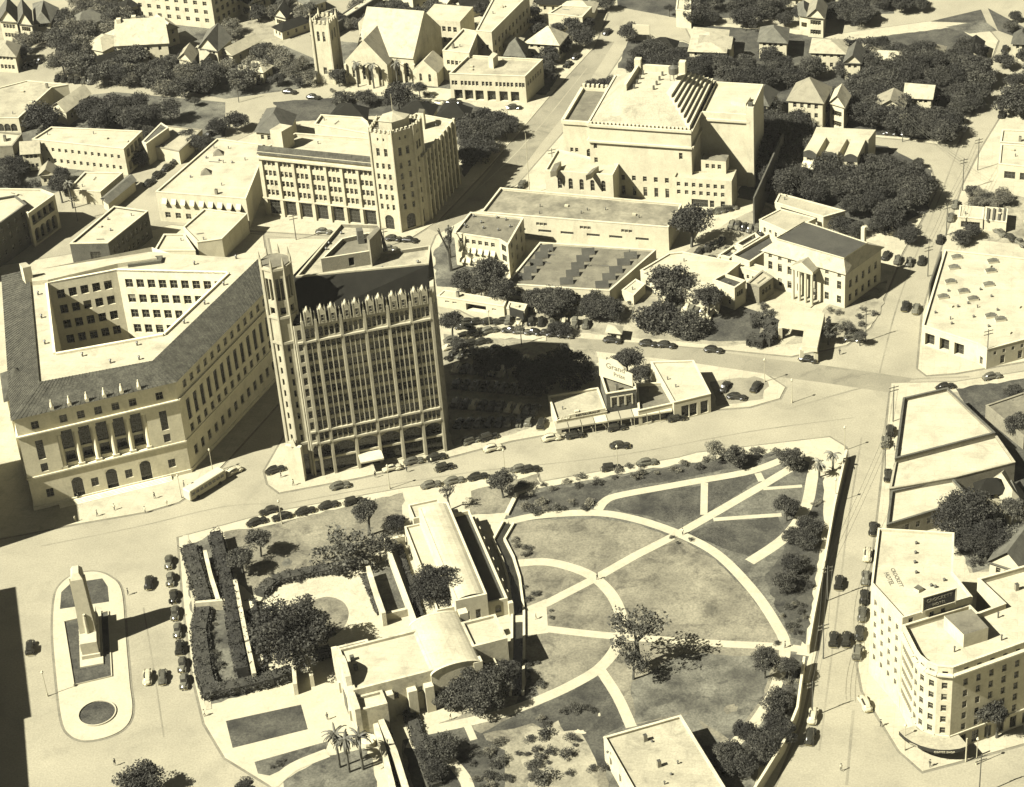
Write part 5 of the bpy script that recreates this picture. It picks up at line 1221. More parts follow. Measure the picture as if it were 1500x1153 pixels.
# ------------------------------------------------------------------ corner hotel
def hotel():
    cur = [(70.5, 311.7), (70.9, 310.0), (72.0, 308.0), (73.7, 306.6), (76.4, 305.9)]; hz = 20.9
    back = [tuple(P(x, y, hz)[:2]) for x, y in [(1690, 776), (1432, 848), (1470, 884), (1432, 898), (1420, 886), (1322, 916)]]
    pts = cur + [(126, 324.6)] + back
    fl = [4.6 + 2.72 * k for k in range(6)]; ins_ = {}
    Lx = edge(cur[4], (126, 324.6))[3]
    for k in range(4): ins_[k] = [dict(n=1, w=1.05, z=z, h=1.6, m0=.1, m1=.1) for z in fl]
    ins_[4] = [dict(n=18, w=1.0, z=z, h=1.6, m0=1.5, m1=1) for z in fl] + [dict(n=18, w=1.5, z=.5, h=2.8, m0=1.5, m1=1, kind='shop')]
    nb = len(pts) - 1; ins_[nb] = [dict(n=9, w=.9, z=z, h=1.5, m0=.6, m1=.6) for z in fl]
    r = building('corner_hotel', 'seven storey pale hotel with a rounded corner and light court at lower right', pts, hz, wall='stone', roof='roof_white', par=1.2, wins=ins_, cat='hotel')
    W2 = pts
    for z, o, h in ((hz - 1.9, .8, .35), (4.0, .25, .3)):
        path_ = [pts[-1]] + cur + [(126, 324.6)]; b = MB()
        for i in range(len(path_) - 1): A, d, n, L = edge(path_[i], path_[i + 1]); q = A + d * L / 2 + n * (o / 2 - .02); b.box(q[:], d, L / 2 + .1, o / 2, z, z + h, 'stucco')
        b.build('cornice', r)
    rp = [Vector((p.x, p.y)) for p in PP([(1286, 773), (1276, 854), (1322, 905), (1425, 874), (1396, 838), (1398, 780)], 22.6)]
    mb = MB()
    for i in range(6):
        Lf = edge(rp[i], rp[(i + 1) % 6])[3]
        sp = [dict(n=max(int(Lf / 2.6), 1), w=.9, z=z, h=1.5, m0=.5, m1=.5) for z in fl] if i in (0, 1, 4, 5) else ([dict(us=[Lf * .12, Lf * .42, Lf * .58], w=1.0, z=20.1, h=1.9)] if i == 2 else [])
        facade(mb, r, rp[i], rp[(i + 1) % 6], 0, 22.6, sp, 'stone')
    ii = inset(rp, .4); mb.ring([(*p, 22.6) for p in rp], [(*p, 22.6) for p in ii], 'stucco'); mb.ring([(*p, 22.6) for p in ii], [(*p, 22.0) for p in ii], 'stone'); mb.build('rear_wing', r)
    b = MB(); b.ngon([(*p, 22.0) for p in ii], 'roof_white'); b.build('rear_roof', r)
    pbox(r, 'lift_house', [(1383, 902), (1412, 930), (1448, 919), (1423, 892)], 19.6, 22.8, 'stucco', 'roof_grey')
    vents(r, [(1342, 797), (1341, 811), (1340, 825), (1342, 840), (1383, 851), (1370, 861), (1364, 859)], 22.0, h=.5, r=.2)
    vents(r, [(1462, 905), (1467, 938), (1398, 955)], 19.7, h=1.2, r=.15)
    pbox(r, 'skylight', [(1338, 861), (1346, 865), (1353, 861), (1345, 856)], 22.0, 22.7, 'stucco', 'glass_grey')
    # roof sign
    a, c = P(1351, 897, 22.7), P(1399, 883, 22.7); d = (c - a); L = d.length; d.normalize(); n = Vector((d.y, -d.x, 0)); a.z = c.z = 22.7; Hs = 3.1
    b = MB(); m_ = (a + c) / 2; b.box((m_.x, m_.y), (d.x, d.y), L / 2, .12, 23.1, 23.1 + Hs, 'sign_black')
    sg = b.build('roof_sign', r); b = MB()
    for z in (23.0, 23.1 + Hs): b.box((m_.x + n.x * .05, m_.y + n.y * .05), (d.x, d.y), L / 2 + .15, .18, z, z + .15, 'sign_white')
    for e in (a, c): b.box((e.x + n.x * .05, e.y + n.y * .05), (d.x, d.y), .1, .18, 22.6, 23.1 + Hs, 'sign_white')
    b.build('frame', sg); up = Vector((0, 0, 1)); o = m_ + n * .14
    lettering(sg, 'CROCKETT', (o.x, o.y, 24.8), d, up, 1.05, 'blind'); lettering(sg, 'HOTEL', (o.x, o.y, 23.6), d, up, .9, 'blind')
    # lettering painted on the rear roof
    p0, p1 = P(1303, 831, 22.04), P(1319, 862, 22.04); dd = (p1 - p0).normalized(); zz = Vector((0, 0, 1)).cross(dd)
    m_ = (p0 + p1) / 2
    lettering(r, 'CROCKETT', (m_.x, m_.y, 22.04), dd, zz, 1.15, 'metal_dark'); m2 = m_ - zz * 1.6; lettering(r, 'HOTEL', (m2.x, m2.y, 22.04), dd, zz, 1.3, 'metal_dark')
    # street canopy at the rounded corner
    cc = Vector((76.0, 311.6)); b = MB(); N = 9; outer = []; inner = []
    for i in range(N):
        t = math.radians(198 + (292 - 198) * i / (N - 1)); outer.append((cc.x + 9.0 * math.cos(t), cc.y + 9.0 * math.sin(t))); inner.append((cc.x + 5.7 * math.cos(t), cc.y + 5.7 * math.sin(t)))
    for i in range(N - 1):
        b.poly([(*inner[i], 4.0), (*outer[i], 3.8), (*outer[i + 1], 3.8), (*inner[i + 1], 4.0)], 'roof_pale'); b.poly([(*outer[i], 2.9), (*outer[i + 1], 2.9), (*outer[i + 1], 3.8), (*outer[i], 3.8)], 'sign_black'); b.poly([(*inner[i + 1], 3.0), (*outer[i + 1], 2.9), (*outer[i], 2.9), (*inner[i], 3.0)], 'sign_black')
    cn = b.build('canopy', r)
    for k, (txt, ti) in enumerate((('HOTEL', 225), ('COFFEE SHOP', 262))):
        t = math.radians(ti); pos = (cc.x + 9.06 * math.cos(t), cc.y + 9.06 * math.sin(t), 3.08); lettering(cn, txt, pos, (-math.sin(t), math.cos(t), 0), (0, 0, 1), .62, 'sign_white')
    b = MB(); b.tube((cc.x + 9 * math.cos(5.05), cc.y + 9 * math.sin(5.05), .1), (cc.x + 9 * math.cos(5.05), cc.y + 9 * math.sin(5.05), 5.8), .16, .16, 'metal_pale', 8); b.build('post', cn)
hotel()
# ------------------------------------------------------------------ right-hand side
def simple_rows(Lh, n, w=1.0, z0=1.2, st=3.3, h=1.6, k=2, **kw): return [dict(n=n, w=w, z=z0 + st * i, h=h, **kw) for i in range(k)]
r = B('motor_garage', 'large low white motor garage with angled bays on the street corner', [(1351, 477), (1431, 503), (1446, 512), (1640, 460), (1640, 395), (1479, 376), (1384, 366)], 5.5, wins={0: [dict(us=[2.2, 6.2, 10.2, 16.3], w=2.6, z=.4, h=3.4, kind='shop', depth=1.2)], 1: [dict(n=1, w=1, z=.4, h=2.2)], 2: [dict(n=14, w=.8, z=3.4, h=1.0, m0=1), dict(n=7, w=1.2, z=.5, h=2.2, m0=2)]}, par=.5)
for q in [(1401, 377), (1397, 392), (1392, 413), (1381, 435), (1454, 383), (1451, 397), (1448, 417), (1411, 427), (1425, 438), (1451, 463), (1465, 468)]:
    p = P(*q, 5.2); b = MB(); b.box((p.x, p.y), (1, .1), 1.3, .8, 5.0, 5.5, 'stucco'); u_ = [(p.x - 1.3, p.y - .9), (p.x + 1.3, p.y - .7), (p.x + 1.3, p.y + .9), (p.x - 1.3, p.y + .7)]
    b.ring([(*x, 5.5) for x in u_], [(p.x, p.y, 6.3)] * 4, 'glass_grey'); b.build('skylight', r)
vents(r, [(1389, 427), (1418, 445), (1403, 450), (1426, 465), (1370, 459), (1394, 475), (1448, 479), (1461, 455), (1436, 425), (1452, 435)], 5.0, h=.5, r=.2)
p_, _, _ = r_info[r]; A_, d_, n_, L_ = edge(p_[0], p_[1])
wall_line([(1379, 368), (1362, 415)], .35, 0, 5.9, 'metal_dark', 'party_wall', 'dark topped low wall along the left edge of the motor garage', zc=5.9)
B('flat_shop', 'northernmost flat white roof of the three shops on the right street, tapering back', [(1311, 672), (1458, 634), (1388, 568), (1323, 583)], 6.6, cop='brick_dark', wall='brick_mid', clutter=False, par=.8, wins={3: [dict(n=6, w=2, z=.5, h=2.6, kind='shop')]})
B('flat_shop', 'middle flat pale roofed shop between two darker edged roofs on the right street', [(1303, 716), (1400, 699), (1487, 677), (1459, 637), (1311, 674)], 5.6, cop='roof_pale', wall='brick_mid', clutter=False, par=.5, wins={4: [dict(n=5, w=2, z=.5, h=2.6, kind='shop')]})
B('flat_shop', 'southernmost flat white shop roof with dark parapet, next to the hotel', [(1299, 769), (1423, 731), (1395, 700), (1305, 719)], 5.0, cop='brick_dark', wall='brick_mid', clutter=False, par=.7, wins={3: [dict(n=5, w=2, z=.5, h=2.6, kind='shop')], 0: [dict(n=7, w=1, z=2, h=1.5)]})
hip_house('back_house', 'small pale walled house behind the shops at the right edge', [(1452, 705), (1480, 745), (1496, 735), (1470, 692)], 5, 2.5, roof='shingle_pale')
hip_house('gabled_house', 'white gabled house under the dark trees at the right edge', [(1450, 822), (1500, 838), (1530, 800), (1478, 782)], 6, 4, gable=True, roof='shingle', wins={0: [dict(n=3, w=1, z=3.5, h=1.5)]})
B('yard_shed', 'low grey roofed yard shed behind the corner shops', [(1444, 594), (1500, 640), (1560, 610), (1500, 575)], 3.6, roof='roof_grey', wall='brick_mid', par=.3)
# ------------------------------------------------------------------ middle block
r = B('warehouse', 'long cream warehouse with a weathered mottled roof below the temple', [(705, 311), (979, 333), (999, 299), (733, 275)], 7.2, roof='roof_patchy', wall='stucco', par=.6,
      wins={0: [dict(us=[.065, .08, .095, .305, .325, .345, .54, .56, .58, .76, .78, .8, ], frac=1, w=.95, z=4.6, h=.9), dict(us=[.1, .2, .34, .46, .6, .72, .86], frac=1, w=3.6, z=2.6, h=.8, kind='steel'), dict(us=[.08], frac=1, w=4, z=.3, h=1.9, kind='shop')]})
r = B('workshop', 'flat grey roofed workshop with three rows of low roof monitors', [(741, 416), (893, 426), (961, 366), (791, 355)], 4.4, roof='roof_grey', wall='stucco', par=.4, wins={0: [dict(n=8, w=2.6, z=1, h=1.6, kind='steel')]})
for L_ in ([(240, 335), (210, 375), (180, 418), (145, 460), (115, 500)], [(480, 355), (450, 395), (420, 437), (390, 480), (355, 525)], [(725, 378), (685, 415), (640, 460), (600, 500), (560, 545)]):
    for (x, y) in L_:
        p = P(740 + x / 3.947, 280 + y / 3.947, 4.4); b = MB(); u_ = Vector((1, -.02)); v_ = Vector((.02, 1))
        c0 = Vector((p.x, p.y)); q = [c0 - u_ * 1.7 - v_ * .9, c0 + u_ * 1.7 - v_ * .9, c0 + u_ * 1.7 + v_ * .9, c0 - u_ * 1.7 + v_ * .9]
        b.poly([(*q[0], 4.0), (*q[1], 4.0), (*q[1], 4.25), (*q[0], 4.25)], 'roof_grey'); b.poly([(*q[0], 4.25), (*q[1], 4.25), (*q[2], 5.3), (*q[3], 5.3)], 'roof_dark'); b.poly([(*q[1], 4.0), (*q[2], 4.0), (*q[2], 5.3), (*q[1], 4.25)], 'roof_grey'); b.poly([(*q[3], 4.0), (*q[0], 4.0), (*q[0], 4.25), (*q[3], 5.3)], 'roof_grey'); b.poly([(*q[2], 4.0), (*q[3], 4.0), (*q[3], 5.3), (*q[2], 5.3)], 'glass_grey'); b.build('roof_monitor', r)
aw = dict(awn='awning')
r = B('apartment_house', 'three storey cream apartment house with awnings and dark flat roof by the workshop', [(665, 341), (731, 351), (744, 359), (767, 319), (689, 311)], 9.8, roof='roof_grey', par=.5,
      wins={0: [dict(n=6, w=1.1, z=7.2, h=1.3), dict(n=6, w=1.1, z=4.4, h=1.5, awn='awning'), dict(n=6, w=1.1, z=1.2, h=1.5, awn='awning')], 1: [dict(n=1, w=2.0, z=1.0 + 3 * k, h=2.0, kind='shop') for k in range(3)], 2: [dict(n=3, w=1.2, z=1.2 + 3 * k, h=1.6) for k in range(3)]})
vents(r, [(694, 318), (728, 320), (741, 323), (705, 327), (681, 331), (708, 335), (730, 338), (747, 333)], 9.3, h=.6)
B('carport_shed', 'low pale carport shed with a dark open bay beside the car park', [(640, 434), (738, 449), (742, 440), (650, 425)], 3.0, par=.15, wins={0: [dict(us=[.15, .26], frac=1, w=1.2, z=1.6, h=.5), dict(us=[.58], frac=1, w=5.6, z=.2, h=2.0, kind='shop', depth=2.0), dict(us=[.85], frac=1, w=1.2, z=1.4, h=.5)]})
B('carport_shed', 'short pale shed east of the open carport with one gap', [(742, 452), (768, 455), (772, 446), (746, 442)], 3.0, par=.15, wins={0: [dict(n=1, w=2, z=.2, h=2.0, kind='shop')]})
B('white_depot', 'pale flat depot right of the workshop behind two oaks', [(938, 396), (1010, 428), (1052, 436), (1060, 405), (1085, 385), (1000, 369), (980, 371)], 5, par=.3, wins={0: [dict(n=5, w=1.4, z=1.2, h=1.6)]})
B('white_shed', 'tiny white roofed shed between workshop and oaks', [(911, 425), (928, 433), (945, 416), (931, 409)], 3, par=.1)
B('box_house', 'small white box building with a black flat roof beside the oaks', [(1044, 410), (1076, 422), (1092, 411), (1061, 401)], 6.6, roof='roof_dark', cop='stucco', wins={0: [dict(us=[.75], frac=1, w=.9, z=1.2, h=1.4)], 1: [dict(n=3, w=.8, z=3.4, h=1.5)]})
B('rear_house', 'brown walled building with pale flat roof next to the white box building', [(1094, 415), (1112, 421), (1133, 406), (1117, 396)], 5, wall='brick_mid', roof='roof_pale', par=.3, wins={1: [dict(n=3, w=1, z=2, h=1.6)]})
B('long_store', 'long narrow store with a black roof and cream edges beside the porticoed house', [(1072, 374), (1098, 384), (1137, 358), (1128, 341)], 5.4, roof='roof_dark', wall='stucco', par=.8)
B('twin_store', 'front half of the low dark roofed twin store', [(1052, 374), (1068, 379), (1086, 364), (1075, 359)], 4.5, roof='roof_dark', wall='stucco', par=.7)
B('twin_store', 'rear half of the low dark roofed twin store', [(1078, 357), (1088, 362), (1113, 347), (1106, 341)], 4.5, roof='roof_dark', wall='stucco', par=.7)
B('white_office', 'low white office in front of the long black roofed store', [(1048, 381), (1120, 402), (1124, 392), (1056, 373)], 4.2, par=.3, wins={0: [dict(n=8, w=.8, z=1.4, h=1.2)]})
B('white_store', 'pale store with three small windows below the dark grove', [(1112, 322), (1153, 340), (1195, 320), (1143, 306)], 4.4, roof='roof_pale', par=.2, wins={0: [dict(n=4, w=.8, z=1.3, h=1.5)]})
r = B('open_shed', 'long open fronted shed with a pale roof under the dark grove', [(1135, 297), (1206, 318), (1238, 309), (1142, 283)], 4.4, roof='roof_pale', par=.2, wins={0: [dict(us=[.5], frac=1, w=11.5, z=.2, h=3.4, kind='shop', depth=3)]})
# house with portico
def portico_house():
    e = [Vector((p.x, p.y)) for p in PP([(1119, 366), (1238, 400), (1291, 362), (1172, 333)], 10.4)]
    t = [Vector((p.x, p.y)) for p in PP([(1140, 350), (1236, 378), (1268, 357), (1179, 327)], 14)]
    c = cen(e); r = root('portico_mansion', 'stately cream mansion with a columned portico and flat topped dark roof', 'mansion', (c.x, c.y, 0)); mb = MB()
    L = edge(e[0], e[1])[3]; fr = [.08, .2, .32, .44, .62, .78, .93]
    facade(mb, r, e[0], e[1], 0, 10.4, [dict(us=fr, frac=1, w=1.2, z=1.2, h=2.2), dict(us=fr, frac=1, w=1.2, z=5.2, h=2.4), dict(us=fr, frac=1, w=1.0, z=8.6, h=1.0)], 'stucco')
    facade(mb, r, e[1], e[2], 0, 10.4, [dict(n=5, w=1.2, z=z, h=2.1) for z in (1.2, 5.2)], 'stucco'); facade(mb, r, e[2], e[3], 0, 10.4, [], 'stucco'); facade(mb, r, e[3], e[0], 0, 10.4, [], 'stucco'); mb.build('wall', r)
    ov = inset(e, -.6); b = MB(); b.ring([(*p, 10.3) for p in ov], [(*p, 14) for p in t], 'shingle_pale'); b.poly([(*p, 10.25) for p in ov][::-1], 'stucco'); b.build('roof', r)
    b = MB(); b.ngon([(*p, 14.02) for p in inset(t, -.3)], 'roof_dark'); b.build('roof_deck', r)
    b = MB(); b.ring([(*p, 14.0) for p in inset(t, -.35)], [(*p, 14.35) for p in inset(t, -.35)], 'stucco'); b.build('deck_edge', r)
    A, d, n, L = edge(e[0], e[1])
    for f in (.25, .33, .4, .72, .8):
        q = A + d * L * f - n * .9; b = MB(); b.box(q[:], d, .55, .5, 10.5, 12.4, 'stucco'); o = b.build('dormer', r); add_window(r, (q.x + n.x * .52, q.y + n.y * .52, 10.9), n, .7, 1.1, 'sash', 'dormer_window')
    u = .55 * L; q0 = A + d * (u - 3.2); q1 = A + d * (u + 3.2); b = MB(); o0, o1 = q0 + n * 3.2, q1 + n * 3.2; b.prism([o0, o1, q1, q0], 9.2, 10.0, 'stucco', bottom=True); b.build('entablature', r)
    b = MB(); pk0, pk1 = (o0 + o1) / 2, (q0 + q1) / 2 - n * 2; b.poly([(*o0, 10), (*o1, 10), (*pk0, 12)], 'stucco'); b.poly([(*o1, 10), (*q1, 10), (*pk1, 12), (*pk0, 12)], 'shingle_pale'); b.poly([(*q0, 10), (*o0, 10), (*pk0, 12), (*pk1, 12)], 'shingle_pale'); b.build('pediment', r)
    for k in (0, .33, .67, 1): q = o0.lerp(o1, k) - n * .5 + d * (.5 - k); b = MB(); b.tube((*q, .4), (*q, 9.2), .42, .36, 'stucco', 10); b.build('column', r)
    b = MB(); b.prism([o0 + n, o1 + n, q1, q0], 0, .4, 'concrete'); b.build('steps', r)
    q = P(1265, 345, 13); b = MB(); b.box((q.x, q.y), d, .5, .5, 9, 15.5, 'stucco'); b.build('chimney', r)
portico_house()
def porte():
    h = 4.6; a = ccw([Vector((p.x, p.y)) for p in PP([(1140, 474), (1178, 479), (1203, 482), (1208, 458), (1148, 455)], h)]); b_ = ccw([Vector((p.x, p.y)) for p in PP([(1174, 508), (1197, 510), (1203, 482), (1178, 479)], h)])
    c = cen(a); r = root('entrance_canopy', 'white T shaped drive through canopy in front of the porticoed mansion', 'canopy', (c.x, c.y, 0))
    for i, q in enumerate((a, b_)): b = MB(); b.prism(q, h - 1.1 - i * .004, h - i * .004, 'stucco', 'roof_white', bottom=True); b.build('roof', r)
    for q in (a[0], a[-1], b_[0], b_[1], a[-2]):
        m_ = q.lerp(Vector((c.x, c.y)), .08); b = MB(); b.box(m_[:], (1, 0), .45, .45, 0, h - 1.1, 'stucco'); b.build('pier', r)
porte()
def rooming():
    h = 8; r = root('rooming_house', 'pale rooming house with three parallel rounded wings facing the grove', 'building', tuple(P(1230, 215, 0)))
    m = [Vector((p.x, p.y)) for p in PP([(1190, 200), (1272, 205), (1283, 190), (1196, 186)], h)]; b = MB(); b.prism(m, 0, h, 'stucco', 'roof_white'); b.build('main_range', r)
    for i, (x0, y0, x1, y1) in enumerate(((1177, 222, 1196, 226), (1206, 226, 1227, 227), (1236, 229, 1256, 230))):
        f0, f1 = P(x0, y0, h), P(x1, y1, h); k0 = m[0].lerp(m[1], [.0, .36, .7][i]); k1 = m[0].lerp(m[1], [.25, .62, .95][i])
        q = [Vector((f0.x, f0.y)), Vector((f1.x, f1.y)), k1, k0]; b = MB(); z = h - .01 * (i + 1)
        A, d, n, L = edge(q[0], q[1]); facade(b, r, q[0], q[1], 0, z, [dict(n=2, w=1.0, z=1, h=1.5), dict(n=2, w=1, z=5.6, h=1.4)], 'stucco')
        for j in (1, 2, 3): panel(b, q[j], q[(j + 1) % 4], 0, z, [], 'stucco')
        b.ngon([(*p, z) for p in q], 'roof_white'); b.build('wing', r)
        b = MB(); arc = [q[0].lerp(q[1], k / 6) for k in range(7)]; top = [(*p, z + .9 * math.sin(math.pi * k / 6)) for k, p in enumerate(arc)]
        b.ngon
        for k in range(6): b.poly([(*(arc[k] + n * .05), z - 1.6), (*(arc[k + 1] + n * .05), z - 1.6), (arc[k + 1].x + n.x * .05, arc[k + 1].y + n.y * .05, top[k + 1][2]), (arc[k].x + n.x * .05, arc[k].y + n.y * .05, top[k][2])], 'roof_dark')
        b.build('arched_gable', r)
        b = MB(); e0, e1 = q[0] + n * 1.8, q[1] + n * 1.8; b.poly([(*e0, 4.3), (*e1, 4.3), (*q[1], 5.3), (*q[0], 5.3)], 'awning'); b.poly([(*e0, 4.0), (*e1, 4.0), (*e1, 4.3), (*e0, 4.3)], 'awning'); b.build('porch_roof', r)
rooming()
# ------------------------------------------------------------------ strip of shops with painted wall sign
r = B('cafe', 'low cafe with a pale gravel roof at the left end of the shop strip', [(815, 617), (889, 603), (876, 568), (803, 580)], 4.0, wall='stucco', roof='roof_pale', par=.5, cop='stucco', wins={0: [dict(n=4, w=2.4, z=.4, h=2.2, kind='shop')]})
p_, h_, z_ = r_info[r]; A_, d_, n_, L_ = edge(p_[0], p_[1]); b = MB(); q = A_ + d_ * L_ * .62; b.box((q - n_ * .15)[:], d_, L_ * .36, .12, 4.0, 5.0, 'sign_white'); s_ = b.build('sign_board', r)
o_ = A_ + d_ * (L_ * .62) + n_ * .0; lettering(s_, 'RESTAURANT', (o_.x, o_.y, 4.15), (d_.x, d_.y, 0), (0, 0, 1), .95, 'sign_black'); o_ = A_ + d_ * (L_ * .13) + n_ * .1; lettering(s_, 'CAFE', (o_.x, o_.y, 4.1), (d_.x, d_.y, 0), (0, 0, 1), 1.3, 'sign_white')
r = B('brick_shop', 'narrow two storey dark brick shop with three arched windows in the strip', [(888, 577), (932, 570), (926, 558), (879, 548)], 8.2, wall='brick_dark', roof='roof_grey', cop='stucco', par=.8, wins={0: [dict(n=3, w=1.3, z=4.6, h=2.2, arch=1), dict(n=2, w=2.4, z=.4, h=2.4, kind='shop')]})
p_, h_, z_ = r_info[r]; A_, d_, n_, L_ = edge(p_[0], p_[1])
for k in range(3):
    q = A_ + d_ * (1 + (L_ - 2) * (k + .5) / 3) + n_ * .05
    for s in (-1, 1): b = MB(); b.box((q + d_ * s * .8)[:], d_, .14, .08, 4.4, 6.9, 'sign_white'); b.build('window_surround', r)
    b = MB(); b.box(q[:], d_, .95, .08, 6.9, 7.15, 'sign_white'); b.build('window_surround', r)
# big painted wall sign on the roof
a_, c_ = P(878, 551, 8.2), P(927, 567, 8.2); dd = Vector((c_.x - a_.x, c_.y - a_.y)); LL = dd.length; dd.normalize(); nn = Vector((dd.y, -dd.x))
sgn = root('painted_billboard', 'large white billboard with dark script and scrolled top above the brick shop', 'billboard', (a_.x, a_.y, 8.2)); b = MB()
prof = [(0, 0), (LL, 0), (LL, 3.4), (LL * .82, 3.6), (LL * .74, 4.6), (LL * .55, 5.7), (LL * .36, 5.9), (LL * .22, 5.0), (0, 4.9)]
tr = tessellate_polygon([[Vector((x, z, 0)) for x, z in prof]])
for off, fl in ((.0, 0), (-.25, 1)):
    for t in tr:
        ps = [(a_.x + dd.x * prof[i][0] + nn.x * off, a_.y + dd.y * prof[i][0] + nn.y * off, 8.3 + prof[i][1]) for i in t]
        if not fl:
            e1, e2 = Vector(ps[1]) - Vector(ps[0]), Vector(ps[2]) - Vector(ps[0])
            if e1.cross(e2).dot(Vector((nn.x, nn.y, 0))) < 0: ps = ps[::-1]
        b.poly(ps, 'sign_white')
b.build('panel', sgn)
for k in range(4): q = a_.to_2d() + dd * (LL * (k + .5) / 4) - nn * .5; b = MB(); b.tube((*q, 7.6), (*q, 12), .09, .09, 'pole_wood', 5); b.build('brace', sgn)
o_ = a_.to_2d() + dd * LL * .5 + nn * .04; lettering(sgn, 'Grand', (o_.x, o_.y, 11.3), (dd.x, dd.y, 0), (0, 0, 1), 2.1, 'roof_grey'); lettering(sgn, 'Prize', (o_.x + dd.x, o_.y + dd.y, 9.6), (dd.x, dd.y, 0), (0, 0, 1), 1.6, 'roof_grey')
B('small_shop', 'low shop with shaded dark roof and stepped parapet right of the brick shop', [(935, 602), (986, 591), (976, 560), (932, 562)], 4.2, wall='stucco', roof='roof_grey', par=.7, wins={0: [dict(n=3, w=2.4, z=.4, h=2.2, kind='shop')]})
B('corner_store', 'white flat roofed store with four tall openings at the strip end', [(987, 590), (1041, 577), (1016, 528), (953, 530)], 5.2, par=.3, wins={0: [dict(us=[.1, .3, .52, .82], frac=1, w=1.9, z=.3, h=3.4, kind='shop', depth=.8)]})
wl_ = [P(814, 628, 3.1), P(985, 600, 3.1)]; dd = (wl_[1] - wl_[0]).to_2d(); L_ = dd.length; dd.normalize(); nn = Vector((dd.y, -dd.x)); cr_ = root('sidewalk_awning', 'long canvas awning shading the pavement in front of the shop strip', 'awning', (wl_[0].x, wl_[0].y, 0))
NS = 9
for k in range(NS):
    q0 = wl_[0].to_2d() + dd * (L_ * k / NS + .1); q1 = wl_[0].to_2d() + dd * (L_ * (k + 1) / NS - .05); m_ = ['awning_grey', 'awning_grey', 'awning_grey', 'awning', 'awning_grey', 'awning_grey', 'awning', 'awning', 'awning'][k]; b = MB()
    b.poly([(*q0, 2.9), (*q1, 2.9), (*(q1 - nn * 2.6), 3.4), (*(q0 - nn * 2.6), 3.4)], m_); b.poly([(*q0, 2.5), (*q1, 2.5), (*q1, 2.9), (*q0, 2.9)], m_); b.tube((*q0, .1), (*q0, 2.9), .06, .06, 'metal_pale', 5); b.build('panel', cr_)
# ------------------------------------------------------------------ left middle
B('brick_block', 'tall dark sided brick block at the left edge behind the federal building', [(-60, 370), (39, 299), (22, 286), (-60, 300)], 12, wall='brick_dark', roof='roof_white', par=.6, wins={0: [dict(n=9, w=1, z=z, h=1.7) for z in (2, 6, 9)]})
r = B('arcaded_block', 'two storey block with open arcaded gallery and flat pale roof, far left', [(41, 313), (80, 285), (60, 277), (-20, 276), (-20, 292), (22, 296)], 10.5, wall='stucco', roof='roof_white', par=.6, wins={0: [dict(n=4, w=2.4, z=6.2, h=3.0, kind='shop', depth=1.2), dict(n=4, w=2.4, z=.6, h=4.4, kind='shop', depth=1.2, arch=1)]})
r = B('brick_store', 'pale roofed brick store with dark right side just behind the federal building', [(102, 357), (158, 356), (217, 309), (167, 302)], 8.5, wall='brick_dark', roof='roof_white', cop='stucco', par=.5, wins={0: [dict(us=[.62], frac=1, w=2.8, z=.3, h=5.6, kind='shop')], 1: [dict(n=8, w=1, z=4.6, h=1.8), dict(n=8, w=1, z=1.2, h=1.8)]})
vents(r, [(158, 322), (162, 338)], 8, h=.5)
r = B('cream_block', 'large cream flat roofed block with awninged windows left of the newspaper building', [(228, 281), (360, 291), (386, 227), (384, 212), (318, 203)], 9.2, roof='roof_white', par=.4, wins={0: [dict(n=9, w=1.3, z=5.4, h=1.7, awn='awning'), dict(n=8, w=1.6, z=1.2, h=1.8)]})
for q in [(320, 225), (302, 253)]:
    p = P(*q, 9); b = MB(); b.ring([(p.x - 1.6, p.y - 1.2, 8.8), (p.x + 1.6, p.y - 1.2, 8.8), (p.x + 1.6, p.y + 1.4, 8.8), (p.x - 1.6, p.y + 1.4, 8.8)], [(p.x, p.y, 10.6)] * 4, 'roof_grey'); b.build('skylight', r)
vents(r, [(302, 232), (321, 236), (340, 239), (279, 260)], 8.8, h=.5)
B('low_annexe', 'low cream annexe with a dark right wall in front of the cream block', [(289, 355), (325, 350), (362, 313), (299, 306), (268, 333)], 6.2, wall='stucco', roof='roof_white', par=.4)
B('tiny_lodge', 'small five sided pale lodge directly behind the federal building roof', [(226, 367), (286, 367), (270, 343), (240, 343)], 5, roof='roof_white', par=.4)
r = B('long_boarding_house', 'long white two storey boarding house with end verandas in the upper left', [(47, 204), (181, 218), (208, 192), (75, 186)], 8.6, roof='roof_white', par=.4, wins={0: [dict(n=13, w=.9, z=5.2, h=1.2), dict(n=13, w=.9, z=1.6, h=1.3)], 1: [dict(n=4, w=1.8, z=5.0, h=2.6, kind='shop', depth=1.2), dict(n=4, w=1.8, z=.8, h=2.8, kind='shop', depth=1.2)]})
B('side_veranda', 'dark roofed long side range right of the white boarding house', [(208, 208), (214, 211), (247, 187), (236, 180)], 7, roof='shingle', wall='stucco', par=.1)
B('flat_garage', 'small flat pale garage in front of the boarding house', [(99, 278), (147, 281), (180, 253), (124, 252)], 4.2, roof='roof_white', cop='stucco', par=.4)
hip_house('lean_shed', 'long narrow grey lean-to beside the small flat garage', [(150, 290), (158, 296), (197, 264), (188, 258)], 3.4, 1.0, gable=True, roof='shingle')
B('square_store', 'square pale store beside the diagonal street, upper left', [(212, 212), (262, 222), (296, 190), (244, 184)], 4.2, roof='roof_pale', par=.4, cop='brick_mid')
B('corner_drugstore', 'pale roofed single storey store at the far left below the oak', [(-30, 216), (18, 214), (32, 196), (-30, 190)], 8, roof='roof_white', wall='brick_mid', par=.4)
B('wide_market', 'wide low market hall with a pale grey roof at the left edge', [(-30, 173), (27, 173), (76, 128), (100, 124), (40, 118), (-30, 136)], 5, roof='roof_pale', wall='stucco', par=.2, wins={0: [dict(n=5, w=2, z=.5, h=2.6, kind='shop', arch=1)]})
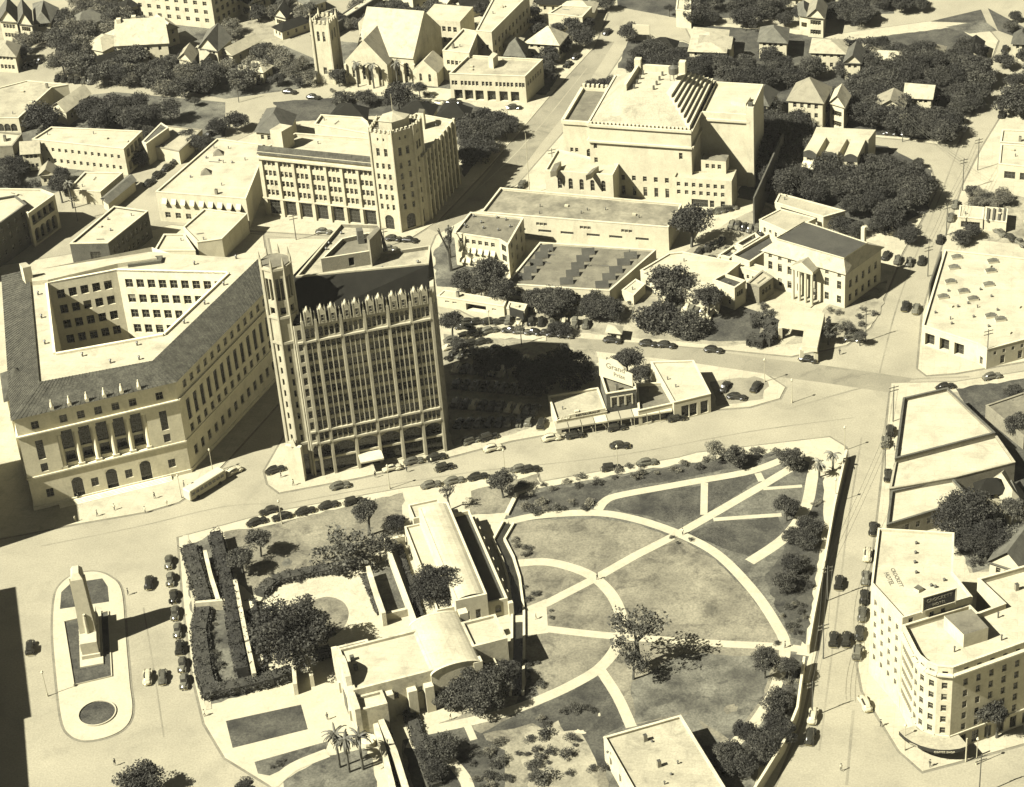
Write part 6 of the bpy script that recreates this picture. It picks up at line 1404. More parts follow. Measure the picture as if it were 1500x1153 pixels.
hip_house('gabled_shop', 'white gabled shop with a dark end above the boarding house', [(77, 155), (96, 163), (131, 137), (115, 130)], 5, 2.2, gable=True, roof='shingle_pale', wins={1: [dict(n=3, w=1.2, z=1.5, h=1.6)]})
# ------------------------------------------------------------------ upper left houses
HS = [('twin gabled white house in the top left corner', [(0, 30), (24, 32), (26, 14), (2, 12)], 7, 4, 1, 'shingle', 'frame_house'),
      ('second white gabled house from the top left corner', [(28, 34), (46, 36), (44, 16), (26, 14)], 7, 4, 1, 'shingle', 'frame_house'),
      ('dark roofed house right of the two gabled white houses', [(52, 34), (72, 32), (84, 12), (50, 6)], 6, 3, 0, 'shingle', 'frame_house'),
      ('porched house with white posts at the left edge', [(-6, 80), (22, 82), (28, 66), (0, 60)], 6, 2.5, 0, 'shingle_pale', 'porch_house'),
      ('long low pale house with hipped roof among the upper left trees', [(120, 68), (150, 74), (185, 56), (150, 50)], 4.5, 2, 0, 'shingle_pale', 'bungalow'),
      ('big pale house with tall chimneys among the upper left trees', [(170, 66), (245, 62), (240, 38), (180, 42)], 7, 6, 1, 'shingle_pale', 'gabled_mansion'),
      ('steep dark roofed house left of the open lot', [(292, 70), (318, 74), (338, 56), (305, 46)], 6, 4, 1, 'shingle', 'frame_house'),
      ('long white roofed cottage right of the steep dark roof', [(322, 76), (340, 80), (380, 60), (365, 54)], 4, 2, 1, 'shingle_pale', 'cottage'),
      ('white cottage showing between the upper left tree crowns', [(262, 85), (280, 90), (288, 76), (270, 72)], 5, 2.5, 1, 'shingle_pale', 'cottage'),
      ('small pale cottage behind the parked cars near the church street', [(352, 100), (385, 105), (398, 96), (370, 90)], 4, 2, 0, 'shingle_pale', 'cottage'),
      ('dark hipped roof house with chimneys left of the newspaper building', [(375, 192), (420, 196), (432, 168), (392, 160)], 7, 4, 0, 'shingle', 'hipped_house'),
      ('black hipped roof house just behind the newspaper annexe', [(482, 172), (536, 176), (538, 158), (498, 152)], 7, 3, 0, 'slate', 'hipped_house'),
      ('wide black roofed house right of the newspaper tower', [(578, 168), (630, 172), (640, 154), (600, 150)], 6, 3, 0, 'slate', 'hipped_house'),
      ('black roofed house nearest the shop row with seven bays', [(640, 170), (684, 172), (690, 158), (652, 152)], 6, 3, 0, 'slate', 'hipped_house'),
      ('pale cross roofed house beside the avenue trees', [(770, 62), (818, 65), (830, 50), (796, 44)], 6, 4, 0, 'shingle_pale', 'hipped_house'),
      ('grey roofed house behind the shop row with seven bays', [(740, 80), (768, 82), (772, 66), (748, 64)], 6, 4, 0, 'shingle', 'hipped_house'),
      ('low white cottage left of the pale cross roofed house', [(740, 62), (760, 66), (766, 56), (748, 52)], 4, 1.5, 0, 'shingle_pale', 'cottage'),
      ('small gabled house on the open lot at the top', [(402, 22), (418, 26), (424, 16), (410, 10)], 4, 3, 1, 'shingle', 'cottage'),
      ('tall pale hipped house with two rows of porch windows in the dark grove', [(1155, 146), (1205, 150), (1216, 128), (1168, 122)], 9.5, 5, 0, 'shingle_pale', 'hipped_house'),
      ('white gabled end house directly behind the three winged rooming house', [(1216, 150), (1236, 156), (1244, 140), (1222, 134)], 8, 3, 1, 'shingle_pale', 'gabled_house'),
      ('long pale roofed house with chimneys in the right grove, lower part', [(1286, 156), (1322, 158), (1330, 142), (1288, 140)], 6, 2.5, 1, 'shingle_pale', 'ranch_house'),
      ('pale roofed house with two chimneys in the right grove, upper part', [(1326, 142), (1364, 144), (1370, 128), (1330, 124)], 6, 2.5, 1, 'shingle_pale', 'ranch_house'),
      ('small pale flat house alone among the dark trees', [(1284, 86), (1328, 88), (1328, 76), (1288, 74)], 5, 1.5, 0, 'shingle_pale', 'bungalow'),
      ('pale roof showing through the dark trees at the upper right', [(1188, 76), (1238, 78), (1242, 58), (1192, 56)], 6, 2, 0, 'shingle_pale', 'bungalow'),
      ('grey gabled house with white porch near the park road', [(1112, 60), (1152, 62), (1154, 42), (1116, 40)], 6, 3, 0, 'shingle', 'frame_house'),
      ('broad pale gravel roofed house beside the dark grove', [(1010, 74), (1062, 76), (1066, 44), (1018, 40)], 6, 1, 0, 'shingle_pale', 'bungalow'),
      ('small dark house half hidden left of the tall pale hipped house', [(1100, 150), (1125, 154), (1138, 134), (1112, 128)], 6, 3, 0, 'shingle', 'frame_house'),
      ('pale house at the top edge near the avenue', [(1184, 24), (1206, 26), (1210, 8), (1188, 6)], 7, 3, 1, 'shingle_pale', 'frame_house'),
      ('grey roof by the park road at the top', [(1172, 22), (1184, 24), (1184, 6), (1170, 6)], 5, 2, 0, 'shingle', 'cottage')]
for lab, px, h, rh, gb, rf, nm in HS:
    hip_house(nm, lab, px, h, rh, gable=bool(gb), roof=rf, wall='stucco', wins={0: [dict(n=4, w=1.0, z=z, h=1.5, m0=.8, m1=.8) for z in ((1.2, 4.4) if h >= 6 else (1.2,)) + ((7.2,) if h > 9 else ())], 1: [dict(n=2, w=1.0, z=1.2, h=1.5)]})
r = [o for o in bpy.data.objects if o.get('label') == 'big pale house with tall chimneys among the upper left trees'][0]
for x, y in ((176, 42), (198, 38)): p = P(x, y, 10); b = MB(); b.box((p.x, p.y), (1, 0), .7, .7, 6, 13.5, 'stucco'); b.build('chimney', r)
# tall block at the top
q = [tuple(P(x, y, 0)[:2]) for x, y in [(185, 28), (316, 43), (380, 6), (250, -10)]]
building('apartment_tower', 'pale many windowed apartment block cut by the top edge, upper left', q, 22, wall='stucco', wins={0: [dict(n=9, w=1.5, z=z, h=1.5) for z in (2, 5, 8, 11, 14, 17)], 1: [dict(n=8, w=1.4, z=z, h=1.7) for z in (2, 5, 8, 11, 14, 17)]})
B('row_of_sheds', 'long low row of pale roofed sheds leading up the church street', [(455, 52), (470, 48), (560, -8), (548, -12)], 4.0, par=.2, wall='brick_dark')
# church
def church():
    r = root('stone_church', 'pale stone church with battlemented bell tower and steep pale roofs', 'church', tuple(P(560, 100, 0)))
    a0 = P(508, 118, 0).to_2d(); a1 = P(618, 128, 0).to_2d(); d = (a1 - a0).normalized(); v = Vector((-d.y, d.x)); L = (a1 - a0).length; q = lambda u, w_: a0 + d * u + v * w_
    def gable(u0, u1, w0, w1, h, rh, along, name, win=None):
        p = [q(u0, w0), q(u1, w0), q(u1, w1), q(u0, w1)]; b = MB()
        for i in range(4): facade(b, r, p[i], p[(i + 1) % 4], 0, h, (win or {}).get(i, []), 'stone')
        rb = MB(); e = .4
        if along == 'u':
            m0, m1 = (p[0] + p[3]) / 2, (p[1] + p[2]) / 2
            b.poly([(*p[3], h), (*p[0], h), (*m0, h + rh)], 'stone'); b.poly([(*p[1], h), (*p[2], h), (*m1, h + rh)], 'stone')
            rb.poly([(*(p[0] - v * e), h - .2), (*(p[1] - v * e), h - .2), (*m1, h + rh), (*m0, h + rh)], 'shingle_pale'); rb.poly([(*(p[2] + v * e), h - .2), (*(p[3] + v * e), h - .2), (*m0, h + rh), (*m1, h + rh)], 'shingle_pale')
        else:
            m0, m1 = (p[0] + p[1]) / 2, (p[2] + p[3]) / 2
            b.poly([(*p[0], h), (*p[1], h), (*m0, h + rh)], 'stone'); b.poly([(*p[2], h), (*p[3], h), (*m1, h + rh)], 'stone')
            rb.poly([(*(p[1] + d * e), h - .2), (*(p[2] + d * e), h - .2), (*m1, h + rh), (*m0, h + rh)], 'shingle_pale'); rb.poly([(*(p[3] - d * e), h - .2), (*(p[0] - d * e), h - .2), (*m0, h + rh), (*m1, h + rh)], 'shingle_pale')
        b.build(name, r); rb.build('roof', r)
    W3 = dict(n=3, w=1.0, z=2.0, h=4.2, arch=1)
    gable(3, L - 3, 2.5, 26, 8.5, 10.5, 'u', 'nave', {0: [dict(n=6, w=1.2, z=2, h=4.6, arch=1)]})
    gable(1, 15, -1.5, 14, 7.5, 7.5, 'v', 'transept', {0: [W3, dict(n=1, w=3.2, z=2, h=5.2, arch=1)] if False else [dict(us=[2.5, 11.5], w=1.0, z=2, h=3.6, arch=1), dict(us=[7], w=3.0, z=1.6, h=5.2, arch=1)]})
    gable(L - 3, L + 5, 1, 9, 5, 3.5, 'v', 'side_chapel', {0: [dict(n=2, w=.9, z=1.6, h=2.6, arch=1)]})
    for k in range(7): p = q(1 + k * (L - 4) / 6, -1.6 if k < 4 else 2.2); b = MB(); b.box(p[:], d, .35, .5, 0, 6.5, 'stone'); b.build('buttress', r)
    t = P(479, 122, 0).to_2d(); b = MB(); T = [t - d * 2.9, t + d * 2.9, t + d * 2.9 + v * 6, t - d * 2.9 + v * 6]; H = 20
    for i in range(4): facade(b, r, T[i], T[(i + 1) % 4], 0, H, [dict(n=2, w=.9, z=14, h=3.4, arch=1), dict(n=1, w=1.2, z=3, h=2.4)] if i < 2 else [], 'stone')
    b.ngon([(*p, H - .5) for p in T], 'roof_grey'); b.build('tower', r)
    for i in range(4):
        b = MB(); b.tube((*T[i], 0), (*T[i], H + .5), .6, .5, 'stone', 6); b.tube((*T[i], H + .5), (*T[i], H + 2.6), .5, .05, 'stone', 6); b.build('pinnacle', r)
        A, dd, n, LL = edge(T[i], T[(i + 1) % 4])
        for k in range(3): p = A + dd * (LL * (k + 1) / 4); b = MB(); b.box(p[:], dd, .4, .25, H, H + 1, 'stone'); b.build('merlon', r)
    # school wing behind
    p = [q(14, 30), q(L + 2, 30), q(L + 2, 42), q(14, 42)]; b = MB()
    for i in range(4): facade(b, r, p[i], p[(i + 1) % 4], 0, 9, [dict(n=6, w=1.2, z=z, h=1.8) for z in (1.5, 5.2)] if i == 0 else [], 'stone')
    b.ngon([(*x, 9) for x in p], 'roof_white'); b.build('parish_wing', r)
    p = [q(-2, 17), q(6, 17), q(6, 27), q(-2, 27)]; b = MB()
    for i in range(4): facade(b, r, p[i], p[(i + 1) % 4], 0, 12, [dict(n=2, w=1.2, z=8, h=2)] if i == 0 else [], 'stone')
    b.ngon([(*x, 12) for x in p], 'roof_pale'); b.build('parish_tower', r)
church()
r = B('shop_row', 'two storey cream shop row with dark street bays beside the church', [(658, 108), (769, 112), (795, 87), (686, 81)], 8.8, roof='roof_pale', par=.7, wins={0: [dict(us=[.04, .08, .16, .21, .26, .31, .36, .44, .49, .54, .62, .67, .72, .77, .82, .88, .93, .97], frac=1, w=.85, z=5.1, h=1.5), dict(us=[.1, .24, .38, .54, .7, .85, .955], frac=1, w=2.6, z=.3, h=3.3, kind='shop', depth=1.0)], 1: [dict(n=6, w=1, z=5, h=1.5)]})
pbox(r, 'roof_house', [(715, 84), (722, 86), (729, 79), (722, 76)], 8, 11.5, 'stucco', 'roof_white')
B('parish_hall', 'long pale roofed hall running up to the top edge behind the church', [(697, 45), (720, 47), (775, -8), (725, -8)], 11, roof='roof_white', par=.3, wins={1: [dict(n=10, w=1.2, z=z, h=1.8) for z in (2, 5.5)], 0: [dict(n=2, w=1, z=5, h=1.6)]})
B('hall_annexe', 'pale annexe between the church and the long parish hall', [(648, 74), (687, 78), (700, 46), (678, 42)], 10, roof='roof_white', par=.5, wins={0: [dict(n=5, w=1, z=z, h=1.5) for z in (2, 5.5)], 1: [dict(n=6, w=1, z=z, h=1.6) for z in (2, 5.5)]})
B('pale_villa', 'pale flat roofed villa with brown attic left of the far avenue', [(803, 20), (853, 25), (867, 10), (822, 8)], 6.5, roof='roof_pale', par=.3, wins={0: [dict(n=4, w=1, z=1.5, h=1.6)]})
B('bus_depot', 'pale flat depot roof at the top beyond the avenue', [(990, 14), (1012, 17), (1012, 0), (992, -2)], 6, par=.2)
B('corner_pavilion', 'low white flat building at the right edge, lower of the two', [(1463, 240), (1520, 246), (1520, 214), (1466, 211)], 4.5, par=.3, wins={0: [dict(n=2, w=3, z=.3, h=2.2, kind='shop')]})
B('corner_pavilion', 'low white flat building at the right edge, upper of the two', [(1465, 208), (1520, 212), (1520, 192), (1468, 190)], 4.2, par=.3)
B('roadside_stand', 'small white roofed roadside stand beside the right hand avenue', [(1404, 318), (1440, 321), (1442, 304), (1406, 301)], 3.4, par=.15, wins={0: [dict(n=3, w=2, z=.5, h=1.8, kind='shop')]})
r = B('greenhouse', 'striped glazed greenhouse next to the small roadside stand', [(1442, 322), (1474, 326), (1476, 306), (1444, 303)], 3.2, roof='roof_pale', par=.1)
for k in range(4): pbox(r, 'glazing_strip', [(1445 + k * 8, 322), (1448 + k * 8, 322.5), (1450 + k * 8, 305), (1447 + k * 8, 304.5)], 3.0, 3.5, 'metal_dark')
# blocks just outside the left edge whose shadows reach the plaza
b_h = 30
sx_, sy_ = SHX / math.tan(SUN_EL), SHY / math.tan(SUN_EL)
def shadow_pts(px, h): return [tuple((P(x, y, 0) - Vector((sx_ * h, sy_ * h, 0)))[:2]) for x, y in px]
q = shadow_pts([(22, 860), (45, 1050)], 30); d_ = Vector((q[1][0] - q[0][0], q[1][1] - q[0][1])); 
building('plaza_block', 'tall commercial block standing on the plaza side left of the view', [q[0], (q[0][0] - 30, q[0][1] - 6), (q[1][0] - 30, q[1][1] - 6), q[1]], 30, wall='brick_mid', wins={})
q = shadow_pts([(34, 1053), (45, 1200)], 26)
building('plaza_block', 'lower commercial block south of the tall one left of the view', [q[0], (q[0][0] - 26, q[0][1] - 5), (q[1][0] - 26, q[1][1] - 5), q[1]], 26, wall='brick_mid', wins={})
q = shadow_pts([(116, 764), (-60, 806)], 30)
building('street_block', 'commercial block on the street corner left of the federal building', [q[0], (q[0][0] - 6, q[0][1] + 30), (q[1][0] - 6, q[1][1] + 30), q[1]], 30, wall='brick_mid', wins={})
flush_extra()
# ------------------------------------------------------------------ garden walls
wall_line([(1240, 660), (1222, 740), (1208, 820), (1192, 900), (1184, 946)], .5, .1, 2.5, 'stucco', 'park_wall', 'long pale stone wall along the street edge of the park, north stretch', zc=2.2)
wall_line([(1178, 966), (1168, 1040), (1148, 1090), (1122, 1132), (1095, 1175)], .5, .1, 3.0, 'stucco', 'park_wall', 'curving pale stone wall along the street edge of the park, south stretch', zc=2.2)
wall_line([(344, 849), (352, 890), (362, 940), (372, 986)], .9, .1, 3.2, 'stone_old', 'ruined_wall', 'pale old stone wall with niches left of the great oak', zc=3.2)
wall_line([(300, 806), (308, 840), (320, 878)], .8, .1, 2.6, 'stone_old', 'ruined_wall', 'short pale stone wall between the two dark hedges', zc=2.6)
wall_line([(286, 882), (332, 878)], .7, .1, 2.6, 'stone_old', 'ruined_wall', 'cross wall joining the hedged walk to the old stone wall', zc=2.6)
wall_line([(539, 829), (550, 864), (562, 898)], .9, .1, 3.6, 'stone_old', 'ruined_wall', 'white courtyard wall throwing a dark shadow on the side lawn', zc=3.6)
wall_line([(562, 899), (600, 890)], .7, .1, 2.0, 'stone_old', 'ruined_wall', 'low white wall closing the foot of the side lawn', zc=2)
wall_line([(547, 1050), (560, 1090), (580, 1170)], 1.0, .1, 3.4, 'stone_old', 'ruined_wall', 'left one of two parallel stone walls below the church', zc=3.4)
wall_line([(541, 1040), (600, 1170)], .1, .1, .2, 'stone_old', 'wall_foot', 'narrow stone footing between the two parallel walls below the church', zc=.2)
wall_line([(553, 1042), (578, 1100), (600, 1170)], 1.1, .1, 4.0, 'stone_old', 'ruined_wall', 'right one of two parallel stone walls below the church', zc=4.0)
wall_line([(430, 975), (432, 1002)], .8, .1, 3.0, 'stone_old', 'ruined_wall', 'short gate wall at the left of the courtyard entrance', zc=3)
wall_line([(452, 962), (456, 990)], .8, .1, 3.0, 'stone_old', 'ruined_wall', 'short gate wall at the right of the courtyard entrance', zc=3)
for px, lab in (((362, 890), 'round stone basin on the upper part of the old wall'), ((376, 968), 'round stone basin near the foot of the old wall'), ((540, 1086), 'pale round well between the palms and the parallel walls')):
    p = P(*px, .8); b = MB(); b.tube((p.x, p.y, .1), (p.x, p.y, 1.4), 1.5, 1.5, 'stone_old', 14); b.tube((p.x, p.y, 1.4), (p.x, p.y, 1.5), 1.6, 1.5, 'stucco', 14); b.thing('stone_basin', lab, 'well')
# ------------------------------------------------------------------ hedges
hedge([(277, 800), (288, 840), (300, 880), (292, 925), (300, 985), (310, 1020)], 3.9, 1.9, 'dense dark shrubbery along the plaza side of the mission garden', seed=1, dens=18)
hedge([(316, 785), (328, 830), (338, 880), (345, 930), (356, 985)], 3.3, 4.0, 'tall dark ivy covered arcade between the garden walks', seed=2, dens=22)
hedge([(300, 1014), (350, 1005), (400, 993), (428, 983)], 3.6, 2.6, 'dark clipped hedge along the front lawn of the mission', seed=4, dens=24)
hedge([(380, 870), (400, 850), (450, 838), (500, 830), (530, 822)], 3.2, 1.8, 'loose hedge along the top of the pale courtyard', seed=5, dens=18)
hedge([(533, 842), (545, 870), (556, 898)], 1.6, 1.4, 'thin planted bed on the inner side of the white courtyard wall', seed=6, dens=24)
hedge([(582, 790), (598, 840), (618, 905)], 1.4, 1.2, 'narrow planted strip beside the museum garden wall', seed=7, dens=22)
hedge([(368, 880), (374, 920), (384, 968)], 2.6, 1.8, 'dark shrubs between the old wall and the great oak', seed=8, dens=20)
hedge([(460, 960), (484, 952)], 3.0, 2.2, 'dark hedge beside the courtyard gate near the church front', seed=9, dens=22)
hedge([(725, 775), (700, 790), (712, 830), (728, 860)], 2.4, 1.2, 'dark planting on the right side of the museum', seed=10, dens=18) if False else None
hedge([(560, 1060), (590, 1150)], 2.2, 1.2, 'dark planting between the two parallel walls', seed=11, dens=20)
hedge([(600, 1040), (615, 1090), (640, 1150)], 3.0, 1.4, 'dark planting right of the parallel walls', seed=12, dens=16)
hedge([(1100, 470), (1118, 468), (1138, 478), (1120, 500), (1096, 495)], 4, 3.0, 'dense dark shrubs left of the drive through canopy', seed=13, dens=18)
# ------------------------------------------------------------------ single trees
T = [(1448, 1040, 20, 'dark', 'dark street tree before the shaded side of the corner hotel', 9),
     (1396, 1150, 6, 'oak', 'tiny sapling at the bottom edge by the street below the hotel', 3) if False else (1462, 1048, 13, 'dark', 'smaller dark street tree beside the shaded hotel wall', 7),
     (427, 925, 60, 'big', 'largest spreading oak filling the middle of the mission courtyard', None),
     (640, 858, 37, 'big', 'dark oak leaning over the foot of the museum roof', None),
     (505, 806, 46, 'loose', 'broad airy tree between the lawn and the courtyard hedge', 9),
     (556, 800, 26, 'loose', 'airy tree beside the museum garden wall', 7),
     (378, 790, 19, 'oak', 'small round tree casting a clear shadow on the upper lawn', 7),
     (352, 817, 18, 'oak', 'small round tree next to the tall ivy arcade', 6.5),
     (536, 748, 18, 'oak', 'upright tree on the lawn near the street left of the museum', 9),
     (580, 766, 15, 'dark', 'short dark tree touching the museum corner', 5),
     (656, 718, 12, 'loose', 'slim tree above the museum porch', 7),
     (735, 704, 18, 'oak', 'round tree at the sidewalk north of the museum', 7),
     (700, 1010, 44, 'big', 'heavy dark oak behind the church transept', 9),
     (650, 1018, 20, 'oak', 'dark tree tucked against the church side yard', 5),
     (745, 985, 20, 'dark', 'dark tree between the church and the water channel', 6),
     (1048, 658, 15, 'light', 'pale feathery tree at the north edge of the park', 5),
     (1076, 668, 17, 'oak', 'dark round tree next to the pale feathery one', 5),
     (1160, 672, 18, 'oak', 'wide tree near the northern tip of the park', 5),
     (1152, 742, 17, 'oak', 'round tree on the inside of the eastern path', 6),
     (1120, 965, 19, 'oak', 'tree where the straight path meets the outer ring path', 7),
     (1155, 975, 15, 'oak', 'tree at the eastern park gate', 6),
     (205, 1145, 32, 'dark', 'dark tree cut off by the bottom edge of the plaza', 8),
     (358, 1152, 14, 'dark', 'tree top at the bottom edge below the palms', 6),
     (1415, 752, 42, 'big', 'largest dark oak behind the shops beside the hotel', 11),
     (1445, 790, 34, 'big', 'dark oak just below the largest one beside the hotel', 10),
     (1395, 790, 16, 'dark', 'small dark tree at the hotel back yard', 6),
     (1492, 790, 26, 'oak', 'oak over the white gabled house at the right edge', 9),
     (1485, 745, 18, 'oak', 'oak right of the small back house', 8),
     (1490, 620, 16, 'oak', 'tree at the right edge above the shop roofs', 6),
     (1012, 322, 26, 'dark', 'big round dark oak at the right end of the warehouse', 12),
     (981, 416, 30, 'dark', 'large dark oak over the row of parked cars', 9),
     (1037, 436, 21, 'dark', 'smaller dark oak next to the white box building', 9),
     (968, 468, 34, 'oak', 'wide low tree on the corner lot below the two oaks', 6),
     (1010, 478, 26, 'oak', 'low tree on the corner lot nearest the curved street', 5),
     (716, 398, 23, 'oak', 'tall tree in front of the awninged apartment house', 11),
     (678, 410, 17, 'oak', 'tree left of the carport shed', 6),
     (704, 415, 14, 'oak', 'tree just behind the carport shed', 6),
     (735, 425, 18, 'dark', 'tree between the carport shed and the workshop', 7),
     (656, 350, 9, 'loose', 'thin palm like tree on the corner by the apartment house', 11),
     (832, 540, 36, 'big', 'big dark tree at the right end of the shaded car park', 9),
     (785, 548, 32, 'big', 'dark tree in the middle of the shaded car park', 9),
     (742, 528, 22, 'dark', 'dark tree on the left of the shaded car park', 8),
     (708, 532, 18, 'dark', 'small dark tree in the shade of the office tower', 7),
     (660, 470, 16, 'dark', 'tree close against the right edge of the office tower', 8),
     (672, 505, 13, 'dark', 'low tree by the parked cars near the office tower', 5),
     (918, 528, 20, 'dark', 'dark tree right behind the painted billboard', 8),
     (938, 548, 14, 'dark', 'dark tree in the yard behind the small shop', 6),
     (62, 172, 27, 'dark', 'big round dark oak above the long white boarding house', 9),
     (86, 270, 14, 'oak', 'tree beside the arcaded block at the far left', 8),
     (216, 195, 12, 'oak', 'tree at the end veranda of the boarding house', 5),
     (248, 160, 17, 'dark', 'dark tree at the end of the dark row above the boarding house', 7),
     (345, 178, 17, 'dark', 'dark tree at the diagonal street corner', 6),
     (318, 185, 14, 'dark', 'lower dark tree at the diagonal street corner', 5),
     (285, 148, 7, 'oak', 'small tree behind the round hedge on the street bank', 3),
     (583, 140, 22, 'dark', 'round dark oak in front of the church transept', 9),
     (535, 143, 13, 'dark', 'dark tree left of the round oak by the church', 5),
     (500, 146, 14, 'oak', 'tree at the foot of the church lawn', 4),
     (495, 110, 13, 'oak', 'tree between the bell tower and the church', 6),
     (614, 128, 9, 'oak', 'small tree at the church side chapel', 5),
     (922, 46, 15, 'dark', 'round dark tree beside the roadside billboard', 6),
     (980, 12, 6, 'dark', 'small round tree on the pale lot at the top', 4),
     (868, 128, 13, 'dark', 'clipped dark tree left of the temple roof', 4),
     (894, 122, 12, 'dark', 'clipped dark tree nearest the temple roof', 4),
     (1214, 478, 13, 'cypress', 'dark conical cypress right of the drive through canopy', 7),
     (1240, 480, 12, 'light', 'small light tree on the mansion side lawn', 4),
     (1260, 492, 9, 'oak', 'small tree near the street corner below the mansion', 4),
     (1208, 160, 10, 'dark', 'dark tree between the tall pale house and the white gable', 6),
     (1488, 150, 24, 'dark', 'large dark tree at the right edge above the white pavilions', 8),
     (1484, 118, 14, 'dark', 'dark tree at the right edge, higher one', 6),
     (1408, 348, 13, 'oak', 'tree in the garden above the white garage', 4),
     (1425, 338, 12, 'oak', 'tree near the greenhouse above the white garage', 4),
     (1336, 255, 18, 'dark', 'dark tree at the bend where the cross street begins', 6),
     (1345, 238, 8, 'oak', 'small tree on the pale verge of the cross street', 3)]
for x, y, r_, k, lab, h in T: tree(x, y, r_, lab, k, h=h)
tree(934, 920, 43, 'tall loose limbed tree standing alone in the park with a long shadow', 'loose', h=15)
tree(926, 966, 26, 'lower leafy limbs hanging beside the tall lone park tree', 'loose', h=8)
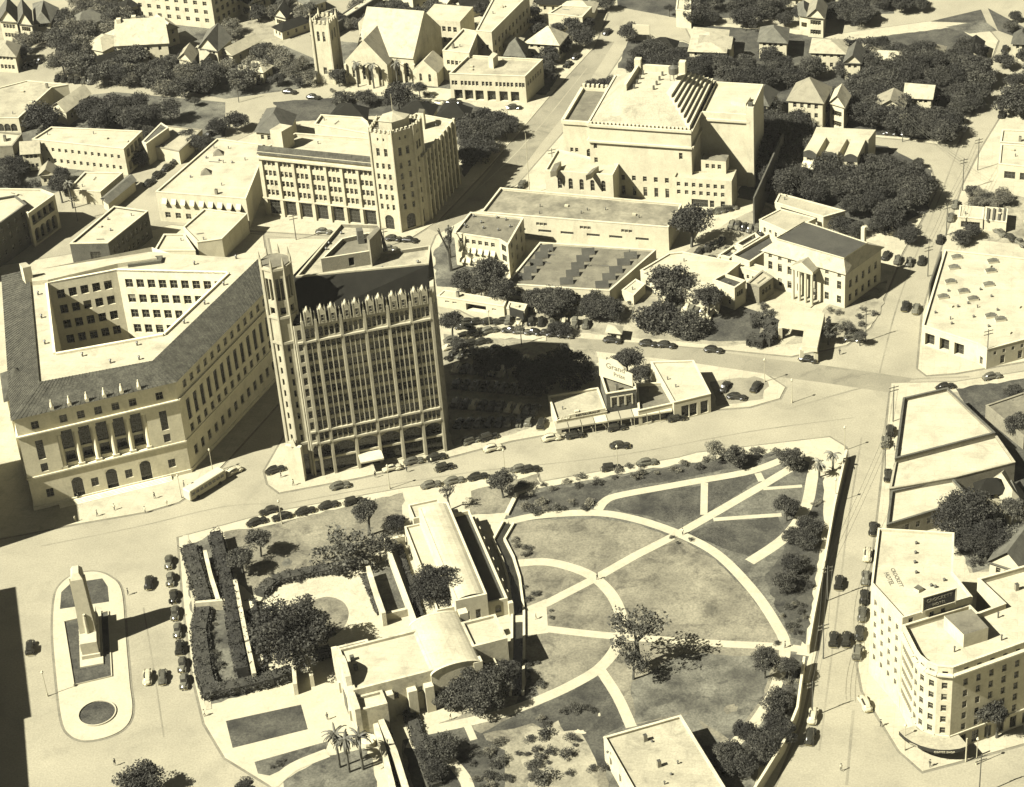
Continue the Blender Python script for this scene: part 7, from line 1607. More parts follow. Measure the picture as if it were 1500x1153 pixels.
G = [([(1118, 150), (1165, 165), (1185, 200), (1170, 260), (1125, 275), (1108, 210)], 24, 11, 17, 'dark oak right of the temple', 'dark oaks right of the temple'),
     ([(1120, 245), (1200, 240), (1300, 225), (1350, 260), (1350, 300), (1300, 322), (1230, 296), (1140, 275)], 40, 11, 19, 'dark oak below the rooming house', 'dark oaks below the rooming house'),
     ([(1230, 95), (1300, 100), (1420, 80), (1448, 100), (1430, 160), (1395, 195), (1340, 190), (1285, 175), (1240, 165)], 62, 10, 17, 'dark oak on the upper right slope', 'dark oaks on the upper right slope'),
     ([(1100, 75), (1180, 85), (1250, 60), (1300, 62), (1400, 55), (1440, 80), (1290, 98), (1225, 120), (1150, 115), (1100, 125)], 44, 9, 15, 'dark oak along the upper right park road', 'dark oaks along the park road'),
     ([(960, 60), (1010, 80), (1095, 90), (1100, 122), (1040, 110), (960, 95), (935, 75)], 26, 9, 15, 'dark oak in the grove behind the temple', 'dark oaks behind the temple'),
     ([(900, 100), (940, 85), (985, 100), (1000, 118), (900, 112)], 8, 8, 12, 'low tree left of the temple roof', 'low trees on the temple slope'),
     ([(1005, 0), (1170, 0), (1180, 25), (1100, 32), (1015, 25)], 26, 8, 14, 'dark oak beyond the park road', 'dark oaks at the top edge'),
     ([(1210, 0), (1300, 0), (1270, 25), (1200, 35), (1190, 20)], 14, 8, 13, 'dark oak near the park road bend', 'dark oaks near the road bend'),
     ([(670, 168), (735, 168), (752, 190), (722, 215), (690, 235), (670, 220)], 22, 10, 16, 'dark oak behind the newspaper building', 'dark oaks behind the newspaper building'),
     ([(80, 20), (120, 30), (135, 70), (125, 95), (90, 90), (78, 60)], 15, 11, 17, 'oak beside the upper left houses', 'oaks beside the upper left houses', ['oak', 'light']),
     ([(135, 80), (200, 70), (250, 85), (330, 85), (380, 100), (350, 125), (240, 128), (130, 105)], 40, 10, 16, 'oak in the belt along the upper left street', 'oaks along the upper left street', ['oak', 'light', 'oak']),
     ([(100, 5), (190, 12), (230, 30), (190, 38), (130, 50)], 16, 9, 14, 'leafy tree below the apartment block at the top left', 'trees below the apartment block', ['light', 'oak']),
     ([(360, 65), (430, 80), (460, 95), (455, 115), (430, 110), (380, 85)], 14, 8, 13, 'light tree left of the church tower', 'light trees left of the church tower', ['light', 'oak']),
     ([(330, 30), (350, 35), (352, 55), (330, 50)], 5, 8, 11, 'light tree right of the apartment block', 'light trees right of the apartment block', 'light'),
     ([(130, 150), (210, 148), (225, 175), (160, 180), (125, 172)], 14, 11, 17, 'dark tree above the white boarding house', 'dark trees above the boarding house'),
     ([(0, 215), (40, 210), (48, 240), (30, 265), (0, 270)], 10, 9, 15, 'dark tree left of the boarding house', 'dark trees at the left edge'),
     ([(70, 250), (120, 245), (115, 270), (60, 285)], 5, 8, 12, 'dark tree between boarding house and arcaded block', 'dark trees by the arcaded block'),
     ([(190, 225), (225, 222), (235, 240), (195, 250)], 5, 8, 11, 'dark tree at the roadside below the side veranda', 'roadside trees below the veranda'),
     ([(370, 185), (400, 170), (450, 180), (440, 195), (380, 205)], 6, 8, 12, 'dark tree between the black roofed houses', 'dark trees between black roofed houses'),
     ([(560, 10), (640, 5), (690, 30), (670, 45), (600, 40), (560, 25)], 14, 9, 14, 'leafy tree behind the church', 'leafy trees behind the church', ['light', 'oak']),
     ([(730, 20), (800, 10), (870, 30), (860, 75), (800, 95), (790, 70), (740, 60)], 20, 8, 13, 'dark tree among the houses left of the avenue', 'dark trees left of the avenue'),
     ([(735, 80), (800, 90), (815, 110), (800, 140), (790, 110)], 8, 8, 12, 'dark tree shading the avenue sidewalk by the shop row', 'dark trees by the shop row'),
     ([(770, 430), (850, 432), (900, 440), (925, 450), (880, 462), (800, 448)], 16, 10, 16, 'tree along the workshop front', 'trees along the workshop front', ['oak', 'dark', 'oak']),
     ([(795, 470), (860, 478), (850, 490), (800, 485)], 3, 8, 11, 'round tree on the curb of the curved street', 'round trees on the curved street curb'),
     ([(400, 110), (440, 120), (445, 130), (410, 125)], 3, 6, 9, 'small tree by the parked cars left of the church tower', 'small trees left of the church tower'),
     ([(1420, 278), (1480, 284), (1490, 300), (1425, 298)], 12, 6, 10, 'low tree above the roadside stand', 'orchard trees above the roadside stand', ['oak', 'light']),
     ([(1100, 1040), (1150, 1020), (1160, 1060), (1120, 1110), (1085, 1140), (1060, 1120)], 12, 12, 19, 'dark tree in the park corner', 'dark trees in the park corner'),
     ([(1020, 1062), (1040, 1075), (1075, 1110), (1090, 1145), (1050, 1120)], 6, 10, 15, 'dark tree beside the right wall of the meeting hall', 'dark trees beside the meeting hall'),
     ([(1160, 760), (1195, 770), (1185, 860), (1160, 880), (1140, 850)], 7, 10, 14, 'dark shrub tree between the ring path and the street wall', 'shrub trees by the street wall'),
     ([(620, 1090), (680, 1080), (690, 1130), (640, 1150)], 5, 13, 19, 'dark tree in the lower garden below the church', 'dark trees in the lower garden'),
     ([(1225, 330), (1255, 325), (1330, 325), (1330, 345), (1280, 345)], 7, 8, 12, 'dark tree shading the row of cars behind the mansion', 'trees behind the mansion'),
     ([(1470, 560), (1500, 555), (1500, 600), (1480, 600)], 4, 8, 12, 'dark tree at the right edge behind the corner shops', 'dark trees behind the corner shops')]
for i, g in enumerate(G): grove(g[0], max(2, int(g[1] * .74)), g[2] * 1.28, g[3] * 1.25, g[4], g[6] if len(g) > 6 else 'dark', g[5], seed=50 + i, mind=.62)
for i, (x, y) in enumerate([(525, 128), (548, 130), (583, 128)]): palm(x, y, 8, ['leftmost of three slender palms before the church', 'middle one of three slender palms before the church', 'rightmost of three slender palms before the church'][i])
for i, (x, y) in enumerate([(498, 1125), (512, 1132), (532, 1128)]): palm(x, y, 8.5, ['leftmost shaggy palm at the foot of the church terrace', 'tallest shaggy palm with a dark trunk by the church terrace', 'right hand shaggy palm next to the parallel walls'][i], r=3.2)
palm(1200, 700, 4, 'small palm by the northern tip of the park wall'); palm(1220, 690, 4.5, 'palm leaning over the street wall at the park tip'); palm(622, 1022, 4, 'short palm in the yard beside the church nave', r=2.4); palm(604, 375 + 620, 3, 'low palm against the south wall of the church') if False else None; palm(107, 305, 8, 'tall lone palm beside the arcaded block'); palm(660, 378, 9, 'thin palm left of the awninged apartment house', r=1.6)
# shrubs
BU = [([(755, 705), (1000, 672), (1120, 655), (1150, 660), (1000, 690), (900, 705), (770, 725)], 46, 5, 10, 'bush along the north park edge', ['bush', 'pale_bush', 'bush']),
      ([(752, 715), (790, 730), (870, 735), (880, 745), (760, 750)], 16, 5, 11, 'bush where the ring path starts', ['bush', 'pale_bush']),
      ([(750, 780), (775, 790), (790, 815), (770, 818), (755, 810)], 12, 4, 9, 'bush beside the water channel, upper part', ['bush', 'pale_bush']),
      ([(765, 840), (800, 850), (790, 880), (768, 885)], 10, 4, 8, 'bush beside the small plaza in the park', ['bush', 'pale_bush']),
      ([(765, 960), (800, 975), (805, 1000), (775, 1010)], 9, 5, 10, 'bush between the ring path and the water channel', 'bush'),
      ([(1190, 720), (1205, 720), (1180, 930), (1150, 925), (1140, 880), (1165, 830), (1190, 780)], 60, 4, 9, 'bush beside the street wall', ['bush', 'bush', 'pale_bush']),
      ([(1140, 1000), (1175, 975), (1160, 1060), (1120, 1120), (1095, 1130)], 30, 5, 10, 'bush in the border at the park corner', ['bush', 'pale_bush']),
      ([(690, 1100), (760, 1075), (800, 1085), (790, 1153), (690, 1170)], 30, 5, 11, 'bush in the lower garden beds', ['bush', 'pale_bush', 'bush']),
      ([(780, 1045), (850, 1030), (870, 1040), (800, 1065)], 8, 6, 10, 'bush below the ring path near the lower garden', 'bush'),
      ([(270, 790), (290, 785), (330, 990), (300, 1010), (285, 960)], 40, 5, 10, 'bush in the plaza side shrubbery', ['bush', 'pale_bush', 'bush']),
      ([(378, 838), (450, 830), (530, 822), (520, 840), (400, 860)], 26, 5, 9, 'bush along the courtyard top border', ['bush', 'pale_bush']),
      ([(480, 130), (600, 130), (640, 142), (600, 155), (500, 155)], 18, 5, 9, 'bush on the church lawn', ['bush', 'pale_bush']),
      ([(1100, 440), (1135, 440), (1130, 470), (1100, 475)], 8, 6, 10, 'bush left of the mansion', 'bush'),
      ([(1215, 450), (1290, 450), (1260, 490), (1200, 490)], 16, 5, 9, 'bush on the mansion lawn', ['bush', 'pale_bush']),
      ([(860, 440), (930, 440), (930, 470), (880, 480)], 10, 5, 9, 'bush on the corner lot by the workshop', 'bush'),
      ([(1400, 700), (1500, 720), (1500, 830), (1430, 830)], 14, 6, 12, 'bush in the yards behind the hotel', 'bush'),
      ([(410, 1100), (430, 1135), (395, 1130)], 6, 4, 7, 'bush at the corner of the front lawn', 'bush'),
      ([(0, 220), (40, 240), (60, 280), (0, 275)], 10, 6, 10, 'bush beside the left edge buildings', 'bush'),
      ([(1185, 90), (1290, 95), (1400, 200), (1300, 200), (1200, 190)], 30, 5, 9, 'bush under the upper right grove', 'bush')]
for i, (pl, n, a, c, lab, k) in enumerate(BU): bushes(pl, int(n * .68), a, c, lab, k, lab.replace('bush', 'bushes', 1), seed=i + 9)
for i, (x, y, r_) in enumerate([(788, 1110, 9), (776, 1082, 7), (805, 1100, 8), (832, 1104, 10), (797, 1138, 13), (834, 1132, 6), (787, 1098, 7), (798, 1075, 10), (836, 1080, 8), (888, 1125, 7), (985, 787, 5), (1012, 790, 5), (993, 795, 4), (1138, 942, 6), (808, 905, 5), (808, 895, 4)]):
    bush(x, y, r_ * (1.35 if i < 10 else 1), ['round clipped bush near the left side of the gravel patch', 'small round bush at the upper left of the gravel patch', 'round bush in the middle of the gravel patch', 'round dark bush standing alone on the right of the gravel patch', 'largest round bush at the lower left of the gravel patch', 'tiny round bush at the bottom right of the gravel patch', 'small bush touching the left rim of the gravel patch', 'low wide bush at the top of the gravel patch', 'round bush at the top right of the gravel patch', 'small dark bush against the meeting hall wall', 'clipped bush left of the ring path crossing', 'clipped bush right of the ring path crossing', 'tiny clipped bush just below the ring path crossing', 'clipped bush at the eastern path crossing', 'lower of two clipped bushes on the small plaza', 'upper of two clipped bushes on the small plaza'][i], 'bush', 'round clipped bushes on the gravel' if i < 10 else 'clipped bushes at path crossings', squash=.75)
# ------------------------------------------------------------------ cars
C = [(218, 853, .1, -1, 'black', 'sedan', 'lone black sedan driving past the marble monument toward the federal building'), (216, 991, .05, -1, 'pale', 'sedan', 'pale sedan, left one of the pair right of the monument island'), (238, 991, .05, -1, 'grey', 'coupe', 'grey coupe, right one of the pair right of the monument island'),
     (44, 948, .1, -1, 'black', 'boxy', 'dark boxy car emerging from the big shadow at the left edge'), (342, 690, 1, -.5, 'pale', 'sedan', 'pale sedan just in front of the parked bus'), (403, 688, 1, -.3, 'black', 'sedan', 'black sedan at the tower corner side street'),
     (498, 711, 1, -.2, 'grey', 'sedan', 'long dark sedan driving along the street before the gothic tower'), (574, 685, 1, -.2, 'pale', 'coupe', 'pale coupe at the curb near the tower canopy'), (606, 675, 1, -.2, 'grey', 'sedan', 'grey sedan parked under the right bays of the tower'), (639, 669, 1, -.2, 'black', 'sedan', 'black sedan at the curb by the tower right corner'),
     (651, 684, 1, -.25, 'black', 'boxy', 'black double parked car below the tower right corner'), (690, 645, 1, -.3, 'grey', 'boxy', 'boxy grey delivery car at the shaded lot entrance'), (716, 640, 1, -.3, 'black', 'boxy', 'boxy black car at the shaded lot entrance'), (722, 656, 1, -.2, 'pale', 'sedan', 'pale sedan by the shaded lot entrance'),
     (763, 686, 1, -.15, 'grey', 'sedan', 'grey sedan at the park curb west of the pullout'), (776, 687, 1, -.15, 'black', 'coupe', 'black coupe at the park curb west of the pullout'), (808, 641, 1, -.15, 'pale', 'sedan', 'white sedan parked at the left end of the shop strip'), (842, 637, 1, -.15, 'black', 'sedan', 'dark sedan right of the white one at the shop strip'),
     (903, 626, 1, -.15, 'black', 'boxy', 'black car parked before the brick shop'), (991, 612, 1, -.15, 'black', 'boxy', 'black car parked before the white corner store'), (908, 652, 1, -.03, 'black', 'sedan', 'black sedan driving mid street below the shop strip'), (948, 677, 1, -.12, 'grey', 'sedan', 'dark sedan parked in the park pullout, right one'),
     (895, 685, 1, -.12, 'black', 'boxy', 'black car parked in the park pullout, left one'), (793, 620, .3, -1, 'black', 'boxy', 'dark truck beside the left end of the shop strip'), (1079, 581, 1, .1, 'black', 'sedan', 'dark sedan on the forecourt by the corner store'), (1107, 566, .5, -.8, 'black', 'sedan', 'dark sedan at the forecourt corner pump'), (1062, 566, .5, -.8, 'black', 'coupe', 'dark coupe close to the corner store wall'),
     (1184, 526, 1, .15, 'black', 'coupe', 'black coupe passing the drive through canopy'), (1045, 512, 1, .1, 'black', 'sedan', 'black sedan driving the curved street alone'), (897, 498, 1, .1, 'black', 'sedan', 'black sedan parked at the curb below the tiny corner hut'), (950, 503, 1, .1, 'black', 'sedan', 'left car of the pair on the curved street curb'), (976, 505, 1, .1, 'black', 'sedan', 'right car of the pair on the curved street curb'),
     (1249, 496, 1, .1, 'grey', 'boxy', 'dark van parked below the mansion side lawn'), (1315, 380, .3, -1, 'grey', 'sedan', 'left car of three abreast in the right hand avenue'), (1332, 383, .3, -1, 'grey', 'coupe', 'middle car of three abreast in the right hand avenue'), (1350, 381, .3, -1, 'black', 'sedan', 'right car of three abreast in the right hand avenue'),
     (1326, 448, .25, -1, 'black', 'sedan', 'left car of the pair nearing the garage corner'), (1342, 452, .25, -1, 'grey', 'sedan', 'right car of the pair nearing the garage corner'), (1377, 350, .25, -1, 'black', 'sedan', 'black car at the top of the dark garage wall'), (1400, 299, .25, -1, 'grey', 'sedan', 'upper of two cars by the roadside stand'), (1393, 318, .25, -1, 'grey', 'sedan', 'lower of two cars by the roadside stand'),
     (1333, 348, .4, -1, 'black', 'sedan', 'dark car at the avenue curb behind the mansion'), (1298, 374, .5, -.8, 'black', 'sedan', 'dark car beside the mansion side wall'), (1385, 566, 1, -.2, 'black', 'sedan', 'dark car at the top corner of the northernmost flat shop'), (1453, 551, 1, -.2, 'grey', 'sedan', 'dark car parked on the street below the white garage'),
     (1304, 631, .05, -1, 'black', 'boxy', 'boxy car at the curb by the utility pole, upper'), (1297, 647, .05, -1, 'grey', 'boxy', 'boxy car at the curb by the utility pole, lower'), (1301, 696, .05, -1, 'black', 'sedan', 'dark car at the curb beside the middle flat shop'), (1279, 774, .08, -1, 'black', 'sedan', 'long dark car at the curb where the hotel begins'), (1271, 812, .1, -1, 'pale', 'sedan', 'pale car with dark roof at the hotel curb'),
     (1268, 846, .1, -1, 'grey', 'coupe', 'grey coupe at the curb beside the bend in the hotel wall'), (1229, 853, .15, -1, 'black', 'boxy', 'black car driving alone down the right street'), (1266, 874, .1, -1, 'black', 'sedan', 'uppermost black sedan in the hotel curb line'), (1263, 899, .1, -1, 'grey', 'sedan', 'grey sedan in the hotel curb line'), (1259, 927, .1, -1, 'black', 'sedan', 'black sedan in the hotel curb line above the pickup'),
     (1256, 955, .1, -1, 'grey', 'boxy', 'grey pickup at the lower end of the hotel curb line'), (1240, 936, .1, -1, 'black', 'boxy', 'black car beside the pickup in the right street'), (1221, 936, .1, -1, 'black', 'boxy', 'black car closest to the park gate in the right street'), (1267, 1030, -.5, -1, 'pale', 'sedan', 'pale rounded sedan at the corner curb below the hotel'), (1191, 1048, .2, -1, 'pale', 'sedan', 'pale car parked beside the curving park wall, upper'),
     (1187, 1078, .25, -1, 'black', 'sedan', 'black car parked beside the curving park wall, lower'), (844, 82, 1, -1, 'black', 'sedan', 'dark car at the shaded avenue curb'), (889, 46, 1, -1, 'black', 'sedan', 'dark car near the top of the avenue'), (459, 142, 1, .1, 'black', 'sedan', 'black car on the street before the bell tower'), (424, 134, 1, .1, 'black', 'sedan', 'dark car left of the one before the bell tower'),
     (576, 349, 1, .05, 'black', 'sedan', 'black sedan at the foot of the newspaper tower'), (600, 351, 1, .1, 'black', 'coupe', 'black coupe rounding the newspaper tower corner'), (474, 339, 1, .05, 'grey', 'sedan', 'grey sedan parked below the newspaper building front'), (570, 364, 1, 0, 'grey', 'sedan', 'grey sedan just above the office tower roof edge'), (1472, 71, .4, -1, 'black', 'sedan', 'dark car at the far top of the right hand avenue'),
     (1467, 167, .2, -1, 'black', 'sedan', 'dark car on the right hand avenue above the pavilions'), (84, 94, 1, -.2, 'black', 'sedan', 'dark car alone on the pale lot in the upper left'), (753, 157, 1, 0, 'black', 'sedan', 'dark car at the right end of the shop row'), (665, 149, 1, 0, 'black', 'sedan', 'dark car at the left end of the shop row'), (767, 527, .6, -1, 'pale', 'sedan', 'pale car under the trees in the shaded car park'), (722, 543, .5, -1, 'pale', 'sedan', 'pale car in the open part of the shaded car park')]
for x, y, dx, dy, c, s, lab in C: car(x, y, dx, dy, lab, c, s, None, y > 400)
RW = [((668, 538), (735, 545), 6, (.5, -1), 'car in the back row of the tower shadow lot', 'back row in the tower shadow lot', ('grey', 'pale', 'black'), False),
      ((745, 468), (858, 474), 8, (.2, -1), 'car in the second line below the workshop trees', 'second line below the workshop trees', ('black', 'grey', 'pale'), False),
      ((664, 472), (735, 470), 5, (1, -.1), 'car against the carport shed', 'cars against the carport shed', ('black', 'grey'), False),
      ((247, 823), (270, 998), 8, (.06, -1), 'car in the line along the mission side of the plaza', 'cars along the mission side of the plaza', ('black', 'grey', 'black'), True),
      ((376, 764), (394, 748), 2, (1, -.3), 'dark car at the park corner facing the federal building', 'cars at the park corner', ('black',), True),
      ((413, 756), (482, 740), 3, (1, -.25), 'dark car parked along the lawn opposite the gothic tower', 'cars opposite the gothic tower', ('black',), True),
      ((518, 734), (519, 734), 1, (1, -.25), 'dark car parked beside the upright lawn tree', 'car beside the lawn tree', ('black',), True),
      ((631, 710), (700, 698), 3, (1, -.2), 'dark car parked on the street above the museum', 'cars on the street above the museum', ('black', 'grey'), True),
      ((748, 484), (828, 490), 6, (1, .1), 'dark car in the curb line below the workshop', 'cars in the curb line below the workshop', ('black', 'grey'), False),
      ((662, 498), (716, 484), 4, (1, -.2), 'car in the sunny lot right of the gothic tower, upper row', 'upper row in the sunny lot', ('black', 'grey', 'pale'), False),
      ((660, 508), (706, 500), 4, (1, -.2), 'car in the sunny lot right of the gothic tower, middle row', 'middle row in the sunny lot', ('black', 'grey', 'pale'), False),
      ((662, 521), (722, 512), 5, (.8, -.5), 'car in the sunny lot right of the gothic tower, lower row', 'lower row in the sunny lot', ('black', 'grey', 'pale'), False),
      ((680, 478), (683, 478), 1, (1, 0), 'dark car alone at the back of the sunny lot', 'car at the back of the sunny lot', ('black',), False),
      ((668, 562), (790, 572), 10, (.5, -1), 'car in the upper row of the tower shadow lot', 'upper row in the tower shadow lot', ('black', 'grey'), False),
      ((668, 590), (785, 600), 10, (.5, -1), 'car in the middle row of the tower shadow lot', 'middle row in the tower shadow lot', ('black', 'grey', 'pale'), False),
      ((672, 620), (775, 616), 8, (.5, -1), 'car in the lower row of the tower shadow lot', 'lower row in the tower shadow lot', ('black', 'grey'), False),
      ((742, 446), (862, 456), 9, (.2, -1), 'car nosed in under the trees along the workshop', 'cars under the workshop trees', ('grey', 'pale', 'black'), False),
      ((974, 437), (1038, 461), 9, (.6, -1), 'car parked in the row under the two oaks', 'cars under the two oaks', ('pale', 'grey', 'pale'), False),
      ((1036, 362), (1056, 352), 4, (.4, -1), 'car in the cluster on the small lot below the temple', 'cars on the small lot below the temple', ('black', 'grey'), False),
      ((1026, 367), (1040, 380), 2, (.8, -.6), 'car at the entrance of the small lot below the temple', 'cars at the small lot entrance', ('black',), False),
      ((1043, 311), (1070, 304), 4, (1, -.1), 'car parked before the temple side wing', 'cars before the temple side wing', ('black', 'grey'), False),
      ((1072, 328), (1118, 338), 6, (.4, -1), 'car in the shaded row above the twin store', 'cars above the twin store', ('black', 'grey'), False),
      ((1278, 330), (1322, 342), 7, (.3, -1), 'car in the shaded row behind the mansion', 'cars in the row behind the mansion', ('black', 'grey', 'pale'), False),
      ((1304, 195), (1380, 199), 4, (1, .05), 'dark car at the cross street curb below the grove', 'cars at the cross street curb', ('black',), False),
      ((1465, 340), (1494, 355), 3, (.8, .6), 'car on the lot above the white garage', 'cars on the lot above the white garage', ('black', 'grey'), False),
      ((218, 267), (258, 234), 4, (1, -.8), 'car along the diagonal street, lower stretch', 'cars along the diagonal street, lower', ('black',), False),
      ((282, 215), (306, 198), 3, (1, -.8), 'car along the diagonal street, upper stretch', 'cars along the diagonal street, upper', ('black',), False),
      ((40, 96), (58, 88), 3, (1, -.7), 'car parked beside the left edge houses', 'cars beside the left edge houses', ('black',), False),
      ((84, 114), (132, 118), 6, (.3, -1), 'car in the far row above the market hall', 'cars above the market hall', ('black', 'grey'), False),
      ((168, 121), (200, 121), 3, (1, 0), 'car at the curb below the upper left tree belt', 'cars below the upper left tree belt', ('black', 'grey'), False),
      ((352, 126), (410, 112), 5, (.6, -1), 'car on the cottage lot left of the church', 'cars on the cottage lot', ('black', 'grey', 'pale'), False),
      ((380, 118), (420, 104), 4, (.6, -1), 'car in the back row of the cottage lot left of the church', 'back row of the cottage lot', ('black', 'pale'), False),
      ((684, 234), (712, 216), 4, (1, -.7), 'car on the pale corner behind the newspaper building', 'cars behind the newspaper building', ('black', 'grey', 'pale'), False),
      ((812, 112), (832, 94), 2, (1, -1), 'car under the avenue trees by the shop row', 'cars under the avenue trees', ('black',), False),
      ((862, 150), (880, 120), 2, (1, -1), 'car at the avenue curb left of the temple', 'cars left of the temple', ('black',), False),
      ((616, 152), (640, 150), 3, (1, .1), 'car parked between church and shop row', 'cars between church and shop row', ('pale', 'grey'), False),
      ((750, 298), (765, 270), 3, (.7, -1), 'car at the temple corner of the avenue', 'cars at the temple corner', ('black', 'grey'), False)]
for i, (a, c, n, d, lab, g, cols_, pt) in enumerate(RW): carrow(a, c, n, d, lab, g, cols_, seed=i, parts=pt)
bus(300, 710, 1, -.62, 'long pale city bus at the curb beside the federal building')
# ------------------------------------------------------------------ poles, lamps, boards
for x, y, h, lab in ((1308, 618, 10, 'utility pole by the north corner of the flat shops'), (1296, 696, 9.5, 'utility pole between the middle and northern flat shops'), (1434, 1165, 10, 'utility pole cut off at the bottom right'), (1359, 405, 9, 'utility pole in the avenue beside the garage wall'), (1386, 345, 9.5, 'utility pole by the roadside stand'), (1445, 540, 11, 'utility pole before the white garage'), (1268, 500, 9, 'utility pole at the mansion corner'), (1322, 208, 9, 'utility pole on the cross street'), (1432, 250, 10, 'utility pole on the far side of the right avenue'), (1410, 280, 10, 'utility pole at the cross street mouth'), (114, 324, 8, 'utility pole on the white lot by the arcaded block'), (434, 352, 8, 'utility pole below the newspaper building'), (764, 505, 6, 'utility pole beside the curved street'), (564, 362, 6, 'utility pole right of the office tower penthouse'), (350, 150, 8, 'utility pole on the bank above the diagonal street'), (810, 250, 7, 'utility pole at the temple left wing'), (1206, 965, 9, 'utility pole at the park gate on the right street'), (1212, 880, 9, 'utility pole beside the north park wall'), (1190, 1050, 9, 'utility pole beside the curving park wall')):
    upole(x, y, h, lab)
g = P(776, 285, 0); t = root('flagpole', 'very tall thin white flagpole on the avenue beside the temple', 'flagpole', (g.x, g.y, 0)); ORG[t] = Vector((0, 0, 0)); b = MB(); b.tube((0, 0, 0), (0, 0, 19), .14, .07, 'metal_pale', 6); b.build('pole', t); b = MB(); b.tube((0, 0, 0), (0, 0, .6), .5, .4, 'concrete', 8); b.build('base', t)
for x, y, lab in ((740, 693, 'white street lamp at the park curb near the museum'), (571, 716, 'white street lamp in front of the tower canopy'), (413, 768, 'white street lamp at the park corner near the gothic tower'), (312, 692, 'white street lamp behind the bus'), (905, 688, 'white street lamp in the park pullout'), (1237, 660, 'curved street lamp at the northern tip of the park'), (1224, 737, 'street lamp along the north park wall'), (565, 668, 'white street lamp under the tower canopy bay'), (70, 1020, 'street lamp beside the monument island'), (1280, 990, 'street lamp at the hotel corner pavement'), (1325, 1100, 'street lamp on the pavement below the hotel canopy'), (266, 610 + 120, 'street lamp at the federal building corner'), (1120, 560, 'lamp standard at the forecourt'), (718, 487, 'white lamp post in the sunny lot'), (1430, 1120, 'street lamp near the bottom right pole'), (1160, 590, 'small lamp at the forecourt tip')):
    lamp(x, y, 6, lab)
g = P(940, 64, 0); t = root('roadside_billboard', 'white roadside billboard beside the far avenue', 'billboard', (g.x, g.y, 0)); ORG[t] = Vector((0, 0, 0)); b = MB(); b.box((0, 0), (1, -.3), 2.6, .15, 3.2, 6.4, 'sign_white'); b.build('panel', t)
for s in (-1.8, 1.8): b = MB(); b.box((s, -.3 * s), (1, 0), .12, .12, 0, 3.4, 'pole_wood'); b.build('post', t)
g = P(758, 472, 0); t = root('roadside_billboard', 'dark small billboard on posts by the curved street', 'billboard', (g.x, g.y, 0)); ORG[t] = Vector((0, 0, 0)); b = MB(); b.box((0, 0), (1, -.8), 1.7, .12, 1.4, 3.8, 'sign_black'); b.build('panel', t)
for s in (-1.2, 1.2): b = MB(); b.box((s, -.8 * s), (1, 0), .1, .1, 0, 1.5, 'pole_wood'); b.build('post', t)
g = P(898, 482, 0); hip_house('corner_hut', 'tiny white hut on the curb of the curved street', [(890, 485), (908, 487), (910, 478), (893, 476)], 2.8, .9, roof='shingle_pale', wins={0: [dict(n=2, w=.8, z=.8, h=1.2)]})
# people
for i, (x, y, k, lab) in enumerate(((115, 733, 'dark', 'person in dark clothes on the shaded corner of the federal building steps'), (168, 748, 'pale', 'person in a pale shirt walking on the federal building pavement'), (227, 731, 'dark', 'person in dark clothes near the middle of the federal building pavement'), (213, 752, 'pale', 'person in a pale shirt stepping off the curb before the federal building'), (111, 765, 'dress', 'person in light clothing at the edge of the large corner shadow'), (270, 714, 'dark', 'person waiting by the curb near the bus'), (277, 720, 'pale', 'person in a pale shirt waiting near the bus'), (510, 1010, 'dark', 'person in dark clothes standing before the mission church door'), (502, 1002, 'dark', 'second person near the mission church door'), (169, 1122, 'dark', 'person walking alone on the plaza at the bottom'), (188, 872, 'dark', 'person crossing the plaza right of the monument'), (1232, 1130, 'pale', 'person in pale clothes crossing the street at the bottom right'), (1352, 1085, 'dark', 'person under the hotel canopy edge'), (596, 692, 'dark', 'person on the pavement below the gothic tower'), (430, 712, 'pale', 'person in a pale shirt at the tower corner pavement'), (1362, 1124, 'dark', 'person at the curb corner below the hotel'))):
    person(x, y, lab, k, rz=i * 1.3)

# ------------------------------------------------------------------ more houses, sheds and yards in the far blocks
def houses(poly, n, label, seed, w0=6, w1=11, rot=.0, kinds=('shingle', 'shingle_pale', 'shingle_pale', 'slate'), mind=17):
    rnd = random.Random(seed); xs = [p[0] for p in poly]; ys = [p[1] for p in poly]; L = []; t = 0
    while len(L) < n and t < 900:
        t += 1; p = (rnd.uniform(min(xs), max(xs)), rnd.uniform(min(ys), max(ys)))
        if inpoly(p, poly) and all(abs(p[0] - q[0]) > mind * 1.5 or abs(p[1] - q[1]) > mind for q in L + HOUSED): L.append(p)
    for p, wd in ranked(L):
        HOUSED.append(p); g = P(*p); a = rot + rnd.choice((0, 1.57)) + rnd.uniform(-.06, .06); W_, D_ = rnd.uniform(w0, w1) / 2, rnd.uniform(w0 * .7, w1 * .75) / 2; u_ = Vector((math.cos(a), math.sin(a))); v_ = Vector((-u_.y, u_.x)); c = g.to_2d()
        h = rnd.choice((3.2, 3.6, 5.8)); q = [c - u_ * W_ - v_ * D_, c + u_ * W_ - v_ * D_, c + u_ * W_ + v_ * D_, c - u_ * W_ + v_ * D_]
        hip_house('house', label + ', ' + wd, None, h, rnd.uniform(1.6, 3.2), world=q, gable=rnd.random() < .5, roof=rnd.choice(kinds), wins={i: [dict(n=2 + (i % 2 == 0), w=.9, z=z, h=1.3, m0=.6, m1=.6) for z in ((1, 4) if h > 5 else (1,))] for i in (0, 3)}, group=label)
HOUSED = [(x / 1, y / 1) for x, y in ((12, 22), (36, 25), (62, 20), (10, 72), (150, 62), (208, 50), (310, 60), (350, 68), (275, 78), (375, 98), (405, 180), (510, 165), (605, 162), (665, 162), (795, 53), (755, 75), (750, 60), (412, 18), (1182, 138), (1228, 144), (1305, 150), (1345, 135), (1306, 80), (1213, 66), (1133, 50), (1038, 58), (1112, 142))]
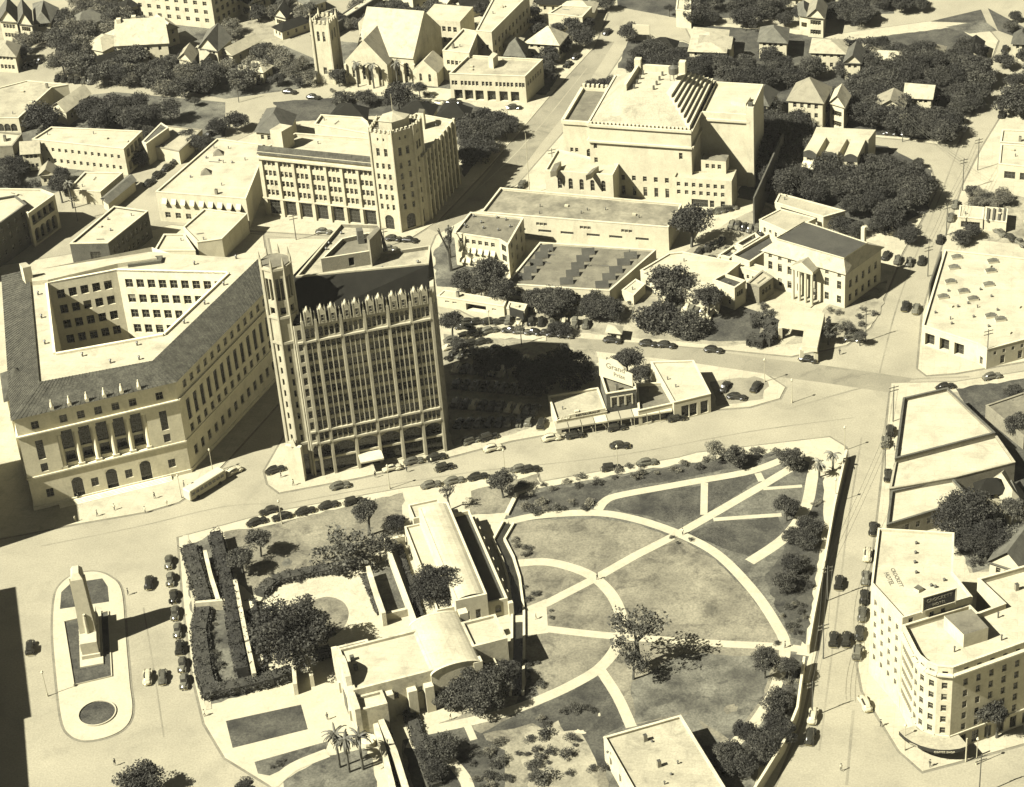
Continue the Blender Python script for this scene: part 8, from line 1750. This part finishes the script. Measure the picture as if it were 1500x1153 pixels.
houses([(100, -30), (330, -60), (330, 20), (240, 30), (140, 60), (110, 20)], 8, 'small house in the trees below the top left edge', 1, rot=.5)
houses([(70, 40), (260, 60), (330, 70), (330, 100), (130, 110), (75, 90)], 7, 'small house among the upper left tree belt', 2, rot=.5)
houses([(340, -30), (460, -30), (480, 20), (420, 60), (345, 60)], 6, 'small house on the pale lots left of the church', 3, rot=.6)
houses([(560, -30), (720, -30), (690, 30), (600, 30)], 6, 'house behind the church near the top edge', 4, rot=.4)
houses([(780, -30), (890, -30), (880, 20), (790, 45)], 5, 'house left of the avenue at the top', 5, rot=-.3)
houses([(1010, -40), (1400, -40), (1290, 0), (1230, 20), (1010, 20)], 9, 'house beyond the park road at the top', 6, rot=-.3)
houses([(1250, 90), (1430, 85), (1430, 130), (1240, 130)], 4, 'roof showing in the upper right grove', 7, rot=-.3)
houses([(960, 70), (1090, 78), (1100, 110), (970, 95)], 3, 'roof showing in the grove behind the temple', 8, rot=-.3)
houses([(1440, 60), (1560, 60), (1560, 110), (1470, 120)], 3, 'house at the right edge near the top', 9, rot=-.3)
houses([(0, 225), (45, 235), (90, 262), (60, 275), (0, 262)], 2, 'shed between the boarding house and arcaded block', 10, 4, 6)
houses([(1425, 690), (1500, 700), (1560, 800), (1440, 780)], 2, 'outbuilding behind the hotel', 11, 5, 8)
for px in ([(345, -20), (470, -20), (480, 30), (400, 75), (340, 60)], [(560, -20), (700, -20), (660, 40), (560, 30)], [(780, -20), (885, -20), (870, 30), (800, 60)], [(0, 40), (75, 45), (80, 60), (30, 85), (0, 60)], [(150, -30), (330, -60), (330, -10), (180, 30)]):
    sheet('yard', ccw([Vector(q) for q in rough_edge([tuple(p[:2]) for p in PP(px)], .5)]), .022 + RND.random() * .01, 'earth')
G2 = [([(100, -20), (180, -10), (200, 25), (120, 20)], 12, 'leafy tree at the top left edge', ['light', 'oak']), ([(340, -20), (470, -20), (470, 20), (350, 30)], 10, 'leafy tree on the lots left of the church', ['light', 'oak']), ([(470, 10), (560, 0), (570, 30), (480, 40)], 6, 'leafy tree just beyond the church', ['light', 'oak']), ([(600, -20), (760, -25), (740, 15), (620, 20)], 12, 'leafy tree at the top edge behind the church', ['light', 'oak']), ([(780, -25), (900, -25), (890, 10), (790, 30)], 10, 'tree at the top of the avenue', ['oak', 'dark']), ([(1180, -30), (1420, -30), (1300, -4), (1200, 5)], 12, 'oak at the very top right edge', ['dark', 'oak']), ([(20, 45), (75, 50), (70, 75), (30, 90)], 4, 'tree beside the porched house at the left edge', ['oak', 'light']), ([(260, 195), (330, 195), (320, 205), (270, 215)], 3, 'tree by the square pale store', ['oak', 'dark']), ([(1440, 70), (1520, 80), (1520, 120), (1480, 110)], 5, 'tree at the right edge near the top', ['dark', 'oak'])]
for i, (pl, n, lab, k) in enumerate(G2): grove(pl, n, 10, 15, lab, k, lab.replace('tree', 'trees', 1), seed=200 + i, mind=.6)

for a, c, lab in (((1308, 618), (1296, 696), 'wires strung between the two poles beside the flat shops'), ((1386, 345), (1359, 405), 'wires between the two poles in the right hand avenue'), ((1432, 250), (1386, 345), 'wires running up the right hand avenue past the roadside stand'), ((1410, 280), (1322, 208), 'wires crossing above the cross street'), ((1296, 696), (1212, 880), 'long wires crossing the right street diagonally'), ((1206, 965), (1212, 880), 'wires along the north park wall'), ((1190, 1050), (1206, 965), 'wires along the curving park wall')):
    wire(a, 9.2, c, 9.2, lab)
for i, (x, y, k, lab) in enumerate(((143, 757, 'dark', 'person in dark clothes at the curb before the left arch of the federal building'), (245, 742, 'dress', 'person in light clothing on the right half of the federal building pavement'), (412, 700, 'dark', 'person at the foot of the corner tower portal'), (550, 700, 'dark', 'person walking left of the tower canopy'), (632, 680, 'pale', 'person walking near the right end of the tower front'), (850, 630, 'dark', 'person under the left half of the strip awning'), (960, 617, 'pale', 'person under the right half of the strip awning'), (875, 850, 'dark', 'person standing where the inner ring path crosses'), (1000, 784, 'pale', 'person standing at the main path crossing in the park'), (785, 908, 'dress', 'person in light clothing on the small park plaza'), (905, 950, 'dark', 'person on the path left of the lone park tree'), (1150, 950, 'dark', 'person walking to the eastern park gate'), (480, 1055, 'dark', 'person on the mission forecourt right of the lawn'), (300, 1050, 'pale', 'person on the mission forecourt left of the lawn'), (262, 905, 'dark', 'person beside the line of parked cars'), (1290, 1065, 'dark', 'person on the pavement left of the hotel corner'), (1265, 960, 'pale', 'person on the pavement by the hotel curb line'), (1310, 660, 'dark', 'person on the pavement before the northern flat shop'), (660, 1055, 'dress', 'person in light clothing on the path behind the church'), (1230, 520, 'dark', 'person at the corner below the mansion lawn'))):
    person(x, y, lab, k, rz=i * 1.7)

bushes([(700, 1078), (745, 1058), (800, 1048), (870, 1062), (885, 1090), (880, 1130), (790, 1153), (700, 1160)], 26, 5, 11, 'shrub in the planted bed left of the meeting hall', ['bush', 'bush', 'pale_bush'], 'shrubs left of the meeting hall', seed=77)
grove([(1300, -30), (1420, -25), (1400, 2), (1310, 14)], 6, 10, 14, 'oak beside the far park lawn', 'dark', 'oaks beside the far park lawn', seed=301, mind=.6)
grove([(1450, 15), (1530, 20), (1530, 60), (1480, 50)], 3, 8, 11, 'oak at the top right corner', 'oak', 'oaks at the top right corner', seed=302, mind=.6)
